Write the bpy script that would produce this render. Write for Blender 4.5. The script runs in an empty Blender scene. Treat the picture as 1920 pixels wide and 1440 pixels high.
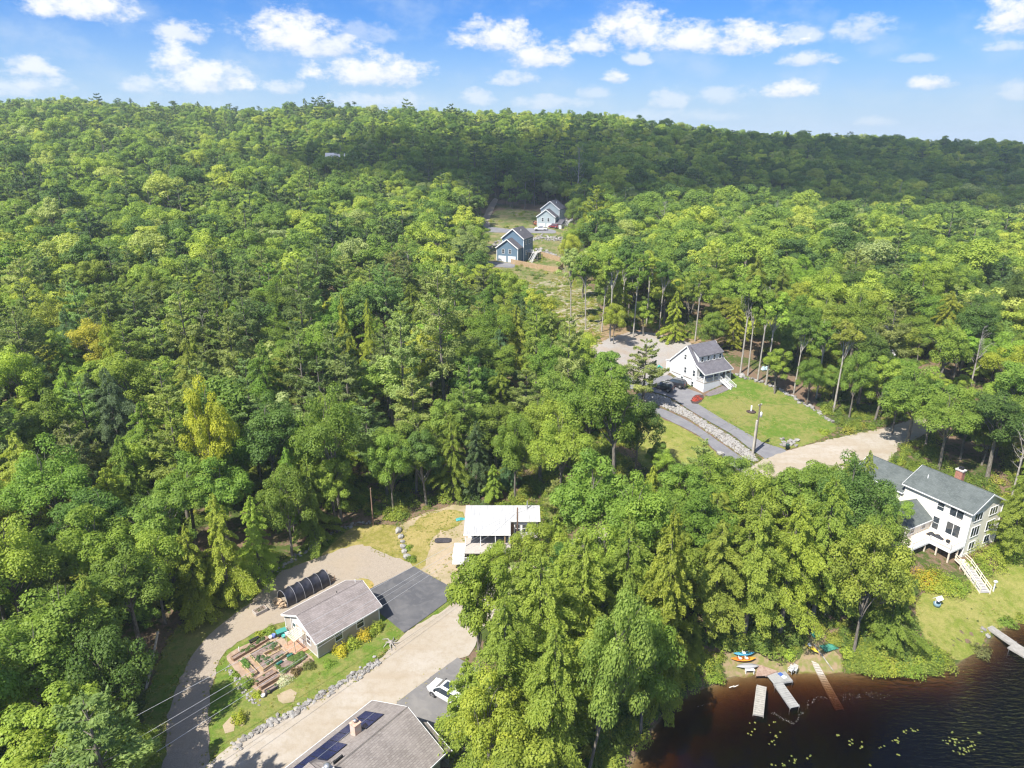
import bpy, bmesh, math, random
import numpy as np
from mathutils import Vector, Matrix
from mathutils.geometry import delaunay_2d_cdt

random.seed(7)
RNG = np.random.default_rng(11)
SC = bpy.context.scene
COL = SC.collection
PI = math.pi

# ------------------------------------------------------------------ camera, light, exposure
CAM_Z, PITCH, FOC = 60.0, math.radians(19.6), 1280.0
cam_d = bpy.data.cameras.new('camera')
cam = bpy.data.objects.new('camera', cam_d)
COL.objects.link(cam)
cam.location = (0, 0, CAM_Z)
cam.rotation_euler = (math.radians(90) - PITCH, 0, 0)
cam_d.sensor_width = 36.0
cam_d.lens = 36.0 * FOC / 1920.0
cam_d.clip_start, cam_d.clip_end = 0.5, 30000
SC.camera = cam

SUN_EL, SHADOW_AZ = math.radians(54), math.radians(47)
SUN_DIR = Vector((-math.cos(SHADOW_AZ) * math.cos(SUN_EL), -math.sin(SHADOW_AZ) * math.cos(SUN_EL), math.sin(SUN_EL)))
sun_d = bpy.data.lights.new('sun', 'SUN')
sun_d.energy, sun_d.angle, sun_d.color = 5.0, math.radians(0.53), (1.0, 0.955, 0.87)
sun = bpy.data.objects.new('sun', sun_d)
COL.objects.link(sun)
sun.rotation_euler = SUN_DIR.to_track_quat('Z', 'Y').to_euler()
sun.location = (-100, -80, 200)

SC.view_settings.view_transform = 'Standard'
SC.view_settings.look = 'None'
SC.view_settings.exposure = 0.86
SC.view_settings.gamma = 1.0
SC.view_settings.use_curve_mapping = False
SC.render.engine = 'CYCLES'
SC.cycles.pixel_filter_type = 'BLACKMAN_HARRIS'
SC.cycles.filter_width = 1.25
SC.cycles.use_denoising = True
SC.cycles.denoiser = 'OPENIMAGEDENOISE'
SC.cycles.denoising_input_passes = 'RGB_ALBEDO_NORMAL'
SC.cycles.denoising_prefilter = 'ACCURATE'
SC.cycles.max_bounces = 7
SC.cycles.diffuse_bounces = 4
SC.cycles.glossy_bounces = 2
SC.cycles.transmission_bounces = 3
SC.cycles.transparent_max_bounces = 10
SC.cycles.caustics_reflective = SC.cycles.caustics_refractive = False


# ------------------------------------------------------------------ node helpers
class NT:
    def __init__(self, tree):
        self.t = tree

    def n(self, typ, **kw):
        nd = self.t.nodes.new(typ)
        for k, v in kw.items():
            if k.startswith('i_'):
                nd.inputs[int(k[2:])].default_value = v
            else:
                setattr(nd, k, v)
        return nd

    def l(self, a, b):
        self.t.links.new(a, b)

    def math(self, op, a, b=None, c=None, clamp=False):
        nd = self.n('ShaderNodeMath', operation=op, use_clamp=clamp)
        for i, x in enumerate((a, b, c)):
            if x is None:
                continue
            if isinstance(x, (int, float)):
                nd.inputs[i].default_value = x
            else:
                self.l(x, nd.inputs[i])
        return nd.outputs[0]

    def mix(self, fac, a, b, blend='MIX'):
        nd = self.n('ShaderNodeMix', data_type='RGBA', blend_type=blend)
        for i, x in ((0, fac), (6, a), (7, b)):
            if isinstance(x, (int, float)):
                nd.inputs[i].default_value = x
            elif isinstance(x, tuple):
                nd.inputs[i].default_value = (*x[:3], 1)
            else:
                self.l(x, nd.inputs[i])
        return nd.outputs[2]

    def ramp(self, fac, stops, interp='LINEAR'):
        nd = self.n('ShaderNodeValToRGB')
        cr = nd.color_ramp
        cr.interpolation = interp
        while len(cr.elements) < len(stops):
            cr.elements.new(0.5)
        for e, (p, c) in zip(cr.elements, stops):
            e.position = p
            e.color = (*c, 1) if len(c) == 3 else c
        self.l(fac, nd.inputs[0])
        return nd.outputs[0]

    def smooth(self, v, a, b):
        nd = self.n('ShaderNodeMapRange', interpolation_type='SMOOTHSTEP')
        self.l(v, nd.inputs[0])
        nd.inputs[1].default_value, nd.inputs[2].default_value = a, b
        return nd.outputs[0]

    def noise(self, vec, scale, detail=4.0, rough=0.55):
        nd = self.n('ShaderNodeTexNoise')
        nd.inputs['Scale'].default_value = scale
        nd.inputs['Detail'].default_value = detail
        nd.inputs['Roughness'].default_value = rough
        if vec is not None:
            self.l(vec, nd.inputs['Vector'])
        return nd.outputs['Fac']


# ------------------------------------------------------------------ world: clear blue sky with fair-weather clouds
world = bpy.data.worlds.new('World')
SC.world = world
world.use_nodes = True
W = NT(world.node_tree)
world.node_tree.nodes.clear()
sky = W.n('ShaderNodeTexSky', sky_type='NISHITA', sun_disc=False)
sky.sun_elevation = SUN_EL
sky.sun_rotation = math.atan2(SUN_DIR.x, SUN_DIR.y) % (2 * PI)
sky.air_density, sky.dust_density, sky.ozone_density = 1.0, 0.6, 1.6
SKY_STRENGTH = 0.094
tc = W.n('ShaderNodeTexCoord')
gen = tc.outputs['Generated']
sep = W.n('ShaderNodeSeparateXYZ')
W.l(gen, sep.inputs[0])
dx, dy, dz = sep.outputs
az = W.math('ARCTAN2', dx, dy)                 # radians, 0 = straight ahead (+Y)
el = W.math('ARCSINE', dz)
deg = 180 / PI
azd, eld = W.math('MULTIPLY', az, deg), W.math('MULTIPLY', el, deg)
# edge noise used to ragged every cloud
sc1 = W.n('ShaderNodeCombineXYZ')
W.l(azd, sc1.inputs[0]); W.l(W.math('MULTIPLY', eld, 1.7), sc1.inputs[1])
nb = W.noise(sc1.outputs[0], 0.55, 7, 0.6)
nf = W.noise(sc1.outputs[0], 1.9, 5, 0.65)
wob = W.math('ADD', W.math('MULTIPLY', W.math('SUBTRACT', nb, 0.5), 3.2), W.math('MULTIPLY', W.math('SUBTRACT', nf, 0.5), 1.0))
def sky_angles(u, v):
    a_, b_ = (u - 960) / FOC, (720 - v) / FOC
    y_, z_ = math.cos(PITCH) + b_ * math.sin(PITCH), -math.sin(PITCH) + b_ * math.cos(PITCH)
    return math.degrees(math.atan2(a_, y_)), math.degrees(math.atan2(z_, math.hypot(a_, y_)))


CLOUDS = [  # where each cloud stands: middle, half width, half height as seen in the photo, density
    (150, 12, 78, 34, 1), (345, 64, 45, 22, .8), (545, 68, 88, 42, 1), (620, 92, 70, 26, .85), (700, 138, 112, 34, 1), (330, 118, 38, 40, .95), (385, 150, 78, 34, .95), (435, 148, 34, 28, .8), (265, 164, 34, 16, .6),
    (62, 134, 40, 22, .8), (70, 160, 44, 18, .65), (10, 168, 46, 16, .5), (930, 72, 78, 32, 1), (1010, 108, 66, 30, 1), (960, 150, 48, 16, .65), (535, 166, 34, 16, .6), (700, 192, 110, 17, .5), (895, 186, 36, 17, .55),
    (1185, 60, 66, 44, 1), (1290, 76, 95, 30, 1), (1380, 78, 110, 30, 1), (1110, 86, 46, 24, .95), (1490, 70, 50, 20, .6), (1515, 112, 54, 15, .75),
    (1155, 146, 24, 15, .9), (1195, 114, 26, 14, .7), (1615, 60, 52, 22, .6), (1483, 172, 46, 18, 1), (1255, 188, 42, 24, .5), (1355, 184, 60, 18, .45),
    (1748, 158, 36, 14, .95), (1720, 110, 34, 9, .4), (1905, 30, 40, 44, 1), (1890, 88, 30, 10, .55), (1905, 175, 34, 18, .45), (1645, 230, 36, 10, .4), (1030, 195, 80, 16, .45), (1110, 176, 40, 13, .4), (690, 64, 60, 20, .35), (1250, 220, 120, 14, .3),
]
CLOUDS = [(*sky_angles(u, v), hw / 21.0, hh / 20.0, dn) for (u, v, hw, hh, dn) in CLOUDS]
dens = base_k = None
for (ca, ce, hw, hh, dn) in CLOUDS:
    u = W.math('DIVIDE', W.math('SUBTRACT', azd, ca), hw)
    v0 = W.math('DIVIDE', W.math('SUBTRACT', eld, ce), hh)
    v = W.math('MAXIMUM', v0, W.math('MULTIPLY', v0, -1.65))     # flatter base than top
    r2 = W.math('ADD', W.math('MULTIPLY', u, u), W.math('MULTIPLY', v, v))
    d = W.math('MULTIPLY', W.smooth(W.math('ADD', W.math('SUBTRACT', 1.0, r2), wob), -0.05, 1.1), dn)
    if dens is None:
        dens, base_k = d, v0
    else:
        gt = W.math('GREATER_THAN', d, dens)
        base_k = W.math('ADD', base_k, W.math('MULTIPLY', gt, W.math('SUBTRACT', v0, base_k)))
        dens = W.math('MAXIMUM', dens, d)
# the same kind of clouds all round and overhead, beyond the frame, made denser to add fill light
pl = W.n('ShaderNodeCombineXYZ')
zz = W.math('ADD', W.math('MAXIMUM', dz, 0.0), 0.12)
W.l(W.math('DIVIDE', dx, zz), pl.inputs[0]); W.l(W.math('DIVIDE', dy, zz), pl.inputs[1])
oc = W.smooth(W.noise(pl.outputs[0], 0.9, 6, 0.55), 0.50, 0.62)
front = W.math('MULTIPLY', W.smooth(dy, 0.45, 0.62), W.math('SUBTRACT', 1.0, W.smooth(eld, 11.5, 16.0)))
oc = W.math('MULTIPLY', oc, W.math('SUBTRACT', 1.0, front))
oc = W.math('MULTIPLY', oc, W.smooth(eld, 1.0, 8.0))
dens = W.math('MAXIMUM', dens, oc)
# thin high veil
veil = W.noise(sc1.outputs[0], 0.16, 5, 0.6)
veil = W.math('MULTIPLY', W.smooth(veil, 0.44, 0.75), 0.38)
bluer = W.mix(1.0, sky.outputs[0], (0.24, 0.52, 0.97), 'MULTIPLY')
lum = W.mix(W.smooth(eld, 9.5, -1.5), bluer, (3.7, 4.7, 5.7))
lum = W.mix(W.math('MULTIPLY', W.smooth(eld, 0.5, -0.5), 1.0), lum, (3.7, 4.7, 5.7))
base = W.mix(veil, lum, (4.4, 5.1, 5.8))
cl = W.mix(W.smooth(W.math('ADD', base_k, W.math('MULTIPLY', W.math('SUBTRACT', nb, 0.5), 2.2)), -0.8, 0.35), (4.75, 5.1, 5.75), (6.5, 6.5, 6.45))
skyc = W.mix(W.math('MULTIPLY', dens, 0.95), base, cl)
bg = W.n('ShaderNodeBackground')
bg.inputs[1].default_value = SKY_STRENGTH
W.l(skyc, bg.inputs[0])
wo = W.n('ShaderNodeOutputWorld')
W.l(bg.outputs[0], wo.inputs[0])


# ------------------------------------------------------------------ survey: photo point -> place on the ground
cP, sP = math.cos(PITCH), math.sin(PITCH)


def ray(u, v):
    a, b = (u - 960) / FOC, (720 - v) / FOC
    return a, cP + b * sP, -sP + b * cP


def at(u, v, z):
    """World point at height z seen at photo pixel (u, v)."""
    d = ray(u, v)
    t = (z - CAM_Z) / d[2]
    return Vector((d[0] * t, d[1] * t, z))


def pix(x, y, z):
    z = z - CAM_Z
    f = y * cP - z * sP
    w = y * sP + z * cP
    return 960 + FOC * x / f, 720 - FOC * w / f


CTRL = []
for (u, v, z) in [
    (1190, 1425, 0), (1225, 1375, 0), (1255, 1330, 0), (1300, 1296, 0), (1350, 1280, 0), (1400, 1268, 0), (1450, 1262, 0), (1500, 1260, 0), (1550, 1260, 0), (1600, 1257, 0),
    (1650, 1258, 0), (1700, 1262, 0), (1760, 1262, 0), (1805, 1250, 0), (1838, 1220, 0), (1860, 1192, 0), (1900, 1172, 0), (1940, 1158, 0),
    (1280, 1400, -1.6), (1400, 1320, -1.3), (1500, 1300, -1.1), (1620, 1300, -1.1), (1730, 1300, -1.3), (1840, 1270, -1.3), (1900, 1215, -1.0), (1400, 1400, -2.4), (1600, 1380, -2.5), (1800, 1360, -2.8),
    (1230, 1290, 1.3), (1300, 1245, 1.5), (1400, 1222, 1.0), (1500, 1220, 1.2), (1385, 1248, .35), (1425, 1250, .25), (1465, 1248, .25), (1510, 1245, .3), (1600, 1215, 1.6), (1700, 1215, 1.3), (1765, 1215, .7), (1820, 1190, 0.9),
    (1400, 1150, 3.2), (1300, 1170, 3.0), (1550, 1130, 3.2), (1740, 1150, 1.6), (1860, 1110, 1.9), (1800, 1050, 2.7), (1857, 1022, 2.9), (1920, 1060, 2.6), (1740, 1060, 2.9), (1660, 960, 5.0), (1640, 880, 6.4), (1900, 910, 5.2),
    (480, 1440, 3), (650, 1330, 3), (850, 1190, 3.2), (1000, 1075, 3.8), (1150, 1005, 4.4), (1290, 940, 5), (1450, 865, 6.2), (1640, 808, 7), (1800, 780, 8),
    (700, 1400, 2.7), (900, 1430, 2.0), (1000, 1440, 1.5), (820, 1320, 2.9), (1000, 1300, 2.4), (1100, 1400, 1.0),
    (600, 1200, 3.4), (700, 1130, 3.5), (640, 1040, 4.1), (420, 1150, 3.8), (330, 1350, 3.3), (520, 1280, 3.3), (780, 1080, 3.8), (930, 1020, 4.6), (930, 960, 5.6), (800, 960, 5.2), (660, 970, 5.0),
    (1280, 745, 9.2), (1320, 742, 9.3), (1370, 725, 10.2), (1350, 800, 8.0), (1420, 850, 6.6), (1210, 740, 10.4), (1230, 790, 8.8), (1250, 700, 11.0), (1200, 660, 13), (1120, 640, 15), (1560, 797, 7.5), (1470, 740, 9.2), (1400, 690, 12), (1260, 870, 6.6), (1480, 838, 6.6),
    (936, 493, 18), (1045, 508, 16.6), (1000, 445, 21), (1030, 432, 23), (1070, 430, 23), (910, 400, 26), (1060, 580, 16.0), (940, 395, 27), (900, 480, 19),
]:
    p = at(u, v, z)
    CTRL.append((p.x, p.y, z))
CTRL += [(x, y, z) for (x, y, z) in [
    (60, 25, -5), (160, 40, -5), (160, -60, -5), (30, 0, -3), (0, 20, 0.4), (-50, 20, 2.3), (-150, 0, 4), (0, -60, -1), (-100, -60, 3), (200, 95, 1.0), (150, 110, 4), (160, 140, 8),
    (-60, 100, 7), (-45, 95, 6), (-90, 90, 7.5), (-70, 60, 4.5), (-150, 100, 9), (-70, 130, 9), (-30, 125, 9), (10, 120, 8), (0, 160, 11), (-60, 180, 14), (-150, 200, 17), (-260, 250, 24),
    (-20, 210, 15), (-100, 300, 24), (-40, 330, 26), (0, 420, 36), (-200, 420, 39), (-400, 450, 48), (-350, 620, 70), (-150, 600, 62), (0, 600, 57), (150, 600, 46),
    (-700, 800, 74), (-500, 760, 78), (-350, 760, 80), (-200, 760, 78), (0, 770, 70), (150, 770, 62), (300, 780, 54), (450, 800, 46), (600, 820, 41), (850, 850, 40), (-800, 500, 60),
    (60, 220, 16.5), (100, 260, 17), (150, 220, 15), (220, 260, 15), (100, 180, 14), (150, 180, 12), (60, 330, 23), (120, 350, 20), (200, 350, 14), (300, 400, 12), (250, 500, 20), (400, 520, 22), (120, 480, 30), (300, 300, 12), (500, 650, 33), (300, 640, 38),
    (-500, 1100, 60), (0, 1100, 50), (500, 1100, 20), (900, 1200, 20), (-900, 1100, 60),
]]
CTRL = np.array(CTRL)


class Terrain:
    def __init__(self, c):
        self.c = c
        d = np.hypot(c[:, None, 0] - c[None, :, 0], c[:, None, 1] - c[None, :, 1])
        A = np.sqrt(d * d + 36.0)
        n = len(c)
        M = np.zeros((n + 1, n + 1))
        M[:n, :n] = A - np.eye(n) * 0.15
        M[:n, n] = M[n, :n] = 1
        self.w = np.linalg.solve(M, np.append(c[:, 2], 0))

        def axis(parts):
            out = [parts[0][0]]
            for a, b, s in parts:
                k = max(1, int(round((b - a) / s)))
                out += list(np.linspace(a, b, k + 1)[1:])
            return np.array(out)
        self.xs = axis([(-4200, -1400, 400), (-1400, -420, 70), (-420, -140, 12), (-140, -60, 3), (-60, 110, 1.5), (110, 190, 4), (190, 440, 14), (440, 1400, 70), (1400, 4200, 400)])
        self.ys = axis([(-300, -60, 40), (-60, 40, 5), (40, 150, 1.5), (150, 330, 3), (330, 560, 10), (560, 1000, 30), (1000, 2000, 125), (2000, 9000, 700)])
        X, Y = np.meshgrid(self.xs, self.ys)
        self.H = self.raw(X, Y)

    def raw(self, X, Y):
        sh = X.shape
        x, y = X.ravel(), Y.ravel()
        out = np.empty_like(x)
        for i in range(0, len(x), 8000):
            xx, yy = x[i:i + 8000, None], y[i:i + 8000, None]
            out[i:i + 8000] = np.sqrt((xx - self.c[:, 0]) ** 2 + (yy - self.c[:, 1]) ** 2 + 36.0) @ self.w[:-1] + self.w[-1]
        far = np.clip((y - 1000) / 1200, 0, 1)
        far = far * far * (3 - 2 * far)
        wide = np.clip((np.abs(x) - 900) / 900, 0, 1)
        plain = 14 + 10 * np.sin(x / 610.0 + 1.0) * np.cos(y / 830.0) + 0.0042 * np.maximum(y - 2500, 0)
        k = np.maximum(far, wide * (y > 120))
        out = out * (1 - k) + plain * k
        roll = np.clip((y - 320) / 150, 0, 1)
        out = out + roll * (3.2 * np.sin(x / 41.0 + 0.7 * np.sin(y / 63.0)) * np.cos(y / 57.0) + 2.2 * np.sin(x / 97.0 + 2.0 + y / 140.0))
        out = np.where(y < -60, np.clip(out, -6, 12), out)
        return np.clip(out, -7, 90).reshape(sh)

    def __call__(self, x, y):
        x = np.asarray(x, float); y = np.asarray(y, float)
        i = np.clip(np.searchsorted(self.xs, x) - 1, 0, len(self.xs) - 2)
        j = np.clip(np.searchsorted(self.ys, y) - 1, 0, len(self.ys) - 2)
        fx = np.clip((x - self.xs[i]) / (self.xs[i + 1] - self.xs[i]), 0, 1)
        fy = np.clip((y - self.ys[j]) / (self.ys[j + 1] - self.ys[j]), 0, 1)
        H = self.H
        return (H[j, i] * (1 - fx) + H[j, i + 1] * fx) * (1 - fy) + (H[j + 1, i] * (1 - fx) + H[j + 1, i + 1] * fx) * fy


T = Terrain(CTRL)


def h(x, y):
    return float(T(x, y))


def gp(u, v):
    """Ground point seen at photo pixel (u, v): first hit of the sight line with the terrain."""
    d = ray(u, v)
    t = np.concatenate([np.linspace(30, 400, 1500), np.linspace(401, 3000, 1500)])
    f = CAM_Z + d[2] * t - T(d[0] * t, d[1] * t)
    k = int(np.argmax(f < 0))
    if f[k] >= 0:
        k = len(t) - 1
    t0, t1 = t[max(k - 1, 0)], t[k]
    f0, f1 = f[max(k - 1, 0)], f[k]
    tt = t0 + (t1 - t0) * f0 / (f0 - f1 + 1e-9)
    return Vector((d[0] * tt, d[1] * tt, h(d[0] * tt, d[1] * tt)))


def rise(u, v, x, y):
    """Height above the ground at (x, y) of something standing there whose top shows at pixel (u, v)."""
    d = ray(u, v)
    return CAM_Z + d[2] * y / d[1] - h(x, y)


# ------------------------------------------------------------------ object helpers
class MB:
    """Collects faces; build() links them as ONE mesh object."""
    def __init__(self):
        self.v, self.f, self.m, self.sm = [], [], [], []

    def face(self, pts, m=0, smooth=False):
        k = len(self.v)
        self.v += [tuple(p) for p in pts]
        self.f.append(tuple(range(k, k + len(pts)))); self.m.append(m); self.sm.append(smooth)

    def mesh(self, verts, faces, m=0, smooth=False):
        k = len(self.v)
        self.v += [tuple(p) for p in verts]
        for f in faces:
            self.f.append(tuple(i + k for i in f)); self.m.append(m); self.sm.append(smooth)

    def box(self, x0, x1, y0, y1, z0, z1, m=0, M=None, taper=0.0):
        t = taper
        vs = [Vector(p) for p in ((x0, y0, z0), (x1, y0, z0), (x1, y1, z0), (x0, y1, z0),
                                  (x0 + t, y0 + t, z1), (x1 - t, y0 + t, z1), (x1 - t, y1 - t, z1), (x0 + t, y1 - t, z1))]
        if M is not None:
            vs = [M @ p for p in vs]
        self.mesh(vs, [(0, 3, 2, 1), (4, 5, 6, 7), (0, 1, 5, 4), (1, 2, 6, 5), (2, 3, 7, 6), (3, 0, 4, 7)], m)

    def prism(self, pts, z0, z1, m=0):
        """A flat polygon (x, y) given thickness."""
        a = sum(pts[i][0] * pts[(i + 1) % len(pts)][1] - pts[(i + 1) % len(pts)][0] * pts[i][1] for i in range(len(pts)))
        if a < 0:
            pts = pts[::-1]
        n = len(pts)
        vs = [(p[0], p[1], z0) for p in pts] + [(p[0], p[1], z1) for p in pts]
        self.mesh(vs, [tuple(range(n - 1, -1, -1)), tuple(range(n, 2 * n))] + [(i, (i + 1) % n, (i + 1) % n + n, i + n) for i in range(n)], m)

    def slab(self, pts, thick, m=0):
        """A flat polygon in space given thickness along its normal (downwards)."""
        P = [Vector(p) for p in pts]
        n = Vector((0, 0, 0))
        for i in range(len(P)):
            n += P[i].cross(P[(i + 1) % len(P)])
        n.normalize()
        if n.z < 0:
            P.reverse(); n = -n
        k = len(P)
        vs = P + [p - n * thick for p in P]
        self.mesh(vs, [tuple(range(k)), tuple(range(2 * k - 1, k - 1, -1))] + [((i + 1) % k, i, i + k, (i + 1) % k + k) for i in range(k)], m)

    def tube(self, path, r, n=8, m=0, cap=True, smooth=True):
        path = [Vector(p) for p in path]
        rs = r if isinstance(r, (list, tuple)) else [r] * len(path)
        vs = []
        for i, p in enumerate(path):
            d = (path[min(i + 1, len(path) - 1)] - path[max(i - 1, 0)]).normalized()
            a = d.cross(Vector((0, 0, 1)) if abs(d.z) < 0.9 else Vector((1, 0, 0))).normalized()
            b = d.cross(a)
            vs += [p + (a * math.cos(2 * PI * k / n) + b * math.sin(2 * PI * k / n)) * rs[i] for k in range(n)]
        fs = []
        for i in range(len(path) - 1):
            for k in range(n):
                fs.append((i * n + k, (i + 1) * n + k, (i + 1) * n + (k + 1) % n, i * n + (k + 1) % n))
        self.mesh(vs, fs, m, smooth)
        if cap:
            self.mesh(vs[:n], [tuple(range(n))], m)
            self.mesh(vs[-n:], [tuple(range(n - 1, -1, -1))], m)

    def lathe(self, prof, n=12, m=0, M=None, smooth=True):
        """prof: list of (radius, z) round the Z axis."""
        vs, fs = [], []
        for (r, z) in prof:
            vs += [Vector((r * math.cos(2 * PI * k / n), r * math.sin(2 * PI * k / n), z)) for k in range(n)]
        for i in range(len(prof) - 1):
            for k in range(n):
                fs.append((i * n + k, i * n + (k + 1) % n, (i + 1) * n + (k + 1) % n, (i + 1) * n + k))
        fs.append(tuple(range(n - 1, -1, -1)))
        fs.append(tuple((len(prof) - 1) * n + k for k in range(n)))
        if M is not None:
            vs = [M @ p for p in vs]
        self.mesh(vs, fs, m, smooth)

    def data(self, name, mats):
        me = bpy.data.meshes.new(name)
        me.from_pydata(self.v, [], self.f)
        for mm in (mats if isinstance(mats, (list, tuple)) else [mats]):
            me.materials.append(mm)
        me.polygons.foreach_set('material_index', self.m)
        me.polygons.foreach_set('use_smooth', self.sm)
        me.update()
        return me

    def build(self, name, mats, parent=None, bevel=0.0, label=None):
        o = bpy.data.objects.new(name, self.data(name, mats))
        COL.objects.link(o)
        o.parent = parent
        if bevel:
            bv = o.modifiers.new('bevel', 'BEVEL')
            bv.width, bv.segments, bv.limit_method, bv.angle_limit = bevel, 2, 'ANGLE', math.radians(40)
        if label:
            o['label'] = label
        return o


def empty(name, loc, rz=0.0, label=None, cat=None, group=None):
    o = bpy.data.objects.new(name, None)
    COL.objects.link(o)
    o.location, o.rotation_euler = loc, (0, 0, rz)
    o.empty_display_size = 0.2
    tag(o, label, cat, group)
    return o


def tag(o, label=None, cat=None, group=None, kind=None):
    for k, v in (('label', label), ('category', cat), ('group', group), ('kind', kind)):
        if v:
            o[k] = v
    return o


def put(name, me, parent=None, loc=(0, 0, 0), rot=(0, 0, 0), scale=(1, 1, 1)):
    o = bpy.data.objects.new(name, me)
    COL.objects.link(o)
    o.parent = parent
    o.location, o.rotation_euler, o.scale = loc, rot, scale
    return o


def copy_tree(o, parent=None):
    c = o.copy()
    COL.objects.link(c)
    c.parent = parent
    for ch in list(o.children):
        copy_tree(ch, c)
    return c


# ------------------------------------------------------------------ materials
MATS = {}


def mat(name, col, rough=0.7, var=0.0, vscale=3.0, col2=None, bump=0.0, bscale=30.0, metal=0.0, spec=0.3, coords='Object', fac=(0.35, 0.65), stretch=None, build=None, coat=0.0, detail=5.0):
    if name in MATS:
        return MATS[name]
    m = bpy.data.materials.new(name)
    m.use_nodes = True
    t = NT(m.node_tree)
    b = m.node_tree.nodes['Principled BSDF']
    b.inputs['Roughness'].default_value = rough
    b.inputs['Metallic'].default_value = metal
    b.inputs['Specular IOR Level'].default_value = spec
    b.inputs['Coat Weight'].default_value = coat
    tcn = t.n('ShaderNodeTexCoord')
    vec = tcn.outputs[coords]
    if stretch:
        mp = t.n('ShaderNodeMapping')
        mp.inputs['Scale'].default_value = stretch
        t.l(vec, mp.inputs[0]); vec = mp.outputs[0]
    c = None
    if col2 is not None:
        nz = t.noise(vec, vscale, detail)
        c = t.mix(t.smooth(nz, *fac), tuple(col), tuple(col2))
    elif var:
        nz = t.noise(vec, vscale, detail)
        lo = tuple(x * (1 - var) for x in col); hi = tuple(min(1, x * (1 + var)) for x in col)
        c = t.mix(t.smooth(nz, 0.3, 0.7), lo, hi)
    if build:
        c = build(t, vec, c if c is not None else tuple(col), b)
    if c is None:
        b.inputs['Base Color'].default_value = (*col, 1)
    elif isinstance(c, tuple):
        b.inputs['Base Color'].default_value = (*c[:3], 1)
    else:
        t.l(c, b.inputs['Base Color'])
    if bump:
        bp = t.n('ShaderNodeBump')
        bp.inputs['Strength'].default_value = 0.6
        bp.inputs['Distance'].default_value = bump
        t.l(t.noise(vec, bscale, 4), bp.inputs['Height'])
        t.l(bp.outputs[0], b.inputs['Normal'])
    MATS[name] = m
    return m


def leaf_material(name, own_colour, translucency=0.5):
    """Leaves: colour from the tree itself (object colour or a per-tree choice), light and dark green by clump."""
    m = bpy.data.materials.new(name)
    m.use_nodes = True
    t = NT(m.node_tree)
    m.node_tree.nodes.clear()
    oi = t.n('ShaderNodeObjectInfo')
    if own_colour is None:
        c = oi.outputs['Color']
    else:
        rnd = oi.outputs['Random']
        c = t.ramp(rnd, own_colour, 'LINEAR')
    at_ = t.n('ShaderNodeAttribute', attribute_name='tint')
    tint = at_.outputs['Fac']
    hs = t.n('ShaderNodeHueSaturation')
    t.l(t.math('MULTIPLY_ADD', tint, -0.022, 0.514), hs.inputs['Hue'])
    hs.inputs['Saturation'].default_value = 0.95
    t.l(t.math('MULTIPLY_ADD', tint, 0.56, 0.84), hs.inputs['Value'])
    t.l(c, hs.inputs['Color'])
    col = hs.outputs[0]
    p = t.n('ShaderNodeBsdfPrincipled')
    t.l(col, p.inputs['Base Color'])
    p.inputs['Roughness'].default_value = 0.5
    p.inputs['Specular IOR Level'].default_value = 0.22
    tr = t.n('ShaderNodeBsdfTranslucent')
    t.l(t.mix(1.0, col, (1.0, 1.05, 0.5), 'MULTIPLY'), tr.inputs['Color'])
    mx = t.n('ShaderNodeMixShader')
    mx.inputs[0].default_value = translucency
    t.l(p.outputs[0], mx.inputs[1]); t.l(tr.outputs[0], mx.inputs[2])
    o = t.n('ShaderNodeOutputMaterial')
    t.l(mx.outputs[0], o.inputs['Surface'])
    return m


LEAF = leaf_material('leaves', None)
FAR_BROAD = leaf_material('far_broadleaf_leaves', [(0.0, (0.11, 0.19, 0.04)), (0.2, (0.17, 0.265, 0.04)), (0.55, (0.27, 0.375, 0.045)), (0.8, (0.36, 0.445, 0.05)), (0.93, (0.46, 0.50, 0.06)), (1.0, (0.36, 0.42, 0.16))])
FAR_CONIFER = leaf_material('far_conifer_leaves', [(0.0, (0.085, 0.145, 0.055)), (0.5, (0.15, 0.22, 0.065)), (1.0, (0.28, 0.34, 0.08))])
BARK = mat('grey_brown_bark', (0.11, 0.09, 0.07), 0.9, col2=(0.22, 0.2, 0.17), vscale=3.0, stretch=(4, 4, 0.7), bump=0.02, bscale=9)
PALE_BARK = mat('pale_grey_bark', (0.26, 0.23, 0.19), 0.9, col2=(0.42, 0.39, 0.34), vscale=2.0, stretch=(4, 4, 0.8), bump=0.02, bscale=8)
DEAD_WOOD = mat('bleached_dead_wood', (0.33, 0.30, 0.27), 0.9, var=0.3, vscale=3)


# ------------------------------------------------------------------ ground
def ground_colour(t, vec, c, b):
    n1 = t.noise(vec, 0.09, 6, 0.6)
    n2 = t.noise(vec, 1.3, 5, 0.65)
    n3 = t.noise(vec, 7.0, 4, 0.6)
    litter = t.mix(n3, (0.075, 0.05, 0.034), (0.26, 0.18, 0.12))
    green = t.mix(n3, (0.03, 0.05, 0.012), (0.09, 0.12, 0.025))
    k = t.math('ADD', t.math('MULTIPLY', n1, 0.6), t.math('MULTIPLY', n2, 0.4))
    c = t.mix(t.smooth(k, 0.47, 0.56), litter, green)
    # below the waterline: sand and silt
    sp = t.n('ShaderNodeSeparateXYZ'); t.l(vec, sp.inputs[0])
    bed = t.mix(n2, (0.10, 0.075, 0.04), (0.22, 0.165, 0.085))
    return t.mix(t.smooth(sp.outputs[2], 0.12, -0.08), c, bed)


GROUND = mat('forest_floor', (0.1, 0.08, 0.05), 0.95, bump=0.12, bscale=2.5, build=ground_colour, spec=0.1)

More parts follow.
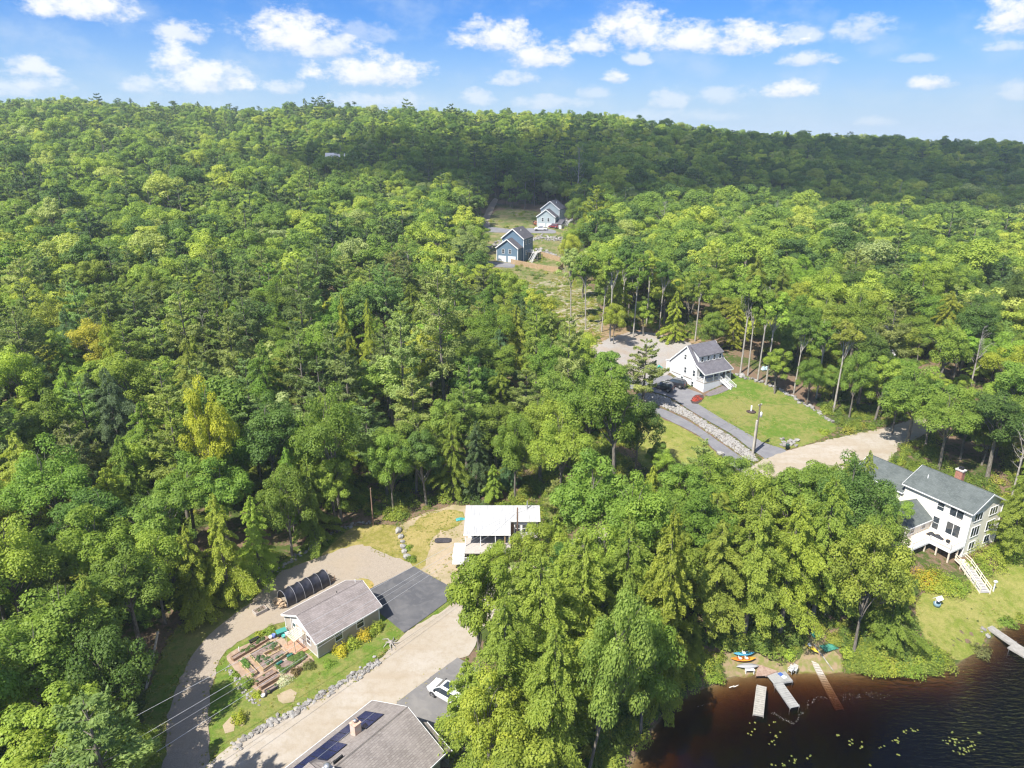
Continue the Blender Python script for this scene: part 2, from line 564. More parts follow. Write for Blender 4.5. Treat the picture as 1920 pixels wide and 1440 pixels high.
nx, ny = len(T.xs), len(T.ys)
X, Y = np.meshgrid(T.xs, T.ys)
co = np.stack([X.ravel(), Y.ravel(), T.H.ravel()], 1)
ii, jj = np.meshgrid(np.arange(nx - 1), np.arange(ny - 1))
a = (jj * nx + ii).ravel()
quads = np.stack([a, a + 1, a + nx + 1, a + nx], 1)


def np_mesh(name, co, faces, mats, smooth=False, tint=None):
    me = bpy.data.meshes.new(name)
    nv, nf, k = len(co), len(faces), faces.shape[1]
    me.vertices.add(nv); me.loops.add(nf * k); me.polygons.add(nf)
    me.vertices.foreach_set('co', np.ascontiguousarray(co, np.float32).ravel())
    me.loops.foreach_set('vertex_index', np.ascontiguousarray(faces, np.int32).ravel())
    me.polygons.foreach_set('loop_start', np.arange(0, nf * k, k, dtype=np.int32))
    me.polygons.foreach_set('loop_total', np.full(nf, k, np.int32))
    if smooth:
        me.polygons.foreach_set('use_smooth', np.ones(nf, bool))
    for mm in (mats if isinstance(mats, (list, tuple)) else [mats]):
        me.materials.append(mm)
    me.update(calc_edges=True)
    if tint is not None:
        at_ = me.attributes.new('tint', 'FLOAT', 'FACE')
        at_.data.foreach_set('value', np.ascontiguousarray(tint, np.float32))
    return me


ground = put('ground', np_mesh('ground', co, quads, GROUND, smooth=True))
tag(ground, 'wooded hillside ground of leaf litter and low green cover', None, None, 'structure')


# ---- sheets that lie on the ground
def in_poly(x, y, poly):
    x = np.asarray(x); y = np.asarray(y)
    c = np.zeros(x.shape, bool)
    px, py = poly[-1]
    for (qx, qy) in poly:
        cr = ((qy > y) != (py > y)) & (x < (px - qx) * (y - qy) / ((py - qy) if py != qy else 1e-12) + qx)
        c ^= cr
        px, py = qx, qy
    return c


def world_poly(pixels, step=0.7, ragged=0.12, curve=True, seed=1):
    """Ground outline seen at these photo points: smoothed, densified and slightly ragged."""
    P = [gp(*p).xy for p in pixels]
    rnd = random.Random(seed)
    n = len(P)
    out = []
    for i in range(n):
        p0, p1, p2, p3 = P[i - 1], P[i], P[(i + 1) % n], P[(i + 2) % n]
        L = (p2 - p1).length
        k = max(1, int(L / step))
        for q in range(k):
            s = q / k
            if curve:
                m1, m2 = (p2 - p0) * 0.5, (p3 - p1) * 0.5
                lim = L * 0.9
                if m1.length > lim: m1 = m1.normalized() * lim
                if m2.length > lim: m2 = m2.normalized() * lim
                a = p1 * (2 * s ** 3 - 3 * s ** 2 + 1) + m1 * (s ** 3 - 2 * s ** 2 + s) + p2 * (-2 * s ** 3 + 3 * s ** 2) + m2 * (s ** 3 - s ** 2)
            else:
                a = p1.lerp(p2, s)
            out.append((a.x + rnd.uniform(-ragged, ragged), a.y + rnd.uniform(-ragged, ragged)))
    return out


def sheet(name, poly, m, off, label=None, grid=1.1):
    xs = [p[0] for p in poly]; ys = [p[1] for p in poly]
    gx, gy = np.meshgrid(np.arange(min(xs), max(xs), grid), np.arange(min(ys), max(ys), grid))
    gx = gx.ravel() + 0.137; gy = gy.ravel() + 0.113
    keep = in_poly(gx, gy, poly)
    gx, gy = gx[keep], gy[keep]
    pp = np.array(poly)
    if len(gx):
        d = np.min(np.hypot(gx[:, None] - pp[None, :, 0], gy[:, None] - pp[None, :, 1]), axis=1)
        gx, gy = gx[d > grid * 0.35], gy[d > grid * 0.35]
    n = len(poly)
    vs = [Vector(p) for p in poly] + [Vector((x, y)) for x, y in zip(gx, gy)]
    es = [(i, (i + 1) % n) for i in range(n)]
    ov, oe, of, *_ = delaunay_2d_cdt(vs, es, [list(range(n))], 1, 1e-4)
    co = np.array([(p.x, p.y) for p in ov])
    z = T(co[:, 0], co[:, 1]) + off
    me = bpy.data.meshes.new(name)
    fs = []
    for f in of:
        a, b, c = co[f[0]], co[f[1]], co[f[2]]
        fs.append(tuple(f) if (b[0] - a[0]) * (c[1] - a[1]) - (b[1] - a[1]) * (c[0] - a[0]) > 0 else tuple(reversed(f)))
    me.from_pydata([(x, y, q) for (x, y), q in zip(co, z)], [], fs)
    me.polygons.foreach_set('use_smooth', [True] * len(fs))
    me.materials.append(m)
    o = put(name, me)
    tag(o, label, None, None, 'structure')
    return o


def grass_col(dry, lush, patch=0.12):
    def f(t, vec, c, b):
        n1 = t.noise(vec, patch, 5, 0.6)
        n2 = t.noise(vec, 1.1, 5, 0.65)
        n3 = t.noise(vec, 6.0, 3, 0.7)
        k = t.math('ADD', t.math('MULTIPLY', n1, 0.55), t.math('MULTIPLY', n2, 0.45))
        c = t.mix(t.smooth(k, 0.40, 0.60), tuple(lush), tuple(dry))
        return t.mix(t.smooth(n3, 0.2, 0.8), t.mix(1.0, c, (0.72, 0.74, 0.7), 'MULTIPLY'), t.mix(1.0, c, (1.22, 1.2, 1.2), 'MULTIPLY'))
    return f


def gravel_col(a, b_, dirt, patch=0.2):
    def f(t, vec, c, b):
        n1 = t.noise(vec, patch, 5, 0.6)
        n2 = t.noise(vec, 2.2, 5, 0.7)
        n3 = t.noise(vec, 14.0, 3, 0.7)
        c = t.mix(t.smooth(n3, 0.25, 0.75), tuple(a), tuple(b_))
        c = t.mix(t.math('MULTIPLY', t.smooth(n1, 0.42, 0.66), 0.6), c, tuple(dirt))
        return t.mix(t.math('MULTIPLY', t.smooth(n2, 0.35, 0.7), 0.35), c, t.mix(1.0, c, (0.74, 0.72, 0.7), 'MULTIPLY'))
    return f


LAWN = mat('lawn_grass', (0.1, 0.14, 0.03), 0.9, build=grass_col((0.205, 0.20, 0.062), (0.095, 0.16, 0.02)), bump=0.05, bscale=9, spec=0.1)
DRY_LAWN = mat('dry_lawn_grass', (0.1, 0.14, 0.03), 0.9, build=grass_col((0.31, 0.25, 0.10), (0.19, 0.18, 0.04), 0.2), bump=0.05, bscale=9, spec=0.1)
SHORE_LAWN = mat('shore_lawn_grass', (0.1, 0.14, 0.03), 0.9, build=grass_col((0.255, 0.24, 0.075), (0.15, 0.185, 0.03), 0.15), bump=0.05, bscale=9, spec=0.1)
GRAVEL = mat('grey_tan_gravel', (0.4, 0.36, 0.3), 0.95, build=gravel_col((0.23, 0.195, 0.155), (0.40, 0.34, 0.275), (0.33, 0.27, 0.20)), bump=0.03, bscale=14, spec=0.15)
SAND = mat('sandy_yard', (0.4, 0.36, 0.3), 0.95, build=gravel_col((0.30, 0.235, 0.155), (0.43, 0.35, 0.25), (0.21, 0.19, 0.075), 0.25), bump=0.03, bscale=10, spec=0.1)


def road_col(t, vec, c, b):
    n1 = t.noise(vec, 0.16, 5, 0.6)
    n2 = t.noise(vec, 1.4, 5, 0.7)
    n3 = t.noise(vec, 12.0, 3, 0.7)
    mp = t.n('ShaderNodeMapping'); mp.inputs['Rotation'].default_value = (0, 0, math.radians(-45)); mp.inputs['Scale'].default_value = (0.10, 1.0, 1)
    t.l(vec, mp.inputs[0])
    ruts = t.noise(mp.outputs[0], 0.75, 3, 0.5)
    c = t.mix(n3, (0.30, 0.255, 0.20), (0.41, 0.355, 0.285))
    c = t.mix(t.smooth(n1, 0.4, 0.65), c, (0.39, 0.35, 0.30))
    c = t.mix(t.math('MULTIPLY', t.smooth(ruts, 0.42, 0.72), 0.42), c, (0.30, 0.235, 0.16))
    return t.mix(t.math('MULTIPLY', t.smooth(n2, 0.4, 0.7), 0.5), c, (0.28, 0.23, 0.165))


DIRT_ROAD = mat('pale_dirt_road', (0.45, 0.38, 0.3), 0.95, build=road_col, bump=0.03, bscale=6, spec=0.12)


def asphalt_col(lo, hi, dust):
    def f(t, vec, c, b):
        n1 = t.noise(vec, 0.35, 5, 0.6)
        n2 = t.noise(vec, 25.0, 2, 0.7)
        wv = t.n('ShaderNodeTexNoise'); wv.inputs['Scale'].default_value = 0.35; wv.inputs['Detail'].default_value = 3; wv.inputs['Distortion'].default_value = 3.0
        t.l(vec, wv.inputs['Vector'])
        c = t.mix(n2, tuple(lo), tuple(hi))
        c = t.mix(t.math('MULTIPLY', t.smooth(wv.outputs['Fac'], 0.5, 0.62), 0.3), c, tuple(dust))
        return t.mix(t.math('MULTIPLY', t.smooth(n1, 0.35, 0.7), 0.5), c, tuple(dust))
    return f


ASPHALT = mat('black_asphalt', (0.07, 0.07, 0.075), 0.85, build=asphalt_col((0.07, 0.071, 0.078), (0.10, 0.10, 0.108), (0.165, 0.16, 0.16)), bump=0.008, bscale=50, spec=0.25)
OLD_ASPHALT = mat('faded_asphalt', (0.07, 0.07, 0.075), 0.85, build=asphalt_col((0.13, 0.125, 0.125), (0.17, 0.165, 0.165), (0.24, 0.225, 0.21)), bump=0.008, bscale=50, spec=0.25)
DRIVE_ASPHALT = mat('grey_drive_asphalt', (0.07, 0.07, 0.075), 0.85, build=asphalt_col((0.14, 0.138, 0.15), (0.19, 0.187, 0.2), (0.24, 0.235, 0.235)), bump=0.008, bscale=50, spec=0.25)
ROCKY = mat('rubble_bed', (0.4, 0.36, 0.3), 0.95, build=gravel_col((0.18, 0.165, 0.145), (0.38, 0.35, 0.31), (0.24, 0.21, 0.12), 0.35), bump=0.06, bscale=6, spec=0.12)
MULCH = mat('dark_mulch', (0.07, 0.05, 0.045), 0.95, var=0.4, vscale=9, bump=0.03, bscale=20, spec=0.1)
BARE_EARTH = mat('bare_reddish_earth', (0.30, 0.2, 0.13), 0.95, col2=(0.17, 0.14, 0.06), vscale=1.1, bump=0.05, bscale=7, spec=0.1)
SLOPE = mat('weedy_stony_slope', (0.31, 0.265, 0.20), 0.95, col2=(0.15, 0.17, 0.045), vscale=0.9, fac=(0.40, 0.60), bump=0.08, bscale=4, spec=0.1)

ROUGH = mat('rough_grass', (0.1, 0.14, 0.03), 0.95, build=grass_col((0.235, 0.195, 0.10), (0.095, 0.135, 0.028), 0.22), bump=0.12, bscale=3, spec=0.1)
LAYERS = {}
SHORE_CLEARING = [(1352, 1266), (1354, 1226), (1420, 1222), (1440, 1236), (1470, 1243), (1500, 1236), (1510, 1200), (1530, 1195), (1580, 1240), (1580, 1262), (1500, 1264), (1440, 1266)]


def lay(name, pixels, m, off, label, ragged=0.12, curve=True, seed=1, grid=1.1):
    poly = world_poly(pixels, ragged=ragged, curve=curve, seed=seed)
    LAYERS.setdefault(name, []).append(poly)
    return sheet(name, poly, m, off, label, grid)


# grass first, then gravel, road and asphalt above it
lay('lawn', [(262, 1475), (268, 1350), (300, 1230), (345, 1165), (440, 1112), (560, 1032), (640, 992), (700, 985), (752, 992), (768, 1062), (845, 1135), (765, 1192), (640, 1285), (470, 1380), (395, 1432), (330, 1475)], LAWN, 0.03, 'grass around the grey cottage and its gravel loop', 0.25)
lay('sandy_yard', [(745, 992), (800, 962), (876, 950), (890, 1045), (870, 1075), (862, 1112), (776, 1065), (757, 1050)], SAND, 0.04, 'sandy yard with thin grass beside the white-roofed cabin', 0.25, seed=2)
lay('lawn', [(657, 992), (700, 985), (755, 992), (760, 1055), (728, 1046), (679, 1026), (649, 1030), (600, 1046)], DRY_LAWN, 0.05, 'dry grass strip below the stone wall', 0.2, seed=6)
lay('lawn', [(757, 1002), (800, 965), (850, 957), (872, 962), (862, 985), (822, 1000), (806, 1028), (796, 1058), (776, 1066), (760, 1050)], DRY_LAWN, 0.055, 'thin dry grass on the left of the sandy cabin yard', 0.35, seed=33)
lay('gravel_drive', [(303, 1480), (309, 1425), (317, 1331), (356, 1237), (397, 1185), (457, 1140), (525, 1076), (585, 1050), (649, 1027), (679, 1022), (731, 1042), (774, 1064),
                     (697, 1104), (655, 1128), (600, 1160), (540, 1163), (480, 1187), (435, 1213), (412, 1239), (396, 1294), (393, 1369), (393, 1432), (380, 1480)], GRAVEL, 0.07, 'curving gravel drive round the grey cottage', 0.18, seed=3)
lay('lawn', [(655, 1100), (668, 1088), (688, 1086), (703, 1095), (700, 1104), (672, 1116)], mat('straw_grass', (0.4, 0.27, 0.12), 0.9, build=grass_col((0.40, 0.26, 0.10), (0.28, 0.24, 0.07), 0.4), bump=0.05, bscale=9, spec=0.1), 0.09, 'straw-coloured grass patch behind the cottage', 0.15, seed=4)
lay('dirt_road', [(330, 1480), (397, 1425), (469, 1376), (553, 1336), (640, 1283), (711, 1240), (759, 1190), (843, 1137), (866, 1110), (920, 1080), (1000, 1040), (1150, 985), (1290, 925), (1400, 878), (1462, 850), (1560, 824), (1655, 803), (1760, 775), (1850, 762),
                  (1850, 786), (1760, 806), (1690, 835), (1655, 872), (1480, 893), (1410, 905), (1300, 962), (1150, 1032), (1000, 1104), (905, 1178), (882, 1228), (859, 1236), (806, 1273), (744, 1320), (675, 1350), (600, 1420), (530, 1480)], DIRT_ROAD, 0.08, 'pale dirt road running diagonally past the cottages', 0.2, seed=5)
lay('asphalt_pad', [(690, 1107), (776, 1063), (862, 1111), (758, 1188), (714, 1152)], ASPHALT, 0.12, 'dark asphalt parking pad beside the grey cottage', 0.02, False)
lay('asphalt_pad', [(744, 1318), (858, 1234), (893, 1254), (925, 1285), (900, 1400), (850, 1440), (780, 1440)], OLD_ASPHALT, 0.11, 'faded asphalt parking area under the white car', 0.03, False)
lay('lawn', [(1712, 1165), (1735, 1110), (1800, 1092), (1850, 1085), (1925, 1015), (2010, 1000), (2010, 1120), (1925, 1160), (1880, 1176), (1853, 1192), (1832, 1220), (1800, 1240), (1765, 1225), (1735, 1200)], SHORE_LAWN, 0.03, 'yellowing shore lawn below the cream house', 0.2, seed=8)
lay('asphalt_drive', [(1150, 715), (1200, 716), (1252, 704), (1275, 723), (1317, 740), (1297, 748), (1309, 758), (1356, 787), (1403, 814), (1434, 831), (1474, 846), (1440, 866), (1431, 858), (1408, 843), (1372, 815), (1325, 788), (1287, 765), (1261, 748), (1235, 738), (1190, 730), (1145, 728)], DRIVE_ASPHALT, 0.07, 'asphalt drive climbing to the white house garage', 0.04, seed=9)
lay('asphalt_drive', [(1150, 748), (1190, 752), (1242, 767), (1287, 788), (1325, 812), (1356, 834), (1394, 860), (1420, 878), (1390, 885), (1341, 845), (1309, 817), (1261, 792), (1215, 772), (1150, 762)], DRIVE_ASPHALT, 0.07, 'second asphalt drive below the stone swale', 0.04, seed=10)
lay('stone_swale', [(1200, 738), (1237, 742), (1261, 752), (1287, 769), (1325, 792), (1372, 820), (1412, 850), (1420, 866), (1396, 858), (1356, 830), (1325, 808), (1287, 783), (1242, 763), (1195, 748)], ROCKY, 0.05, 'stone-filled swale between the two drives', 0.15, seed=11)
lay('lawn', [(1309, 758), (1356, 787), (1403, 814), (1436, 831), (1478, 842), (1530, 828), (1568, 803), (1540, 776), (1480, 741), (1420, 714), (1378, 700), (1366, 720), (1345, 738), (1318, 746)], LAWN, 0.05, 'green front lawn of the white house', 0.2, seed=12)
lay('lawn', [(1190, 772), (1220, 776), (1261, 794), (1309, 819), (1341, 847), (1372, 872), (1300, 905), (1240, 892), (1195, 862)], SHORE_LAWN, 0.05, 'sunny grass below the second drive', 0.2, seed=13)
lay('gravel_lot', [(1110, 655), (1130, 640), (1190, 622), (1262, 632), (1300, 650), (1262, 690), (1250, 703), (1200, 715), (1150, 713), (1125, 690)], mat('pale_gravel', (0.4, 0.38, 0.35), 0.95, build=gravel_col((0.24, 0.22, 0.205), (0.39, 0.365, 0.34), (0.30, 0.23, 0.165)), bump=0.03, bscale=12, spec=0.12), 0.05, 'pale gravel lot behind the white house', 0.25, seed=14)
lay('bare_earth', [(1060, 640), (1110, 605), (1200, 600), (1300, 612), (1310, 645), (1262, 634), (1190, 624), (1130, 642), (1105, 660)], BARE_EARTH, 0.04, 'reddish bare earth at the forest edge above the lot', 0.3, seed=15)
lay('grass_slope', [(893, 500), (905, 440), (930, 396), (1000, 396), (1078, 420), (1085, 460), (1070, 520), (1010, 535), (960, 520), (925, 505)], ROUGH, 0.04, 'grass slope around the two blue houses', 0.4, seed=16, grid=2.2)
lay('stony_slope', [(955, 520), (1010, 530), (1075, 515), (1110, 545), (1125, 600), (1118, 650), (1070, 615), (1020, 570)], SLOPE, 0.05, 'weedy stony slope below the fenced yard', 0.4, seed=17, grid=2.2)
lay('asphalt_drive', [(905, 425), (930, 427), (960, 430), (1000, 428), (1040, 432), (1038, 438), (990, 437), (955, 437), (905, 434)], DRIVE_ASPHALT, 0.10, 'narrow asphalt drive in front of the upper blue house', 0.1, seed=18, grid=2.2)
lay('asphalt_drive', [(905, 490), (935, 492), (962, 494), (962, 502), (935, 501), (900, 497)], DRIVE_ASPHALT, 0.10, 'asphalt apron before the lower blue house', 0.1, seed=19, grid=2.2)
lay('gravel_lane', [(905, 430), (906, 408), (914, 390), (926, 372), (934, 374), (926, 392), (918, 410), (918, 430)], GRAVEL, 0.08, 'gravel lane climbing into the woods', 0.2, seed=20, grid=2.2)

# ---- the pond
WATER = bpy.data.materials.new('tea_brown_water')
WATER.use_nodes = True
t = NT(WATER.node_tree)
WATER.node_tree.nodes.clear()
tcn = t.n('ShaderNodeTexCoord')
mp = t.n('ShaderNodeMapping'); mp.inputs['Rotation'].default_value = (0, 0, math.radians(20)); mp.inputs['Scale'].default_value = (0.55, 2.0, 1)
t.l(tcn.outputs['Object'], mp.inputs[0])
rip = t.noise(mp.outputs[0], 1.5, 3, 0.5)
rip2 = t.noise(tcn.outputs['Object'], 5.0, 2, 0.5)
sp = t.n('ShaderNodeSeparateXYZ'); t.l(tcn.outputs['Object'], sp.inputs[0])
calm = t.noise(tcn.outputs['Object'], 0.07, 3, 0.5)
breeze = t.math('MULTIPLY', t.smooth(t.math('ADD', sp.outputs[0], t.math('MULTIPLY', calm, 26.0)), 44.0, 66.0), 1.0)
hgt = t.math('MULTIPLY', t.math('ADD', rip, t.math('MULTIPLY', rip2, 0.15)), t.math('MULTIPLY_ADD', breeze, 1.35, 0.05))
bp = t.n('ShaderNodeBump'); bp.inputs['Distance'].default_value = 0.22; bp.inputs['Strength'].default_value = 1.0
t.l(hgt, bp.inputs['Height'])
gl = t.n('ShaderNodeBsdfGlossy'); gl.inputs['Roughness'].default_value = 0.03
t.l(bp.outputs[0], gl.inputs['Normal'])
tr = t.n('ShaderNodeBsdfTransparent'); tr.inputs[0].default_value = (0.97, 0.95, 0.92, 1)
fr = t.n('ShaderNodeFresnel'); fr.inputs['IOR'].default_value = 1.33
t.l(bp.outputs[0], fr.inputs['Normal'])
mx = t.n('ShaderNodeMixShader')
t.l(fr.outputs[0], mx.inputs[0]); t.l(tr.outputs[0], mx.inputs[1]); t.l(gl.outputs[0], mx.inputs[2])
va = t.n('ShaderNodeVolumeAbsorption'); va.inputs['Color'].default_value = (0.57, 0.37, 0.16, 1); va.inputs['Density'].default_value = 1.55
ow = t.n('ShaderNodeOutputMaterial')
t.l(mx.outputs[0], ow.inputs['Surface']); t.l(va.outputs[0], ow.inputs['Volume'])
mb = MB()
pond = [(5, -250), (240, -250), (240, 130), (100, 92), (60, 88), (46, 78), (20, 78), (8, 66)]
mb.prism(pond, -9.0, 0.0)
tag(mb.build('pond_water', WATER), 'dark tea-brown pond water with ripples', None, None, 'structure')
FOOTPRINTS = []

# ------------------------------------------------------------------ fair-weather clouds overhead, behind the camera: their shadows lie on the far hills
CLOUD_ALT = 1500.0
CLOUD_WHITE = mat('cloud_white', (0.9, 0.9, 0.9), 1.0, spec=0.0)
t = NT(CLOUD_WHITE.node_tree)          # droplets let a good part of the light through
tp_ = t.n('ShaderNodeBsdfTransparent'); mx_ = t.n('ShaderNodeMixShader'); mx_.inputs[0].default_value = 0.48
t.l(CLOUD_WHITE.node_tree.nodes['Principled BSDF'].outputs[0], mx_.inputs[1]); t.l(tp_.outputs[0], mx_.inputs[2])
t.l(mx_.outputs[0], CLOUD_WHITE.node_tree.nodes['Material Output'].inputs['Surface'])


def overhead_cloud(puffs):
    """Puffs given by where their shadow falls on the ground: (x, y, radius along x, along y)."""
    mb = MB()
    rnd = random.Random(5)
    for (x, y, rx, ry) in puffs:
        z = max(0, h(x, y))
        k = (CLOUD_ALT - z) / SUN_DIR.z
        c = Vector((x, y, z)) + SUN_DIR * k
        bm = bmesh.new()
        bmesh.ops.create_icosphere(bm, subdivisions=3, radius=1.0)
        ph = [rnd.uniform(0, 6) for _ in range(6)]
        vs = []
        for v in bm.verts:
            p = v.co.copy()
            r = 1 + 0.13 * math.sin(4 * p.x + ph[0]) * math.cos(4 * p.y + ph[1]) + 0.09 * math.sin(9 * p.x + ph[2]) * math.sin(8 * p.y + ph[3] + 3 * p.z)
            zz = p.z * (0.5 if p.z > 0 else 0.16) * min(rx, ry)
            vs.append(c + Vector((p.x * rx * r, p.y * ry * r, zz * r)))
        mb.mesh(vs, [[v.index for v in f.verts] for f in bm.faces], 0, True)
        bm.free()
    o = mb.build('sky_cloud', CLOUD_WHITE)
    tag(o, 'cumulus cloud overhead shading the far hills', None, None, 'structure')


overhead_cloud([(90, 420, 150, 70), (270, 450, 190, 95), (480, 480, 200, 120), (200, 570, 190, 100), (420, 640, 260, 120), (0, 500, 100, 70), (640, 560, 240, 180), (330, 715, 200, 60), (600, 780, 240, 100), (30, 365, 70, 45), (-50, 400, 70, 45), (-90, 450, 60, 40)])


# ------------------------------------------------------------------ building helpers
def siding(name, col, pitch=0.13, axis='z', dark=0.78, rough=0.6, dirt=0.06):
    def f(t, vec, c, b):
        sp = t.n('ShaderNodeSeparateXYZ'); t.l(vec, sp.inputs[0])
        z = sp.outputs[2] if axis == 'z' else t.math('ADD', sp.outputs[0], sp.outputs[1])
        fr = t.math('FRACT', t.math('DIVIDE', z, pitch))
        line = t.smooth(fr, 0.16, 0.02)
        n = t.noise(vec, 0.9, 4)
        c0 = t.mix(t.smooth(n, .3, .75), tuple(col), tuple(x * (1 - dirt * 2) for x in col))
        bp = t.n('ShaderNodeBump'); bp.inputs['Distance'].default_value = 0.015; bp.inputs['Strength'].default_value = 0.7
        t.l(t.math('SUBTRACT', 1.0, fr) if axis == 'z' else line, bp.inputs['Height']); t.l(bp.outputs[0], b.inputs['Normal'])
        return t.mix(line, c0, tuple(x * dark for x in col))
    return mat(name, col, rough, build=f, spec=0.25)


def shingles(name, a, b_, k=1.7, rough=0.95):
    def f(t, vec, c, b):
        sp = t.n('ShaderNodeSeparateXYZ'); t.l(vec, sp.inputs[0])
        cb = t.n('ShaderNodeCombineXYZ')
        t.l(t.math('ADD', sp.outputs[0], t.math('MULTIPLY', sp.outputs[1], 0.55)), cb.inputs[0])
        t.l(t.math('MULTIPLY', sp.outputs[2], k), cb.inputs[1])
        br = t.n('ShaderNodeTexBrick')
        t.l(cb.outputs[0], br.inputs['Vector'])
        br.inputs['Scale'].default_value = 1.0
        br.inputs['Brick Width'].default_value = 0.34
        br.inputs['Row Height'].default_value = 0.16
        br.inputs['Mortar Size'].default_value = 0.012
        br.inputs['Color1'].default_value = (*a, 1); br.inputs['Color2'].default_value = (*b_, 1)
        br.inputs['Mortar'].default_value = (*[x * 0.62 for x in a], 1)
        n = t.noise(vec, 0.7, 5)
        n2 = t.noise(vec, 3.5, 4)
        c = t.mix(t.math('MULTIPLY', t.smooth(n, .35, .7), .4), br.outputs['Color'], tuple(x * 1.25 for x in b_))
        return t.mix(t.math('MULTIPLY', t.smooth(n2, .45, .75), .25), c, tuple(x * 0.7 for x in a))
    return mat(name, a, rough, build=f, bump=0.01, bscale=12, spec=0.15)


WHITE = mat('white_trim_paint', (0.78, 0.78, 0.77), 0.45, var=0.04)
GLASS = mat('dark_window_glass', (0.035, 0.045, 0.055), 0.06, spec=0.8)
BLUE_GLASS = mat('bluish_window_glass', (0.03, 0.09, 0.14), 0.05, spec=0.8)
CONCRETE = mat('pale_concrete', (0.50, 0.48, 0.45), 0.9, var=0.15, vscale=2, bump=.01)
METAL = mat('galvanised_metal', (0.45, 0.46, 0.47), 0.4, metal=0.7, var=.1)
BLACKISH = mat('dark_void', (0.02, 0.02, 0.022), 0.8)
WEATHERED = mat('weathered_grey_wood', (0.36, 0.32, 0.28), 0.9, col2=(0.48, 0.44, 0.40), vscale=5, stretch=(1, 6, 1), bump=.01)
NEW_WOOD = mat('new_tan_wood', (0.52, 0.35, 0.17), 0.8, col2=(0.62, 0.45, 0.25), vscale=4, bump=.01)
BROWN_WOOD = mat('brown_stained_wood', (0.24, 0.15, 0.10), 0.85, col2=(0.33, 0.22, 0.15), vscale=5, bump=.01)
BRICK_RED = mat('chimney_brick', (0.36, 0.17, 0.12), 0.9, var=.2, vscale=4)


def bar(mb, a, b, w, hh, m=0, drop=0.0):
    """A board from a to b, w wide, hh high (top edge along a-b)."""
    a, b = Vector(a), Vector(b)
    d = (b - a).normalized()
    s = d.cross(Vector((0, 0, 1)))
    s = s.normalized() if s.length > 1e-4 else Vector((1, 0, 0))
    up = s.cross(d).normalized()
    s *= w / 2
    t0, t1 = -up * drop, -up * (drop + hh)
    vs = [a - s + t1, a + s + t1, a + s + t0, a - s + t0, b - s + t1, b + s + t1, b + s + t0, b - s + t0]
    mb.mesh(vs, [(0, 1, 2, 3), (7, 6, 5, 4), (0, 4, 5, 1), (1, 5, 6, 2), (2, 6, 7, 3), (3, 7, 4, 0)], m)


def house_walls(mb, x0, x1, y0, y1, z0, eave, ridge, ym=None, m=0, mg=None):
    """Four walls, gables at x0 and x1 (ridge along local x)."""
    ym = (y0 + y1) / 2 if ym is None else ym
    mg = m if mg is None else mg
    mb.face([(x0, y0, z0), (x1, y0, z0), (x1, y0, eave), (x0, y0, eave)], m)
    mb.face([(x1, y1, z0), (x0, y1, z0), (x0, y1, eave), (x1, y1, eave)], m)
    mb.face([(x0, y1, z0), (x0, y0, z0), (x0, y0, eave), (x0, y1, eave)], m)
    mb.face([(x1, y0, z0), (x1, y1, z0), (x1, y1, eave), (x1, y0, eave)], m)
    mb.face([(x0, y1, eave), (x0, y0, eave), (x0, ym, ridge)], mg)
    mb.face([(x1, y0, eave), (x1, y1, eave), (x1, ym, ridge)], mg)


def gable_roof(root, x0, x1, y0, y1, eave, ridge, ox, oy, thick, m, trim, ym=None, name='roof', trim_name='rake_board'):
    """Two roof planes with overhangs, white boards along rakes and eaves."""
    ym = (y0 + y1) / 2 if ym is None else ym
    sl = (ridge - eave) / max(ym - y0, 1e-3); sr = (ridge - eave) / max(y1 - ym, 1e-3)
    up = thick
    rz_ = ridge + up
    el, er = eave + up - sl * oy, eave + up - sr * oy
    mb = MB()
    mb.slab([(x0 - ox, y0 - oy, el), (x1 + ox, y0 - oy, el), (x1 + ox, ym, rz_), (x0 - ox, ym, rz_)], thick)
    mb.slab([(x0 - ox, ym, rz_), (x1 + ox, ym, rz_), (x1 + ox, y1 + oy, er), (x0 - ox, y1 + oy, er)], thick)
    mb.tube([(x0 - ox, ym, rz_ - .01), (x1 + ox, ym, rz_ - .01)], 0.07, 6, smooth=False)
    r = mb.build(name, m, root)
    if trim:
        for xx in (x0 - ox - .025, x1 + ox + .025):
            for (yy, zz) in ((y0 - oy, el), (y1 + oy, er)):
                b = MB(); bar(b, (xx, yy, zz + .01), (xx, ym, rz_ + .01), .04, .22); b.build(trim_name, trim, root)
        for (yy, zz) in ((y0 - oy - .03, el), (y1 + oy + .03, er)):
            b = MB(); bar(b, (x0 - ox, yy, zz + .005), (x1 + ox, yy, zz + .005), .05, .17); b.build('fascia_board', trim, root)
    return r


WIN = {}


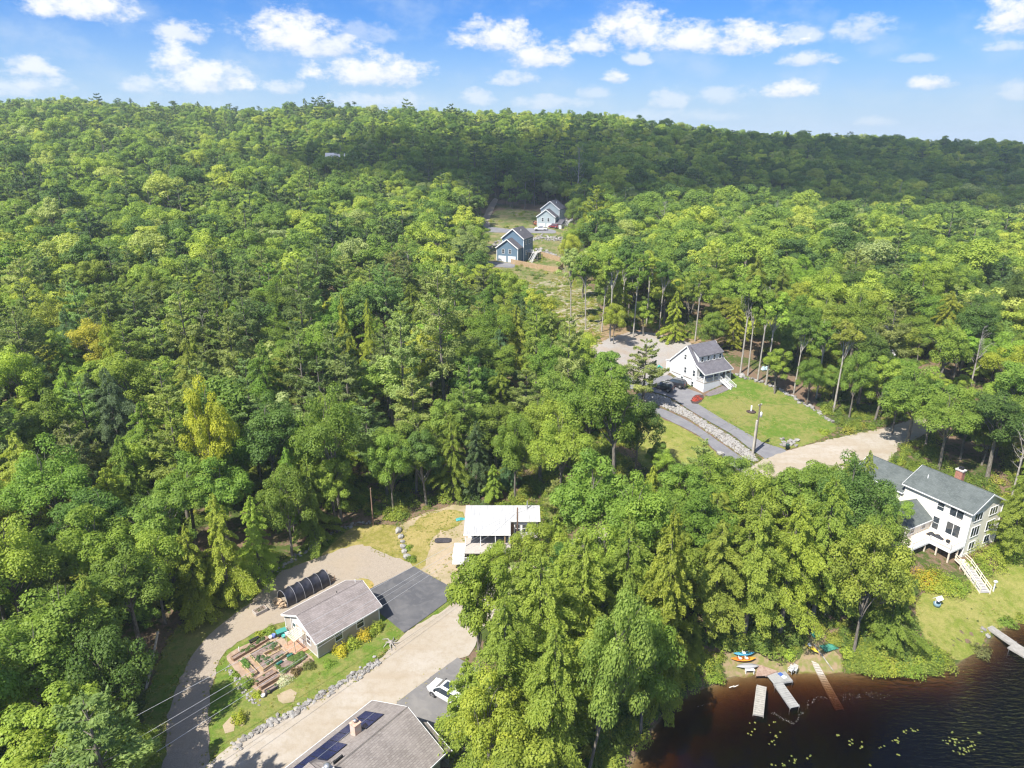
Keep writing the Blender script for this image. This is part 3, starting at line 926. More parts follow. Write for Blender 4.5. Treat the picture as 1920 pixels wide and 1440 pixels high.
def window(root, p, ang, w, hh, frame=None, glass=None, style='double', name='window', muntins=True):
    """A window on a wall: p = middle of its sill, ang = direction the wall faces (degrees, local). frame > pane."""
    frame, glass = frame or WHITE, glass or GLASS
    key = (round(w, 2), round(hh, 2), style, frame.name, glass.name, muntins)
    if key not in WIN:
        f = MB()
        c = 0.09
        f.box(-w / 2 - c, -w / 2, -.05, .04, -c, hh + c); f.box(w / 2, w / 2 + c, -.05, .04, -c, hh + c)
        f.box(-w / 2, w / 2, -.05, .04, hh, hh + c); f.box(-w / 2, w / 2, -.07, .04, -c, 0)
        if style == 'double':
            f.box(-w / 2, w / 2, -.03, .03, hh / 2 - .03, hh / 2 + .03)
        if style == 'pair':
            f.box(-.04, .04, -.04, .03, 0, hh)
        if style == 'triple':
            for q in (-w / 6, w / 6):
                f.box(q - .04, q + .04, -.04, .03, 0, hh)
        g_ = MB(); g_.box(-w / 2, w / 2, -.012, .02, 0, hh)
        WIN[key] = (f.data('window', frame), g_.data('pane', glass))
    a = math.radians(ang)
    o = put(name, WIN[key][0], root, p, (0, 0, a + PI / 2))
    put('pane', WIN[key][1], o)
    return o


def railing(mb, a, b, hh=0.95, gap=0.14, m=0, posts=True, th=0.03):
    a, b = Vector(a), Vector(b)
    L = (b - a).length
    z = Vector((0, 0, 1))
    bar(mb, a + z * hh, b + z * hh, .08, .05, m); bar(mb, a + z * .12, b + z * .12, .05, .05, m)
    for i in range(int(L / gap) + 1):
        q = a.lerp(b, min(1, i * gap / L))
        mb.box(q.x - th / 2, q.x + th / 2, q.y - th / 2, q.y + th / 2, q.z + .1, q.z + hh - .04, m)
    if posts:
        for q in (a, b):
            mb.box(q.x - .05, q.x + .05, q.y - .05, q.y + .05, q.z, q.z + hh + .06, m)


def rails(root, m, *runs):
    for a_ in runs:
        q = MB(); railing(q, *a_); q.build('railing', m, root)


def foot(poly):
    FOOTPRINTS.append(poly)


def place(root, pts):
    """Local outline of a building as a ground footprint."""
    M = Matrix.Translation(root.location) @ Matrix.Rotation(root.rotation_euler[2], 4, 'Z')
    foot([tuple((M @ Vector((x, y, 0))).xy) for x, y in pts])


def stairs(mb, a, b, width, n, m=0, stringers=True):
    """Open stair from top a to bottom b."""
    a, b = Vector(a), Vector(b)
    d = (b - a); s = Vector((-d.y, d.x, 0)).normalized() * width / 2
    run = Vector((d.x, d.y, 0)) / n
    for i in range(n):
        c = a + Vector((d.x, d.y, d.z)) * ((i + .5) / n)
        p = [c - run * .55 - s, c + run * .55 - s, c + run * .55 + s, c - run * .55 + s]
        mb.mesh([(q.x, q.y, c.z) for q in p] + [(q.x, q.y, c.z - .05) for q in p], [(0, 1, 2, 3), (7, 6, 5, 4), (0, 4, 5, 1), (1, 5, 6, 2), (2, 6, 7, 3), (3, 7, 4, 0)], m)
    if stringers:
        for q in (s, -s):
            bar(mb, a + q, b + q, .05, .26, m)


# ------------------------------------------------------------------ grey cottage with the brown roof
def cottage():
    g0 = 3.38
    r = empty('cottage', (-22.13, 69.7, g0), math.radians(47.2), 'small grey-beige cottage with brown shingle roof beside the raised garden beds', 'house')
    x0, x1, y0, y1, E_, R_ = -4.35, 4.35, -3.55, 3.55, 2.35, 4.1
    tan = siding('beige_clapboard', (0.44, 0.385, 0.33))
    mb = MB(); house_walls(mb, x0, x1, y0, y1, -.5, E_, R_, mg=1)
    mb.build('wall', [tan, siding('white_gable_siding', (0.74, 0.72, 0.68))], r)
    b = MB(); b.box(x0 - .03, x1 + .03, y0 - .03, y1 + .03, -.6, .14); b.build('foundation', CONCRETE, r)
    gable_roof(r, x0, x1, y0, y1, E_, R_, .32, .35, .12, shingles('brown_grey_shingles', (0.215, 0.185, 0.175), (0.28, 0.245, 0.235)), WHITE)
    for xx, yy in ((x0, y0), (x1, y0), (x0, y1), (x1, y1)):
        b = MB(); b.box(xx - .06, xx + .06, yy - .06, yy + .06, .1, E_); b.build('corner_board', WHITE, r)
    for xx in (-1.5, 1.55):
        window(r, (xx, y0 - .01, .85), -90, .95, 1.15)
    window(r, (x0 - .01, -1.75, .95), 180, .8, 1.15)
    window(r, (x0 - .01, 1.35, 1.6), 180, .55, .6, style='single')
    b = MB(); b.box(x0 - .06, x0, -.35, .55, .1, 2.1); d = b.build('door', WHITE, r)
    k = MB(); k.lathe([(.04, 0), (.05, .03), (.03, .05)], 8, M=Matrix.Translation((x0 - .06, .42, 1.05)) @ Matrix.Rotation(-PI / 2, 4, 'Y')); k.build('handle', METAL, d)
    b = MB(); b.tube([(x0 - .12, 1.85, 0), (x0 - .12, 1.85, 3.1)], .05, 8); b.build('vent_pipe', WHITE, r)
    b = MB(); b.tube([(1.2, .5, 3.9), (1.2, .5, 4.15)], .06, 8); b.build('roof_vent', BLACKISH, r)
    b = MB(); b.tube([(4.0, .6, 3.8), (4.0, .6, 4.35)], .05, 8); b.build('roof_vent', WHITE, r)
    b = MB(); b.tube([(x0 - .1, y0 - .1, E_ - .1), (x0 - .1, y0 - .1, .1)], .045, 8); b.build('downspout', WHITE, r)
    # porch awning of old window sashes
    aw = MB()
    a0, a1 = Vector((x0 - .1, -1.0, 2.05)), Vector((x0 - 1.45, -1.0, 1.75))
    W_ = 1.9
    for s in (0, 1):
        bar(aw, a0.lerp(a1, s), a0.lerp(a1, s) + Vector((0, W_, 0)), .08, .07)
    bar(aw, a0.lerp(a1, .5), a0.lerp(a1, .5) + Vector((0, W_, 0)), .07, .06)
    for s in range(7):
        o = Vector((0, W_ * s / 6, .004))
        bar(aw, a0 + o, a1 + o, .05, .07)
    for yy in (-.95, .85):
        aw.box(a1.x - .04, a1.x + .04, yy - .04, yy + .04, 0, 1.7)
    ao = aw.build('porch_awning', mat('cream_wood', (0.60, 0.52, 0.38), .6), r)
    gg = MB(); gg.slab([(a0.x, -1.0, 2.0), (a1.x, -1.0, 1.70), (a1.x, .9, 1.70), (a0.x, .9, 2.0)], .012)
    gl_ = bpy.data.materials.new('awning_glass'); gl_.use_nodes = True
    pb = gl_.node_tree.nodes['Principled BSDF']; pb.inputs['Base Color'].default_value = (.8, .86, .84, 1); pb.inputs['Roughness'].default_value = .1; pb.inputs['Alpha'].default_value = .18
    gg.build('pane', gl_, ao)
    b = MB(); b.box(x0 - 1.8, x0 - .03, -1.5, 1.4, -.1, .12); b.build('doorstep', mat('brick_paving', (.36, .2, .13), .9, col2=(.46, .28, .19), vscale=6), r)
    place(r, [(x0 - .5, y0 - .5), (x1 + .5, y0 - .5), (x1 + .5, y1 + .5), (x0 - .5, y1 + .5)])
    return r


# ------------------------------------------------------------------ bottom house with solar panels
def solar_house():
    th = 51.5
    r = empty('solar_house', (-10.5, 52.5, 2.6), math.radians(th), 'brown-roofed house with solar panels at the bottom edge of the photo', 'house')
    # local x runs back along the ridge towards the asphalt (0 = far gable), y to the left (road side)
    L, yl, yr, E_, R_ = -17.0, 5.5, -5.05, 2.35, 4.85
    sh = shingles('tan_brown_shingles', (0.20, 0.175, 0.16), (0.27, 0.24, 0.22), 1.6)
    mb = MB(); house_walls(mb, L, -.1, yr + .4, yl - .4, -.8, E_, R_ - .1, 0.0)
    mb.build('wall', siding('grey_clapboard', (0.30, 0.28, 0.26)), r)
    gable_roof(r, L, -.1, yr + .4, yl - .4, E_ - .02, R_ - .15, .4, .4, .15, sh, WHITE, 0.0)
    # lower end roof beyond the gable, its dark gap beside the upper rake
    b = MB(); b.slab([(.05, -1.0, R_ - 1.05), (.05, yr + .1, E_ - .15), (1.3, yr + .1, E_ - .75), (1.3, -1.6, R_ - 1.75)], .14); b.build('end_roof', sh, r)
    b = MB(); bar(b, (1.34, -1.6, R_ - 1.73), (1.34, yr + .1, E_ - .73), .06, .2); b.build('fascia_board', WHITE, r)
    b = MB(); b.face([(0.02, -.6, R_ - 1.0), (.02, yr + .4, E_ - .5), (.02, yr + .4, -.8), (.02, -.6, -.8)]); b.face([(1.15, yr + .4, -.8), (1.15, -1.6, -.8), (1.15, -1.6, R_ - 1.95), (1.15, yr + .4, E_ - .9)]); b.build('end_wall', siding('grey_clapboard', (0.30, 0.28, 0.26)), r)
    # solar panels on the road-side plane
    s = (R_ - E_) / (yl - .4)
    nrm = Vector((0, s, 1)).normalized()
    down = Vector((0, 1, -s)).normalized()
    panel_m = mat('solar_cell_blue', (0.012, 0.016, 0.06), 0.2, spec=0.5, col2=(0.02, 0.025, 0.085), vscale=.6)
    frame_m = mat('black_panel_frame', (0.02, 0.02, 0.025), .4)

    def panel(x, q, wx=1.12, wq=1.62):
        o = Vector((x, 0, R_)) + down * q + nrm * .14
        f = MB(); f.slab([o, o + Vector((-wx, 0, 0)), o + Vector((-wx, 0, 0)) + down * wq, o + down * wq], .05)
        fo = f.build('solar_panel', frame_m, r)
        e = .035
        g_ = MB(); p0 = o + nrm * .006
        g_.slab([p0 + Vector((-e, 0, 0)) + down * e, p0 + Vector((-wx + e, 0, 0)) + down * e, p0 + Vector((-wx + e, 0, 0)) + down * (wq - e), p0 + Vector((-e, 0, 0)) + down * (wq - e)], .01)
        g_.build('cells', panel_m, fo)
    q0, q1 = 1.75, 3.40
    for i in range(10):
        panel(-1.35 - 1.14 * i, q1)
    for i in (0, 1, 4, 5, 6):
        panel(-1.35 - 1.14 * i, q0)
    b = MB(); b.tube([Vector((-1.3, 0, R_)) + down * 3.385 + nrm * .15, Vector((-12.7, 0, R_)) + down * 3.385 + nrm * .15], .025, 6); b.build('panel_rail', METAL, r)
    # chimneys
    st = mat('tan_chimney_block', (0.52, 0.47, 0.42), .9, col2=(0.60, 0.42, 0.32), vscale=2.5)
    c = MB(); c.box(-4.7, -3.95, 1.9, 2.65, 2.8, 5.05); co_ = c.build('chimney', st, r)
    c = MB(); c.box(-4.75, -3.9, 1.85, 2.7, 5.05, 5.13); c.build('cap', mat('terracotta_slab', (.55, .36, .27), .9, var=.2), co_)
    c = MB(); c.lathe([(.13, 0), (.13, .25), (.2, .27), (.2, .33), (.05, .38)], 10, M=Matrix.Translation((-4.32, 2.27, 5.13))); c.build('flue', METAL, co_)
    c = MB(); c.box(-9.9, -9.0, -.75, .15, 3.6, 5.75); co_ = c.build('chimney', CONCRETE, r)
    c = MB(); c.lathe([(.2, 0), (.2, .3), (.3, .33), (.3, .42), (.08, .5)], 12, M=Matrix.Translation((-9.45, -.3, 5.75))); c.build('flue', METAL, co_)
    # small cross gable on the road side
    cg = MB()
    zz = lambda y: R_ - s * y
    p0, p1 = Vector((-9.6, .5, zz(.5) + .2)), Vector((-9.6, 2.3, zz(.5) + .16))
    e0, e1, e2, e3 = Vector((-11.6, 1.0, zz(1.0) + .06)), Vector((-11.3, 3.3, zz(3.3) + .06)), Vector((-8.0, 3.3, zz(3.3) + .06)), Vector((-7.8, 1.0, zz(1.0) + .06))
    for q in ((p0, p1, e1, e0), (p1, e2, e1), (p0, e3, e2, p1)):
        cg.slab(q, .1)
    cg.build('dormer_roof', sh, r)
    b = MB(); b.box(-8.3, -7.3, .35, .5, 4.6, 4.98); b.build('ridge_vent', BLACKISH, r)
    for xx in (-3.0, -6.5):
        window(r, (xx, yr + .39, .6), -90, 1.1, 1.2)
    place(r, [(L, yr), (1.6, yr), (1.6, yl), (L, yl)])
    # a lantern post at the road-side eave
    return r


# ------------------------------------------------------------------ white cabin with the white metal roof
def cabin():
    r = empty('cabin', (-6.75, 83.5, 4.9), 0, 'small white cabin with white metal roof and shaded front porch', 'cabin')
    # local x along the front, y away from the camera
    metal = mat('white_metal_roofing', (0.43, 0.43, 0.435), 0.55, col2=(0.31, 0.31, 0.315), vscale=.9, fac=(.45, .8), spec=.3, stretch=(3.0, .5, 1))
    wall_m = mat('white_painted_boards', (0.68, 0.67, 0.65), .7, var=.08)
    zb, zf = 4.15, 2.85                       # roof back edge, front edge
    yb = 5.9
    sl = (zb - zf) / yb
    rf = MB()
    rf.slab([(-.1, 0, zf), (6.55, 0, zf), (6.55, 2.72, zf + sl * 2.72), (-.1, 2.72, zf + sl * 2.72)], .1)
    rf.slab([(-.1, 2.72, zf + sl * 2.72), (10.85, 2.72, zf + sl * 2.72), (10.85, yb, zb), (-.1, yb, zb)], .1)
    for i in range(37):
        xx = -.08 + i * .295
        y0 = 0 if xx < 6.5 else 2.72
        bar(rf, (xx, y0, zf + sl * y0 + .035), (xx, yb, zb + .035), .03, .045)
    rf.build('roof', metal, r)
    b = MB(); bar(b, (-.12, -.03, zf + .02), (6.57, -.03, zf + .02), .05, .18); bar(b, (6.58, 2.69, zf + sl * 2.72 + .02), (10.87, 2.69, zf + sl * 2.72 + .02), .05, .18); b.build('fascia_board', WHITE, r)
    w = MB()
    w.box(.35, 6.3, 2.3, 5.6, -1.4, 3.2); w.box(6.3, 10.5, 3.1, 5.6, -1.4, 3.35)
    w.build('wall', wall_m, r)
    b = MB(); b.box(1.2, 6.2, 2.26, 2.29, .95, 2.6); b.build('porch_shade_panel', mat('porch_shade', (.05, .045, .045), .6), r)  # dark panel added for the shade inside the open porch
    window(r, (7.55, 3.08, 1.3), -90, .7, 1.3); window(r, (8.7, 3.08, 1.3), -90, .9, 1.3)
    window(r, (10.0, 3.08, 1.3), -90, .6, 1.2)
    b = MB(); b.box(6.55, 7.0, 3.03, 3.09, .9, 2.8); b.build('door', BROWN_WOOD, r)
    b = MB(); b.box(7.2, 10.4, 2.9, 3.1, -.6, 1.05); b.build('stone_base', mat('pale_fieldstone', (.55, .50, .45), .9, col2=(.36, .33, .3), vscale=3, fac=(.45, .55), bump=.04, bscale=4), r)
    d = MB(); d.box(.1, 6.6, -1.6, 2.3, .72, .86)
    for i in range(13):
        d.box(.1, 6.6, -1.58 + i * .3, -1.31 + i * .3, .861, .885)
    d.build('deck', WEATHERED, r)
    for xx, mm in ((.15, WHITE), (2.3, WHITE), (4.4, WHITE), (5.75, NEW_WOOD), (6.35, WHITE)):
        b = MB(); b.box(xx - .05, xx + .05, .05, .15, .86, zf - .08); b.build('porch_post', mm, r)
    for xx in (.3, 2.4, 4.5, 6.4):
        b = MB(); b.box(xx - .06, xx + .06, -1.5, -1.38, -.9, .72); b.build('deck_post', WEATHERED, r)
    ra = MB(); ra.slab([(-1.5, -1.9, .86), (.1, -1.9, .86), (.1, 1.0, .86), (-1.5, 1.0, .86)], .1)
    for i in range(4):
        ra.box(-1.5, .1, -1.9 - .3 * (i + 1), -1.9 - .3 * i, .5 - .17 * i, .66 - .17 * i)
    ra.build('landing', mat('pale_grey_boards', (.62, .6, .57), .8, var=.1), r)
    rails(r, WHITE, ((-1.5, -1.9, .0), (.1, -1.9, .0), .8), ((.1, -2.6, .0), (.7, -2.6, .0), .8))
    b = MB(); b.tube([(9.0, 5.2, 3.9), (9.0, 5.2, 5.3)], .08, 8); b.build('stovepipe', METAL, r)
    for (xx, yy) in ((1.4, 2.6), (2.4, 2.5), (4.9, 2.6), (2.2, 5.4), (4.4, 5.5)):
        b = MB(); zz = zf + sl * yy; b.box(xx, xx + .22, yy, yy + .07, zz + .002, zz + .03); b.build('roof_scuff', mat('grey_scuff', (.35, .34, .33), .8), r)
    rp = MB(); bar(rp, (6.7, .6, .9), (8.6, 2.2, -.2), .06, .06); bar(rp, (6.4, -.4, 1.5), (8.4, 1.4, .6), .05, .05); bar(rp, (4.6, -1.7, 1.45), (6.5, .2, 1.6), .05, .06); rp.build('handrail', WEATHERED, r)
    place(r, [(-1.7, -3.2), (8, -3.2), (11, 2.5), (11, 6.0), (-.4, 6.0)])
    return r


# ------------------------------------------------------------------ white hillside house
def white_house():
    r = empty('white_house', (40.7, 136.3, 9.3), math.radians(30.5), 'white three-level house with grey roof and white front porch on the hillside', 'house')
    # local x along the front to the right, y back along the garage gable
    W_, D_ = 8.0, 10.4
    wm = siding('white_clapboard', (0.66, 0.66, 0.66), .16, dark=.82)
    rm = shingles('charcoal_grey_shingles', (0.115, 0.11, 0.125), (0.16, 0.153, 0.17))
    yp, yf = 5.6, 2.3                   # ridge, front wall (porch is y 0..2.3)
    zr, ze, zp, zk = 9.1, 4.75, 4.35, 5.35
    mb = MB()
    side = [(0, yf, -.4), (0, yf, zk), (0, yp, zr), (0, D_, ze), (0, D_, -.4)]
    mb.face([(x, y, z) for x, y, z in side])
    mb.face([(W_, y, z) for x, y, z in reversed(side)])
    mb.face([(0, yf, -.4), (W_, yf, -.4), (W_, yf, zk), (0, yf, zk)]); mb.face([(W_, D_, -.4), (0, D_, -.4), (0, D_, ze), (W_, D_, ze)])
    mb.build('wall', wm, r)
    rf = MB(); o = .25
    rf.slab([(-o, yp, zr + .15), (W_ + o, yp, zr + .15), (W_ + o, D_ + .35, ze - .12), (-o, D_ + .35, ze - .12)], .15)
    rf.slab([(-o, yf + .2, zk + .42), (W_ + o, yf + .2, zk + .42), (W_ + o, yp, zr + .15), (-o, yp, zr + .15)], .15)
    rf.slab([(-o, -.3, zp - .05), (W_ + o, -.3, zp - .05), (W_ + o, yf + .2, zk + .42), (-o, yf + .2, zk + .42)], .15)
    rf.build('roof', rm, r)
    for (a, b_) in (((-.28, D_ + .35, ze - .1), (-.28, yp, zr + .17)), ((-.28, yf + .2, zk + .44), (-.28, yp, zr + .17)), ((-.28, -.3, zp - .03), (-.28, yf + .2, zk + .44)),
                    ((-.26, -.33, zp - .04), (W_ + .26, -.33, zp - .04)), ((W_ + .28, -.3, zp - .03), (W_ + .28, yf + .2, zk + .44)), ((W_ + .28, yf + .2, zk + .44), (W_ + .28, yp, zr + .17))):
        b = MB(); bar(b, a, b_, .05, .22); b.build('rake_board', WHITE, r)
    # shed dormer with four windows
    dz0, dz1, dy = 5.75, 7.35, 2.75
    d = MB()
    x0, x1 = .75, W_ - .2
    d.face([(x0, dy, dz0 - .5), (x1, dy, dz0 - .5), (x1, dy, dz1), (x0, dy, dz1)])
    for xx, fl in ((x0, 1), (x1, 0)):
        tri = [(xx, dy, dz0 - .4), (xx, dy, dz1), (xx, yp - .1, zr + .0)]
        d.face(tri if not fl else tri[::-1])
    do = d.build('dormer', wm, r)
    b = MB(); b.slab([(x0 - .2, dy - .25, dz1 + .02), (x1 + .2, dy - .25, dz1 + .02), (x1 + .2, yp, zr + .19), (x0 - .2, yp, zr + .19)], .14); b.build('dormer_roof', rm, r)
    for i in range(4):
        window(r, (x0 + .95 + i * 1.78, dy - .01, dz0 + .3), -90, .62, 1.05)
    # gable windows and garage doors (left wall faces local -x)
    for (yy, zz, ww, hh) in ((6.0, 6.05, .62, 1.05), (5.7, 3.05, .62, 1.25), (3.1, 3.0, .62, 1.3), (6.5, .75, .62, 1.2), (3.3, .5, .6, 1.2)):
        window(r, (-.01, yy, zz), 180, ww, hh)
    for yy in (8.4, 4.9):
        g_ = MB()
        for k in range(4):
            g_.box(-.05, .02, yy - 1.25, yy + 1.25, .02 + k * .53, .52 + k * .53)
        g_.box(-.12, .02, yy - 1.35, yy + 1.35, 2.16, 2.26, 1)
        g_.build('garage_door', [mat('garage_white', (.72, .73, .75), .5), mat('brown_drip_edge', (.2, .17, .15), .7)], r)
    b = MB(); b.box(-.03, -.005, -.05, D_, 2.45, 2.52); b.build('belt_board', WHITE, r)
    # porch: deck, posts, skirt of boards, railings, steps
    pz = 2.3
    b = MB(); b.box(-.02, W_, 0, yf, pz - .15, pz); b.build('porch_floor', WEATHERED, r)
    for xx in (.1, 2.75, 4.4, 6.4, W_ - .1):
        b = MB(); b.box(xx - .09, xx + .09, .05, .23, pz, zp - .15); b.build('porch_post', WHITE, r)
    sk = MB()
    for i in range(26):
        xx = i * (W_ / 26)
        sk.box(xx + .02, xx + W_ / 26 - .02, .02, .06, -.5, pz - .16)
    for i in range(8):
        sk.box(-.01, .03, i * .29 + .02, i * .29 + .27, -.3, pz - .16)
    sk.build('porch_skirt', mat('white_skirt', (.72, .73, .76), .6), r)
    rails(r, WHITE, ((.1, .12, pz), (2.7, .12, pz), .9), ((2.8, .12, pz), (4.35, .12, pz), .9), ((6.45, .12, pz), (W_ - .1, .12, pz), .9), ((.05, .15, pz), (.05, yf, pz), .9))
    window(r, (1.6, yf - .01, pz + .7), -90, 1.7, 1.1, glass=BLUE_GLASS, style='pair')
    window(r, (6.9, yf - .01, pz + .7), -90, 1.2, 1.1, glass=BLUE_GLASS, style='pair')
    b = MB(); b.box(4.8, 5.75, yf - .06, yf, pz, pz + 2.0); b.build('door', mat('dark_door', (.07, .06, .06), .5), r)
    st = MB(); stairs(st, (5.4, 0, pz), (6.3, -2.5, .55), 1.5, 10)
    rails(r, WHITE, ((4.65, 0, pz), (5.55, -2.5, .55), .9, .2), ((6.15, 0, pz), (7.05, -2.5, .55), .9, .2))
    st.build('front_steps', WHITE, r)
    # rear bump-out
    b = MB(); b.box(.1, 3.2, D_, D_ + 1.4, 1.5, 4.3); b.build('rear_bay', wm, r)
    b = MB(); b.slab([(-.05, D_, 4.7), (3.4, D_, 4.7), (3.4, D_ + 1.6, 4.3), (-.05, D_ + 1.6, 4.3)], .12); b.build('rear_roof', WHITE, r)
    place(r, [(-.3, -2.6), (W_ + .3, -2.6), (W_ + .3, D_ + 1.6), (-.3, D_ + 1.6)])
    return r


# ------------------------------------------------------------------ the two tall gabled houses up the slope
def hill_house(loc, rz, body, label, white_basement):
    r = empty('gabled_house', loc, math.radians(rz), label, 'house')
    wm = siding(body[0], body[1], .2)
    rm = shingles('slate_grey_shingles', (0.085, 0.08, 0.09), (0.125, 0.12, 0.13))
    # ridge along local x after a quarter turn: build with gables facing local -y (front)
    W_, D_ = 8.4, 9.0

    def gabled(x0, x1, y0, y1, z0, eave, ridge, ov):
        xm = (x0 + x1) / 2
        m = MB()
        for yy, fl in ((y0, 0), (y1, 1)):
            p = [(x0, yy, z0), (x1, yy, z0), (x1, yy, eave), (xm, yy, ridge), (x0, yy, eave)]
            m.face(p if not fl else p[::-1])
        m.face([(x0, y1, z0), (x0, y0, z0), (x0, y0, eave), (x0, y1, eave)]); m.face([(x1, y0, z0), (x1, y1, z0), (x1, y1, eave), (x1, y0, eave)])
        m.build('wall', wm, r)
        s = (ridge - eave) / (xm - x0)
        rf = MB()
        for sg in (-1, 1):
            xe = xm + sg * ((x1 - x0) / 2 + ov); zz = eave + .16 - s * ov
            rf.slab([(xe, y0 - ov, zz), (xm, y0 - ov, ridge + .16), (xm, y1 + ov * .5, ridge + .16), (xe, y1 + ov * .5, zz)], .16)
        rf.build('roof', rm, r)
        for sg in (-1, 1):
            xe = xm + sg * ((x1 - x0) / 2 + ov); zz = eave + .18 - s * ov
            b = MB(); bar(b, (xe, y0 - ov - .03, zz), (xm, y0 - ov - .03, ridge + .18), .05, .34); b.build('rake_board', WHITE, r)
        for xx in (x0, x1):
            b = MB(); b.box(xx - .1, xx + .1, y0 - .04, y0 + .1, z0, eave); b.build('corner_board', WHITE, r)
    gabled(0, W_, 0, 4.2, -1, 5.3, 8.3, .45)
    gabled(.3, W_ + .5, 4.2, 4.2 + D_, -1, 8.3, 11.6, .45)
    for xx in (2.6, 5.3):
        window(r, (xx, -.01, 3.15), -90, .85, 1.5)
    for k in range(2):
        g_ = MB(); x0 = .7 + k * 3.8
        for q in range(4):
            g_.box(x0, x0 + 3.1, -.06, 0.03, .02 + q * .56, .55 + q * .56)
        g_.build('garage_door', mat('garage_white', (.72, .73, .75), .5), r)
    for (yy, zz) in ((6.4, 5.9), (9.5, 5.9), (6.6, 2.2), (11.4, 5.9), (10.5, 2.2)):
        window(r, (W_ + .51, yy, zz), 0, .85, 1.4)
    b = MB(); b.tube([(6.2, 8.0, 10.0), (6.2, 8.0, 11.2)], .1, 8); b.build('roof_vent', WHITE, r)
    if white_basement:
        b = MB(); b.box(W_ - 1.0, W_ + 3.2, -.6, 4.0, -1.2, 2.1); b.build('side_shed', mat('white_block', (.78, .78, .76), .6), r)
        b = MB(); b.slab([(W_ - 1.3, -.9, 2.25), (W_ + 3.4, -.9, 2.25), (W_ + 3.4, 4.2, 3.9), (W_ - 1.3, 4.2, 3.9)], .15); b.build('shed_roof', rm, r)
    # side deck with stairs
    b = MB(); b.box(W_ + .55, W_ + 4.6, 8.0, 11.6, 2.6, 2.8)
    for xx in (W_ + .9, W_ + 4.4):
        for yy in (8.2, 11.3):
            b.box(xx - .1, xx + .1, yy - .1, yy + .1, -1.5, 2.6)
    b.build('deck', WEATHERED, r)
    rails(r, WHITE, ((W_ + .6, 8.0, 2.8), (W_ + 3.0, 8.0, 2.8), 1.0, .25), ((W_ + 4.6, 8.0, 2.8), (W_ + 4.6, 11.6, 2.8), 1.0, .25))
    b = MB(); stairs(b, (W_ + 3.8, 8.0, 2.8), (W_ + 3.2, 4.4, -.4), 1.3, 12); bar(b, (W_ + 3.1, 8.0, 3.7), (W_ + 2.5, 4.4, .5), .08, .1); bar(b, (W_ + 4.5, 8.0, 3.7), (W_ + 3.9, 4.4, .5), .08, .1)
    b.build('stairs', WHITE, r)
    place(r, [(-1, -1), (W_ + 5, -1), (W_ + 5, 14), (-1, 14)])
    return r


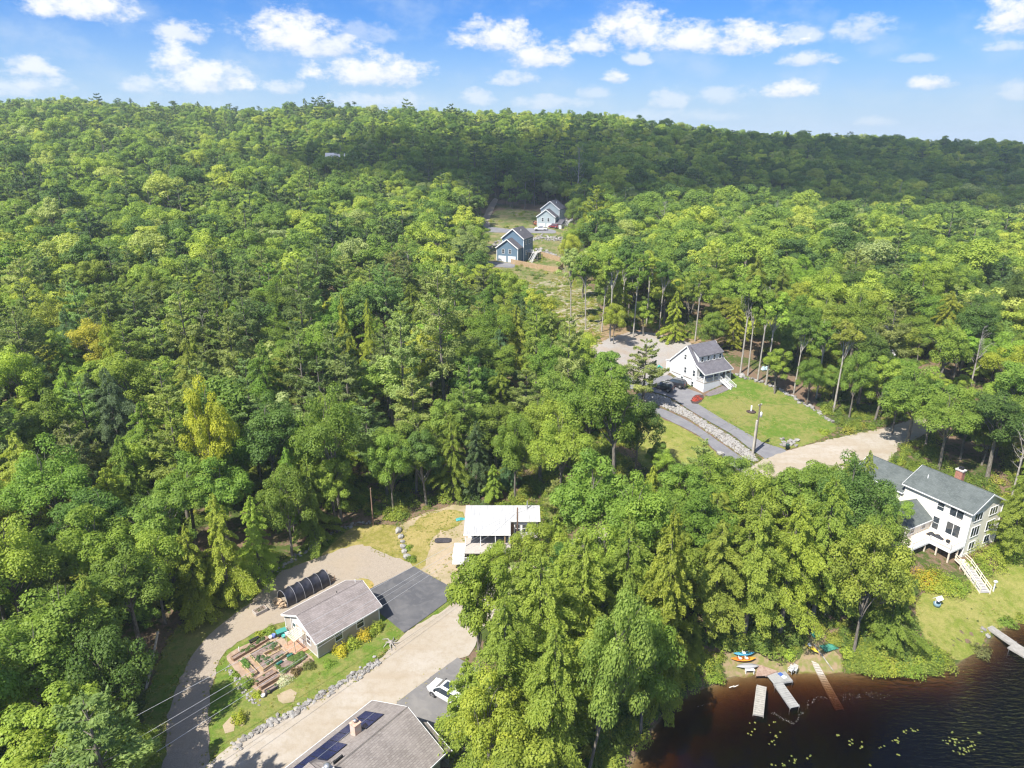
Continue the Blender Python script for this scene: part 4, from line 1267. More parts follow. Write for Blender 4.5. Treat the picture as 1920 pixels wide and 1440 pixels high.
# ------------------------------------------------------------------ cream house by the pond
def cream_house():
    r = empty('cream_house', (65.6, 85.4, 2.6), math.radians(118), 'large cream three-storey house with grey-green roof, brick chimney and white deck', 'house')
    # local x runs back from the lake gable, local -y faces right-hand (gable is x=0 wall); front-left wall is local y = 0 .. seen from the pond
    wm = siding('cream_clapboard', (0.82, 0.775, 0.68), .13, dark=.88)
    rm = shingles('grey_green_shingles', (0.088, 0.102, 0.098), (0.125, 0.14, 0.135))
    W_, L_ = 7.9, 10.0
    E_, R_ = 7.5, 9.5
    mb = MB(); house_walls(mb, 0, L_, -W_, 0, -1.5, E_, R_); mb.build('wall', wm, r)
    b = MB(); b.box(-.04, L_ + .02, -W_ - .04, .04, -1.6, .55); b.build('foundation', mat('white_foundation', (.75, .75, .73), .7), r)
    gable_roof(r, 0, L_, -W_, 0, E_, R_, .35, .4, .15, rm, WHITE)
    for yy in (0, -W_):
        b = MB(); b.box(-.07, .07, yy - .07, yy + .07, .5, E_ - .1); b.build('corner_board', WHITE, r)
    # lake gable: three rows of window groups
    for zz, hh in ((5.75, 1.2), (3.15, 1.55), (1.0, 1.15)):
        for yy, n in ((-1.9, 3 if zz > 2 else 2), (-5.7, 3 if zz > 2 else 2)):
            window(r, (-.01, yy, zz), 180, .62 * n + .1, hh, style='triple' if n == 3 else 'pair')
    # long wall facing the pond (local +y)
    window(r, (2.0, .01, 5.75), 90, 1.9, 1.25, style='pair'); window(r, (4.3, .01, 5.75), 90, .95, 1.2)
    window(r, (2.0, .01, 2.75), 90, 1.9, 1.9, style='pair', name='patio_window'); window(r, (4.5, .01, 2.5), 90, .9, 2.0, name='deck_door')
    # lower wing with the road-side garage roof
    g2 = MB(); house_walls(g2, L_, L_ + 8.6, -6.9, -.2, -1.5, 5.9, 7.9); g2.build('garage_wall', wm, r)
    gable_roof(r, L_ + .4, L_ + 8.6, -6.9, -.2, 5.9, 7.9, .3, .35, .14, rm, WHITE, name='garage_roof')
    for xx in (L_ + 2.5, L_ + 5.2):
        window(r, (xx, -.18, 4.3), 90, 1.2, 1.0)
    # sunroom wing towards the pond, hipped roof
    x0, x1, y1 = 5.3, 10.6, 5.6
    w2 = MB()
    w2.box(x0, x1, .0, y1, -1.5, 3.75); w2.build('sunroom_wall', wm, r)
    ze, zr = 3.85, 5.9
    xm = (x0 + x1) / 2
    a, c_ = Vector((x0 - .35, -.02, ze)), Vector((x1 + .35, -.02, ze))
    d_, e_ = Vector((x1 + .35, y1 + .35, ze)), Vector((x0 - .35, y1 + .35, ze))
    p, q = Vector((xm, .02, zr)), Vector((xm, y1 - 2.4, zr))
    h_ = MB(); h_.slab([a, p, q, e_], .13); h_.slab([p, c_, d_, q], .13); h_.slab([e_, q, d_], .13)
    h_.build('sunroom_roof', rm, r)
    b = MB(); bar(b, e_ + Vector((0, .04, .02)), d_ + Vector((0, .04, .02)), .05, .18); bar(b, a + Vector((-.04, 0, .02)), e_ + Vector((-.04, 0, .02)), .05, .18); b.build('fascia_board', WHITE, r)
    window(r, (x0 - .01, 1.6, 2.6), 180, .8, .9); window(r, (x0 - .01, 4.3, 2.6), 180, .9, .9)
    # deck on posts, L-shaped, with white railing
    dz = 2.15
    b = MB(); b.prism([(.0, .05), (5.25, .05), (5.25, 7.6), (3.0, 7.6), (3.0, 3.4), (.0, 3.4)], dz - .22, dz); b.build('deck', mat('cream_decking', (.66, .57, .46), .8, var=.08), r)
    b = MB(); bar(b, (-.03, 3.43, dz + .01), (3.0, 3.43, dz + .01), .05, .3); bar(b, (2.97, 3.4, dz + .01), (2.97, 7.6, dz + .01), .05, .3); bar(b, (-.03, .0, dz + .01), (-.03, 3.43, dz + .01), .05, .3); b.build('deck_fascia', WHITE, r)
    rails(r, WHITE, ((.03, .1, dz), (.03, 3.35, dz), .95), ((.03, 3.35, dz), (3.03, 3.35, dz), .95), ((3.03, 3.35, dz), (3.03, 7.55, dz), .95))
    for (xx, yy) in ((.12, 3.3), (.12, 1.2), (1.9, 3.3), (3.1, 4.2), (3.1, 7.3), (5.0, 7.3)):
        b = MB(); b.box(xx - .09, xx + .09, yy - .09, yy + .09, -1.2, dz - .22); b.build('deck_post', mat('cream_post', (.68, .58, .47), .7), r)
    b = MB(); b.box(.3, 5.2, .02, .06, -.4, 1.9); b.build('cellar_doors', GLASS, r)
    b = MB(); b.box(-.9, 5.4, .05, 4.6, -1.5, -.18); b.build('patio', mat('tan_patio', (.47, .37, .25), .9, var=.15), r)
    # chimney on the far slope
    c = MB(); c.box(4.55, 5.55, -5.0, -4.2, 7.5, 10.9); ch = c.build('chimney', BRICK_RED, r)
    c = MB(); c.box(4.45, 5.65, -5.1, -4.1, 10.9, 11.08); c.build('cap', CONCRETE, ch)
    c = MB(); c.box(4.75, 5.35, -4.8, -4.4, 11.08, 11.5); c.build('flue_guard', BLACKISH, ch)
    b = MB(); b.tube([(8.2, -2.2, 8.3), (8.2, -2.2, 9.3)], .07, 8); b.build('vent_pipe', WHITE, r)
    b = MB(); b.tube([(-.12, -W_ + .2, E_ - .1), (-.12, -W_ + .1, .2)], .05, 8); b.build('downspout', WHITE, r)
    place(r, [(-1, -8.4), (19, -8.4), (19, .4), (11.2, .4), (11.2, 6.2), (5, 8.2), (-1, 4.6)])
    return r


HOUSES = [cottage(), solar_house(), cabin(), white_house()]
HOUSES.append(hill_house((-5.6, 253.2, 18.0), -24, ('slate_blue_siding', (0.13, 0.20, 0.27)), 'slate blue gabled house with two white garage doors behind the wooden fence', False))
HOUSES.append(hill_house((11.3, 313.0, 23.0), -22, ('pale_blue_siding', (0.38, 0.44, 0.46)), 'pale grey-blue gabled house higher up the slope behind the parked vehicles', True))
HOUSES.append(cream_house())


# glimpses of houses among the trees
def hidden_house(u, v, w, d, z, rz, wall_m, roof_m, label, eave=3.6, ridge=5.6):
    p = gp(u, v)
    r = empty('distant_house', (p.x, p.y, p.z + z), math.radians(rz), label, 'house')
    mb = MB(); house_walls(mb, -w / 2, w / 2, -d / 2, d / 2, -4, eave, ridge); mb.build('wall', wall_m, r)
    gable_roof(r, -w / 2, w / 2, -d / 2, d / 2, eave, ridge, .4, .4, .15, roof_m, WHITE)
    for xx in (-w / 4, w / 4):
        window(r, (xx, -d / 2 - .01, 1.2), -90, 1.2, 1.4)
    place(r, [(-w / 2 - 1, -d / 2 - 1), (w / 2 + 1, -d / 2 - 1), (w / 2 + 1, d / 2 + 1), (-w / 2 - 1, d / 2 + 1)])
    return r


hidden_house(1036, 350, 9, 7, 4.5, 15, mat('white_house_paint', (.75, .74, .72), .6), shingles('slate_grey_shingles', (0.085, 0.08, 0.09), (0.125, 0.12, 0.13)), 'small white house half hidden in the woods above the upper blue house', 4.5, 6.8)
hidden_house(632, 330, 11, 8, 7, 10, mat('white_house_paint', (.75, .74, .72), .6), mat('white_metal_roofing', (.8, .8, .8), .4), 'white-roofed building glimpsed between trees on the left hill', 4.5, 6.5)
hidden_house(578, 640, 8, 6, 0.2, 25, mat('white_house_paint', (.75, .74, .72), .6), mat('white_metal_roofing', (.8, .8, .8), .4), 'white building glimpsed behind the pines in the left wood', 3.5, 5.0)
hidden_house(1640, 660, 8, 6, 2.0, -20, mat('white_house_paint', (.75, .74, .72), .6), shingles('slate_grey_shingles', (0.085, 0.08, 0.09), (0.125, 0.12, 0.13)), 'white building glimpsed deep in the right-hand wood', 3.5, 5.0)


# ------------------------------------------------------------------ trees: prototypes
def leaf_quads(c, n, length, width, rng, droop=None, fold=0.25):
    """One small leaf spray per centre: a folded quad facing n."""
    k = len(c)
    n = n / (np.linalg.norm(n, axis=1, keepdims=True) + 1e-9)
    r = rng.normal(size=(k, 3)) if droop is None else droop + rng.normal(size=(k, 3)) * 0.35
    t1 = np.cross(n, np.cross(r, n)); t1 /= np.linalg.norm(t1, axis=1, keepdims=True) + 1e-9
    t2 = np.cross(n, t1)
    L = (length * rng.uniform(0.6, 1.25, k))[:, None] * 0.5
    Wd = (width * rng.uniform(0.6, 1.25, k))[:, None] * 0.5
    f = n * Wd * fold
    v = np.stack([c - t1 * L, c - t2 * Wd - f, c + t1 * L, c + t2 * Wd - f], 1)
    return v.reshape(-1, 3), np.arange(k * 4, dtype=np.int32).reshape(-1, 4)


def crown_mesh(name, c, n, length, width, clump, rng, m, droop=None, fold=0.3):
    v, f = leaf_quads(c, n, length, width, rng, droop, fold)
    tint = np.clip(clump + rng.normal(0, 0.16, len(c)), 0, 1)
    return np_mesh(name, v, f, m, tint=tint)


def blob_points(centres, radii, per, rng, flat=0.75, shell=0.72):
    """Leaf positions over many rounded clumps, denser on their upper, outer side."""
    C, N, K = [], [], []
    for ctr, r, k in zip(centres, radii, per):
        d = rng.normal(size=(k, 3)); d[:, 2] = d[:, 2] * 0.8 + 0.35
        d /= np.linalg.norm(d, axis=1, keepdims=True)
        rr = r * (shell + (1 - shell) * rng.random(k) ** 0.6) * rng.uniform(0.85, 1.18, k)
        C.append(ctr + d * rr[:, None] * np.array([1, 1, flat]))
        N.append(d + np.array([0, 0, 0.6]) + rng.normal(size=(k, 3)) * 0.36)
        K.append(np.full(k, np.clip(0.5 + rng.normal(0, 0.2), 0.05, 0.95)))
    return np.concatenate(C), np.concatenate(N), np.concatenate(K)


def branch_tube(mb, a, b, r0, r1, rng, bend=0.12, n=5, seg=4):
    a, b = Vector(a), Vector(b)
    L = (b - a).length
    off = Vector(rng.normal(size=3)) * L * bend
    path = []
    for i in range(seg + 1):
        s = i / seg
        path.append(a.lerp(b, s) + off * math.sin(PI * s) * 0.7 + Vector((0, 0, L * 0.06 * math.sin(PI * s))))
    mb.tube(path, [r0 + (r1 - r0) * i / seg for i in range(seg + 1)], n, cap=False)


def broadleaf(seed, H, R, leaves, size, base=0.3, leafm=None, barkm=None, nclump=60, lod=False, stem=1.0):
    """A rounded deciduous crown of many leaf clumps on a forked trunk: (crown mesh, trunk mesh)."""
    rng = np.random.default_rng(seed)
    lean = rng.normal(0, 0.03, 2) * H
    ctr = np.array([lean[0], lean[1], H * (base + (1 - base) * 0.52)])
    hz = H * (1 - base) * 0.5
    # a few big boughs, each carrying clumps
    boughs = []
    nb_ = 8 if not lod else 6
    for i in range(nb_):
        a = 2 * PI * (i + rng.uniform(-.3, .3)) / nb_
        e = rng.uniform(-0.35, 0.75)
        d = np.array([math.cos(a) * math.cos(e), math.sin(a) * math.cos(e), math.sin(e)])
        boughs.append((ctr + d * np.array([R, R, hz]) * rng.uniform(0.48, 0.68), rng.uniform(0.40, 0.58) * R))
    boughs.append((ctr + np.array([rng.normal(0, .1) * R, rng.normal(0, .1) * R, hz * 0.62]), 0.5 * R))
    cs, rs = [], []
    for i in range(nclump):
        bc, br = boughs[i % len(boughs)]
        d = rng.normal(size=3); d[2] = d[2] * 0.7 + 0.25
        d /= np.linalg.norm(d)
        cs.append(bc + d * br * rng.uniform(0.55, 1.0) * np.array([1, 1, min(1.3, hz / R)]))
        rs.append(R * rng.uniform(0.17, 0.30))
    per = [max(4, int(leaves / nclump * (r / (0.235 * R)) ** 2)) for r in rs]
    c, n, k = blob_points(cs, rs, per, rng)
    low = (c[:, 2] - H * base) / (H * (1 - base))
    keep = rng.random(len(c)) < np.clip(0.55 + low, 0.35, 1)
    crown = crown_mesh('broadleaf_crown', c[keep], n[keep], size, size * 0.75, k[keep], rng, leafm)
    mb = MB()
    r0 = (H * 0.014 + 0.05) * stem
    top = Vector((lean[0], lean[1], H * 0.78))
    fork = Vector((lean[0] * .4, lean[1] * .4, H * (base + 0.08)))
    mb.tube([(0, 0, -0.6), (0, 0, 0.15), fork * 0.5, fork, fork.lerp(top, .5) + Vector((rng.normal(0, .2), rng.normal(0, .2), 0)), top],
            [r0 * 1.5, r0 * 1.15, r0, r0 * .82, r0 * .45, 0.03], 7, cap=False)
    for i, (bc, br) in enumerate(boughs if not lod else boughs[::3]):
        s = rng.uniform(0.0, 0.6)
        branch_tube(mb, fork.lerp(top, s * 0.6), bc + rng.normal(size=3) * 0.2, r0 * 0.45, 0.03, rng)
        if not lod:
            for q in range(3):
                d = rng.normal(size=3); d[2] = abs(d[2])
                branch_tube(mb, Vector(bc) * 0.75 + fork * 0.25, bc + d / np.linalg.norm(d) * br * 0.9, r0 * 0.2, 0.02, rng, n=4, seg=3)
    return crown, mb.data('trunk', barkm)


def pine(seed, H, leaves, size, base=0.35, spread=0.24, leafm=None, barkm=None, lod=False):
    """White pine: straight trunk, tiers of level, upswept plumes with gaps between."""
    rng = np.random.default_rng(seed)
    mb = MB()
    r0 = H * 0.013 + 0.05
    bx, by = rng.normal(0, 0.012, 2) * H
    mb.tube([(0, 0, -0.6), (0, 0, 0.2), (bx * .5, by * .5, H * .5), (bx, by, H * .97)], [r0 * 1.4, r0 * 1.1, r0 * .7, 0.03], 7, cap=False)
    C, N, K, D = [], [], [], []
    tiers = int(H * (1 - base) / (1.15 if not lod else 1.7))
    plumes = []
    for i in range(tiers):
        s = (i + rng.uniform(-.3, .3)) / tiers
        z = H * (base + (1 - base) * s)
        prof = (math.sin(min(1.0, s * 1.9 + 0.28) * PI / 2)) * (1 - s) ** 0.72 * 1.25 + 0.05
        nbr = rng.integers(4, 7) if not lod else rng.integers(3, 5)
        a0 = rng.uniform(0, 2 * PI)
        for b in range(nbr):
            a = a0 + 2 * PI * b / nbr + rng.normal(0, 0.25)
            L = H * spread * prof * rng.uniform(0.5, 1.2)
            if rng.random() < 0.08 or L < 0.25:
                continue
            up = rng.uniform(0.02, 0.30) + 0.45 * s ** 2
            d = np.array([math.cos(a), math.sin(a), up])
            o = np.array([bx * z / H, by * z / H, z])
            if not lod or b % 2 == 0:
                branch_tube(mb, o, o + d * L * 0.85, 0.02 + 0.012 * L, 0.015, rng, bend=0.05, n=4, seg=2)
            plumes.append((o, d, L, a))
    for z in ([base - 0.03, base - 0.09, base - 0.14] if not lod else []):      # dead lower limbs
        for b in range(3):
            a = rng.uniform(0, 2 * PI)
            o = Vector((0, 0, H * z)); branch_tube(mb, o, o + Vector((math.cos(a), math.sin(a), -0.1)) * H * 0.1, 0.03, 0.01, rng, n=4, seg=2)
    tot = sum(p[2] ** 1.4 for p in plumes)
    for (o, d, L, a) in plumes:
        k = max(3, int(leaves * L ** 1.4 / tot))
        s = 0.25 + 0.8 * rng.random(k) ** 0.7
        wdt = 0.30 * L * np.sin(np.clip(s, 0, 1) * PI * 0.86 + 0.25)
        lat = rng.normal(0, 0.5, k) * wdt
        vert = rng.normal(0.04, 0.09, k) * L ** 0.6
        side = np.array([-math.sin(a), math.cos(a), 0])
        c = o + d * (L * s)[:, None] + side * lat[:, None]; c[:, 2] += vert + 0.05 * L * np.sin(s * 9 + a)
        n = np.array([0, 0, 1.0]) + d * 0.25 + rng.normal(size=(k, 3)) * 0.5
        C.append(c); N.append(n); K.append(np.full(k, np.clip(0.5 + rng.normal(0, 0.22), 0, 1)))
        D.append(np.tile(d + np.array([0, 0, 0.15]), (k, 1)) + side * (lat / (wdt + .01))[:, None] * 0.6)
    return crown_mesh('pine_crown', np.concatenate(C), np.concatenate(N), size, size * 0.42, np.concatenate(K), rng, leafm, np.concatenate(D)), mb.data('trunk', barkm)


def hemlock(seed, H, leaves, size, base=0.08, spread=0.27, leafm=None, barkm=None, lod=False):
    """Hemlock: pointed crown of many drooping, feathery layered sprays."""
    rng = np.random.default_rng(seed)
    mb = MB()
    r0 = H * 0.014 + 0.05
    mb.tube([(0, 0, -0.6), (0, 0, 0.2), (0, 0, H * .5), (0, 0, H * .97)], [r0 * 1.4, r0 * 1.1, r0 * .6, 0.02], 7, cap=False)
    C, N, K, D = [], [], [], []
    nbr = int(H * (1 - base) * (9.0 if not lod else 3.6))
    br = []
    for i in range(nbr):
        s = (i + rng.random()) / nbr
        z = H * (base + (1 - base) * s)
        a = i * 2.39996 + rng.normal(0, 0.35)
        prof = (1 - s) ** 0.62 * min(1, 0.62 + s * 2.6) * (1 + 0.16 * math.sin(s * 11 + seed)) + 0.03
        L = H * spread * prof * rng.uniform(0.45, 1.18) * (1 + 0.22 * math.sin(a * 2 + seed) + 0.12 * math.sin(a * 3 + z))
        br.append((z, a, L, s))
    tot = sum(b[2] ** 1.25 + 0.15 for b in br)
    for (z, a, L, s0) in br:
        k = max(4, int(leaves * (L ** 1.25 + 0.15) / tot))
        s = 0.18 + 0.85 * rng.random(k) ** 0.6
        drop = rng.uniform(0.16, 0.34)
        d = np.array([math.cos(a), math.sin(a), 0])
        side = np.array([-math.sin(a), math.cos(a), 0])
        fan = np.round(rng.uniform(-2.4, 2.4, k)) * 0.5                  # fingers of a spray
        fan = np.where(rng.random(k) < .5, fan, rng.uniform(-1.3, 1.3, k))
        lat = (fan * 0.36 + rng.normal(0, 0.06, k)) * L * 0.55 * np.sqrt(np.clip(s, 0, 1)) * np.clip(1.5 - s, .2, 1)
        c = np.array([0, 0, z]) + d * (L * s)[:, None] + side * lat[:, None]
        c[:, 2] += L * (0.22 * s - (drop + 0.22) * s * s) - np.abs(lat) * 0.18 + rng.normal(0, 0.13, k)
        n = np.array([0, 0, 1.0]) + d * 0.55 + rng.normal(size=(k, 3)) * 0.6
        C.append(c); N.append(n); K.append(np.clip(0.28 + 0.5 * s + rng.normal(0, 0.12), 0, 1))
        D.append(np.tile(d + np.array([0, 0, -0.5]), (k, 1)) + side * (lat * 0.8)[:, None])
        if not lod and L > 1.2 and rng.random() < .45:
            branch_tube(mb, (0, 0, z), (d[0] * L * .7, d[1] * L * .7, z - 0.05 * L), 0.02 + .008 * L, 0.012, rng, bend=.03, n=4, seg=2)
    return crown_mesh('hemlock_crown', np.concatenate(C), np.concatenate(N), size, size * 0.5, np.concatenate(K), rng, leafm, np.concatenate(D)), mb.data('trunk', barkm)


def bare_tree(seed, H, barkm, wide=0.2, twigs=26):
    rng = np.random.default_rng(seed)
    mb = MB()
    r0 = H * 0.011 + 0.04
    mb.tube([(0, 0, -0.5), (0, 0, 0.2), (0.1, 0, H * .5), (0.2, .1, H * .95)], [r0 * 1.3, r0, r0 * .6, 0.02], 6, cap=False)
    for i in range(twigs):
        s = rng.uniform(0.35, 0.95)
        a = rng.uniform(0, 2 * PI)
        L = H * wide * (1.15 - s) * rng.uniform(0.7, 1.5)
        o = Vector((0.1 * s, 0.05 * s, H * s)); e = o + Vector((math.cos(a) * L, math.sin(a) * L, L * rng.uniform(.7, 1.5)))
        branch_tube(mb, o, e, r0 * .35 * (1.2 - s) + .012, 0.012, rng, n=4, seg=3)
        for q in range(3):
            f = o.lerp(e, rng.uniform(.4, .9)); d = Vector(rng.normal(size=3)); d.z = abs(d.z)
            branch_tube(mb, f, f + d.normalized() * L * .45, 0.018, 0.008, rng, n=3, seg=2)
    return mb.data('trunk', barkm)


NEAR = {'broadleaf': [], 'pine': [], 'hemlock': [], 'tall': []}
for s, (H, R, base, ncl) in enumerate([(14, 4.3, .24, 62), (16, 4.9, .26, 74), (13, 3.7, .2, 54), (17, 4.4, .3, 70), (12, 4.4, .18, 60), (15, 4.0, .25, 64)]):
    NEAR['broadleaf'].append((broadleaf(100 + s, H, R, 15000, 0.28, base, LEAF, BARK, ncl), H, R))
for s, (H, sp_, base) in enumerate([(18, .25, .30), (20, .27, .36), (16, .29, .24), (19, .23, .32)]):
    NEAR['pine'].append((pine(200 + s, H, 10500, 0.46, base, sp_, LEAF, BARK), H, H * sp_ * .95))
for s, (H, sp_, base) in enumerate([(16, .27, .06), (18, .26, .08), (14, .28, .05), (17, .29, .26)]):
    NEAR['hemlock'].append((hemlock(300 + s, H, 30000, 0.26, base, sp_, LEAF, BARK), H, H * sp_))
for s, (H, R, base) in enumerate([(19, 3.2, .42), (18, 2.8, .48), (20, 3.5, .38)]):
    NEAR['tall'].append((broadleaf(400 + s, H, R, 5600, 0.38, base, LEAF, PALE_BARK, 40, False, .58), H, R))
BARE = [bare_tree(500 + s, H, DEAD_WOOD) for s, H in enumerate([17, 15])]

# ---- where trees may stand and what must stay open to view
OPEN_GROUND = []
for nm, polys in LAYERS.items():
    if nm in ('bare_earth',):
        continue
    OPEN_GROUND += polys
VIEWS = [  # photo outlines of things no tree crown may stand in front of
    [(405, 1190), (520, 1150), (520, 1110), (600, 1070), (720, 1060), (775, 1062), (850, 1115), (835, 1150), (870, 1235), (880, 1290), (845, 1345), (840, 1440), (400, 1440), (400, 1300)],
    [(310, 1440), (330, 1320), (390, 1190), (470, 1125), (560, 1050), (650, 1010), (700, 990), (760, 1000), (780, 1060), (420, 1300), (395, 1440)],
    [(760, 990), (810, 970), (870, 945), (1005, 945), (1008, 1020), (925, 1040), (855, 1045), (835, 1110), (780, 1065)],
    [(1126, 690), (1126, 645), (1190, 615), (1250, 620), (1285, 640), (1345, 640), (1390, 700), (1480, 735), (1560, 795), (1650, 800), (1640, 835), (1490, 860), (1440, 880), (1405, 870), (1330, 830), (1225, 770), (1290, 840), (1230, 810), (1225, 775)],
    [(1160, 655), (1250, 640), (1250, 720), (1230, 720), (1215, 690)],
    [(900, 495), (935, 430), (965, 425), (985, 435), (1005, 425), (1008, 375), (1050, 372), (1066, 430), (1056, 510), (1100, 540), (1115, 590), (1100, 600), (1040, 575), (1000, 540), (960, 515)],
    [(906, 432), (912, 395), (925, 365), (936, 368), (930, 420)],
    [(1660, 890), (1655, 865), (1700, 860), (1780, 870), (1880, 935), (1862, 1020), (1800, 1050), (1740, 1030), (1690, 920)],
    [(1735, 1035), (1800, 1050), (1860, 1090), (1920, 1065), (1920, 1440), (1230, 1440), (1290, 1330), (1380, 1300), (1375, 1230), (1420, 1230), (1430, 1255), (1520, 1255), (1530, 1225), (1570, 1260), (1720, 1265), (1815, 1245), (1730, 1190), (1735, 1130)],
    [(1505, 1225), (1530, 1175), (1560, 1175), (1560, 1225)],
    [(690, 930), (708, 930), (708, 990), (690, 990)],
]


# both kept as rasters: photo points (4 px cells, with a margin) and ground (half-metre cells)
MU, MV = np.meshgrid(np.arange(-480, 2400, 4.0), np.arange(-100, 1800, 4.0))
VIEW_MASK = np.zeros(MU.shape, bool)
for poly in VIEWS:
    VIEW_MASK |= in_poly(MU, MV, poly)
GX0, GY0 = -170.0, 30.0
GROUND_MASK = np.zeros((660, 660), bool)


def mark_ground(poly):
    xs = [p[0] for p in poly]; ys = [p[1] for p in poly]
    i0, i1 = int((min(xs) - GX0) * 2), int((max(xs) - GX0) * 2) + 2
    j0, j1 = int((min(ys) - GY0) * 2), int((max(ys) - GY0) * 2) + 2
    i0, j0, i1, j1 = max(i0, 0), max(j0, 0), min(i1, 660), min(j1, 660)
    if i1 <= i0 or j1 <= j0:
        return
    gx, gy = np.meshgrid(GX0 + np.arange(i0, i1) / 2, GY0 + np.arange(j0, j1) / 2)
    GROUND_MASK[j0:j1, i0:i1] |= in_poly(gx, gy, poly)


for poly in OPEN_GROUND + FOOTPRINTS + [[tuple(gp(*q).xy) for q in SHORE_CLEARING]]:
    mark_ground(poly)


def crown_hits_view(x, y, z, H, R, low):
    """Would a crown here stand in front of one of the open views?"""
    for k, q in ((0.12, .85), (0.45, .92), (0.8, .62), (0.98, .2)):
        zz = z + H * (low + (1 - low) * k)
        u, v = pix(x, y, zz)
        r = R * q * FOC / max(1, y * cP - (zz - CAM_Z) * sP)
        for a, b in ((0, 0), (-r, 0), (r, 0), (0, r * .45), (-r * .7, r * .3), (r * .7, r * .3)):
            i, j = int((u + a + 480) / 4), int((v + b + 100) / 4)
            if 0 <= i < VIEW_MASK.shape[1] and 0 <= j < VIEW_MASK.shape[0] and VIEW_MASK[j, i]:
                return True
    return False


def free_ground(x, y, margin):
    for a, b in ((0, 0), (margin, 0), (-margin, 0), (0, margin), (0, -margin)):
        i, j = int((x + a - GX0) * 2), int((y + b - GY0) * 2)
        if 0 <= i < 660 and 0 <= j < 660 and GROUND_MASK[j, i]:
            return False
    return True


TREES = []          # (x, y, radius) of every tree already standing
CELLS = {}


def room(x, y, r, k=0.62):
    ci, cj = int(x // 8), int(y // 8)
    for i in (ci - 1, ci, ci + 1):
        for j in (cj - 1, cj, cj + 1):
            for a, b, c in CELLS.get((i, j), ()):
                if (x - a) ** 2 + (y - b) ** 2 < (k * (r + c)) ** 2:
                    return False
    return True


def stand(x, y, r):
    TREES.append((x, y, r))
    CELLS.setdefault((int(x // 8), int(y // 8)), []).append((x, y, r))


NAMES = {'broadleaf': 'broadleaf_tree', 'pine': 'white_pine_tree', 'hemlock': 'hemlock_tree', 'tall': 'tall_bare_stemmed_tree'}
GREEN = {'dark': (0.125, 0.205, 0.036), 'mid': (0.205, 0.298, 0.036), 'light': (0.285, 0.370, 0.040), 'lime': (0.375, 0.425, 0.040), 'yellow': (0.45, 0.475, 0.03),
         'olive': (0.272, 0.348, 0.042), 'gold': (0.318, 0.368, 0.038), 'pine': (0.225, 0.295, 0.080), 'blue': (0.275, 0.355, 0.060), 'pale': (0.325, 0.385, 0.105), 'spruce': (0.13, 0.20, 0.07)}


def plant(kind, x, y, height=None, radius=None, colour='mid', variant=None, label=None, cat='tree', group=None, rz=None, jitter=0.14):
    """One tree: an Empty at its foot that carries a trunk and a crown."""
    protos = NEAR[kind]
    (crown, trunk), H, R = protos[(RNG.integers(len(protos)) if variant is None else variant) % len(protos)]
    s = (height or H * RNG.uniform(0.85, 1.15)) / H
    w = (radius / R) if radius else s * RNG.uniform(0.9, 1.12)
    e = empty(NAMES[kind], (x, y, h(x, y)), RNG.uniform(0, 2 * PI) if rz is None else rz, label, cat, group)
    tr_ = put('trunk', trunk, e, scale=(w, w, s))
    cr = put('crown', crown, e, scale=(w, w, s))
    c = np.array(GREEN[colour] if isinstance(colour, str) else colour) * (1 + RNG.normal(0, jitter, 3) * np.array([.55, .4, .6])) * RNG.uniform(0.85, 1.15)
    cr.color = (*np.clip(c, 0.01, 0.6), 1)
    stand(x, y, R * w)
    return e


# ------------------------------------------------------------------ trees that stand out, one by one: (kind, foot u, foot v, top v, crown radius m, colour, form, label)
def hero(kind, u, v, vt, R, colour, form, label, group=None, jitter=0.05):
    p = gp(u, v)
    H_ = max(3.0, rise(u, vt, p.x, p.y))
    return plant(kind, p.x, p.y, H_, R, colour, form, label, 'tree', group, jitter=jitter)


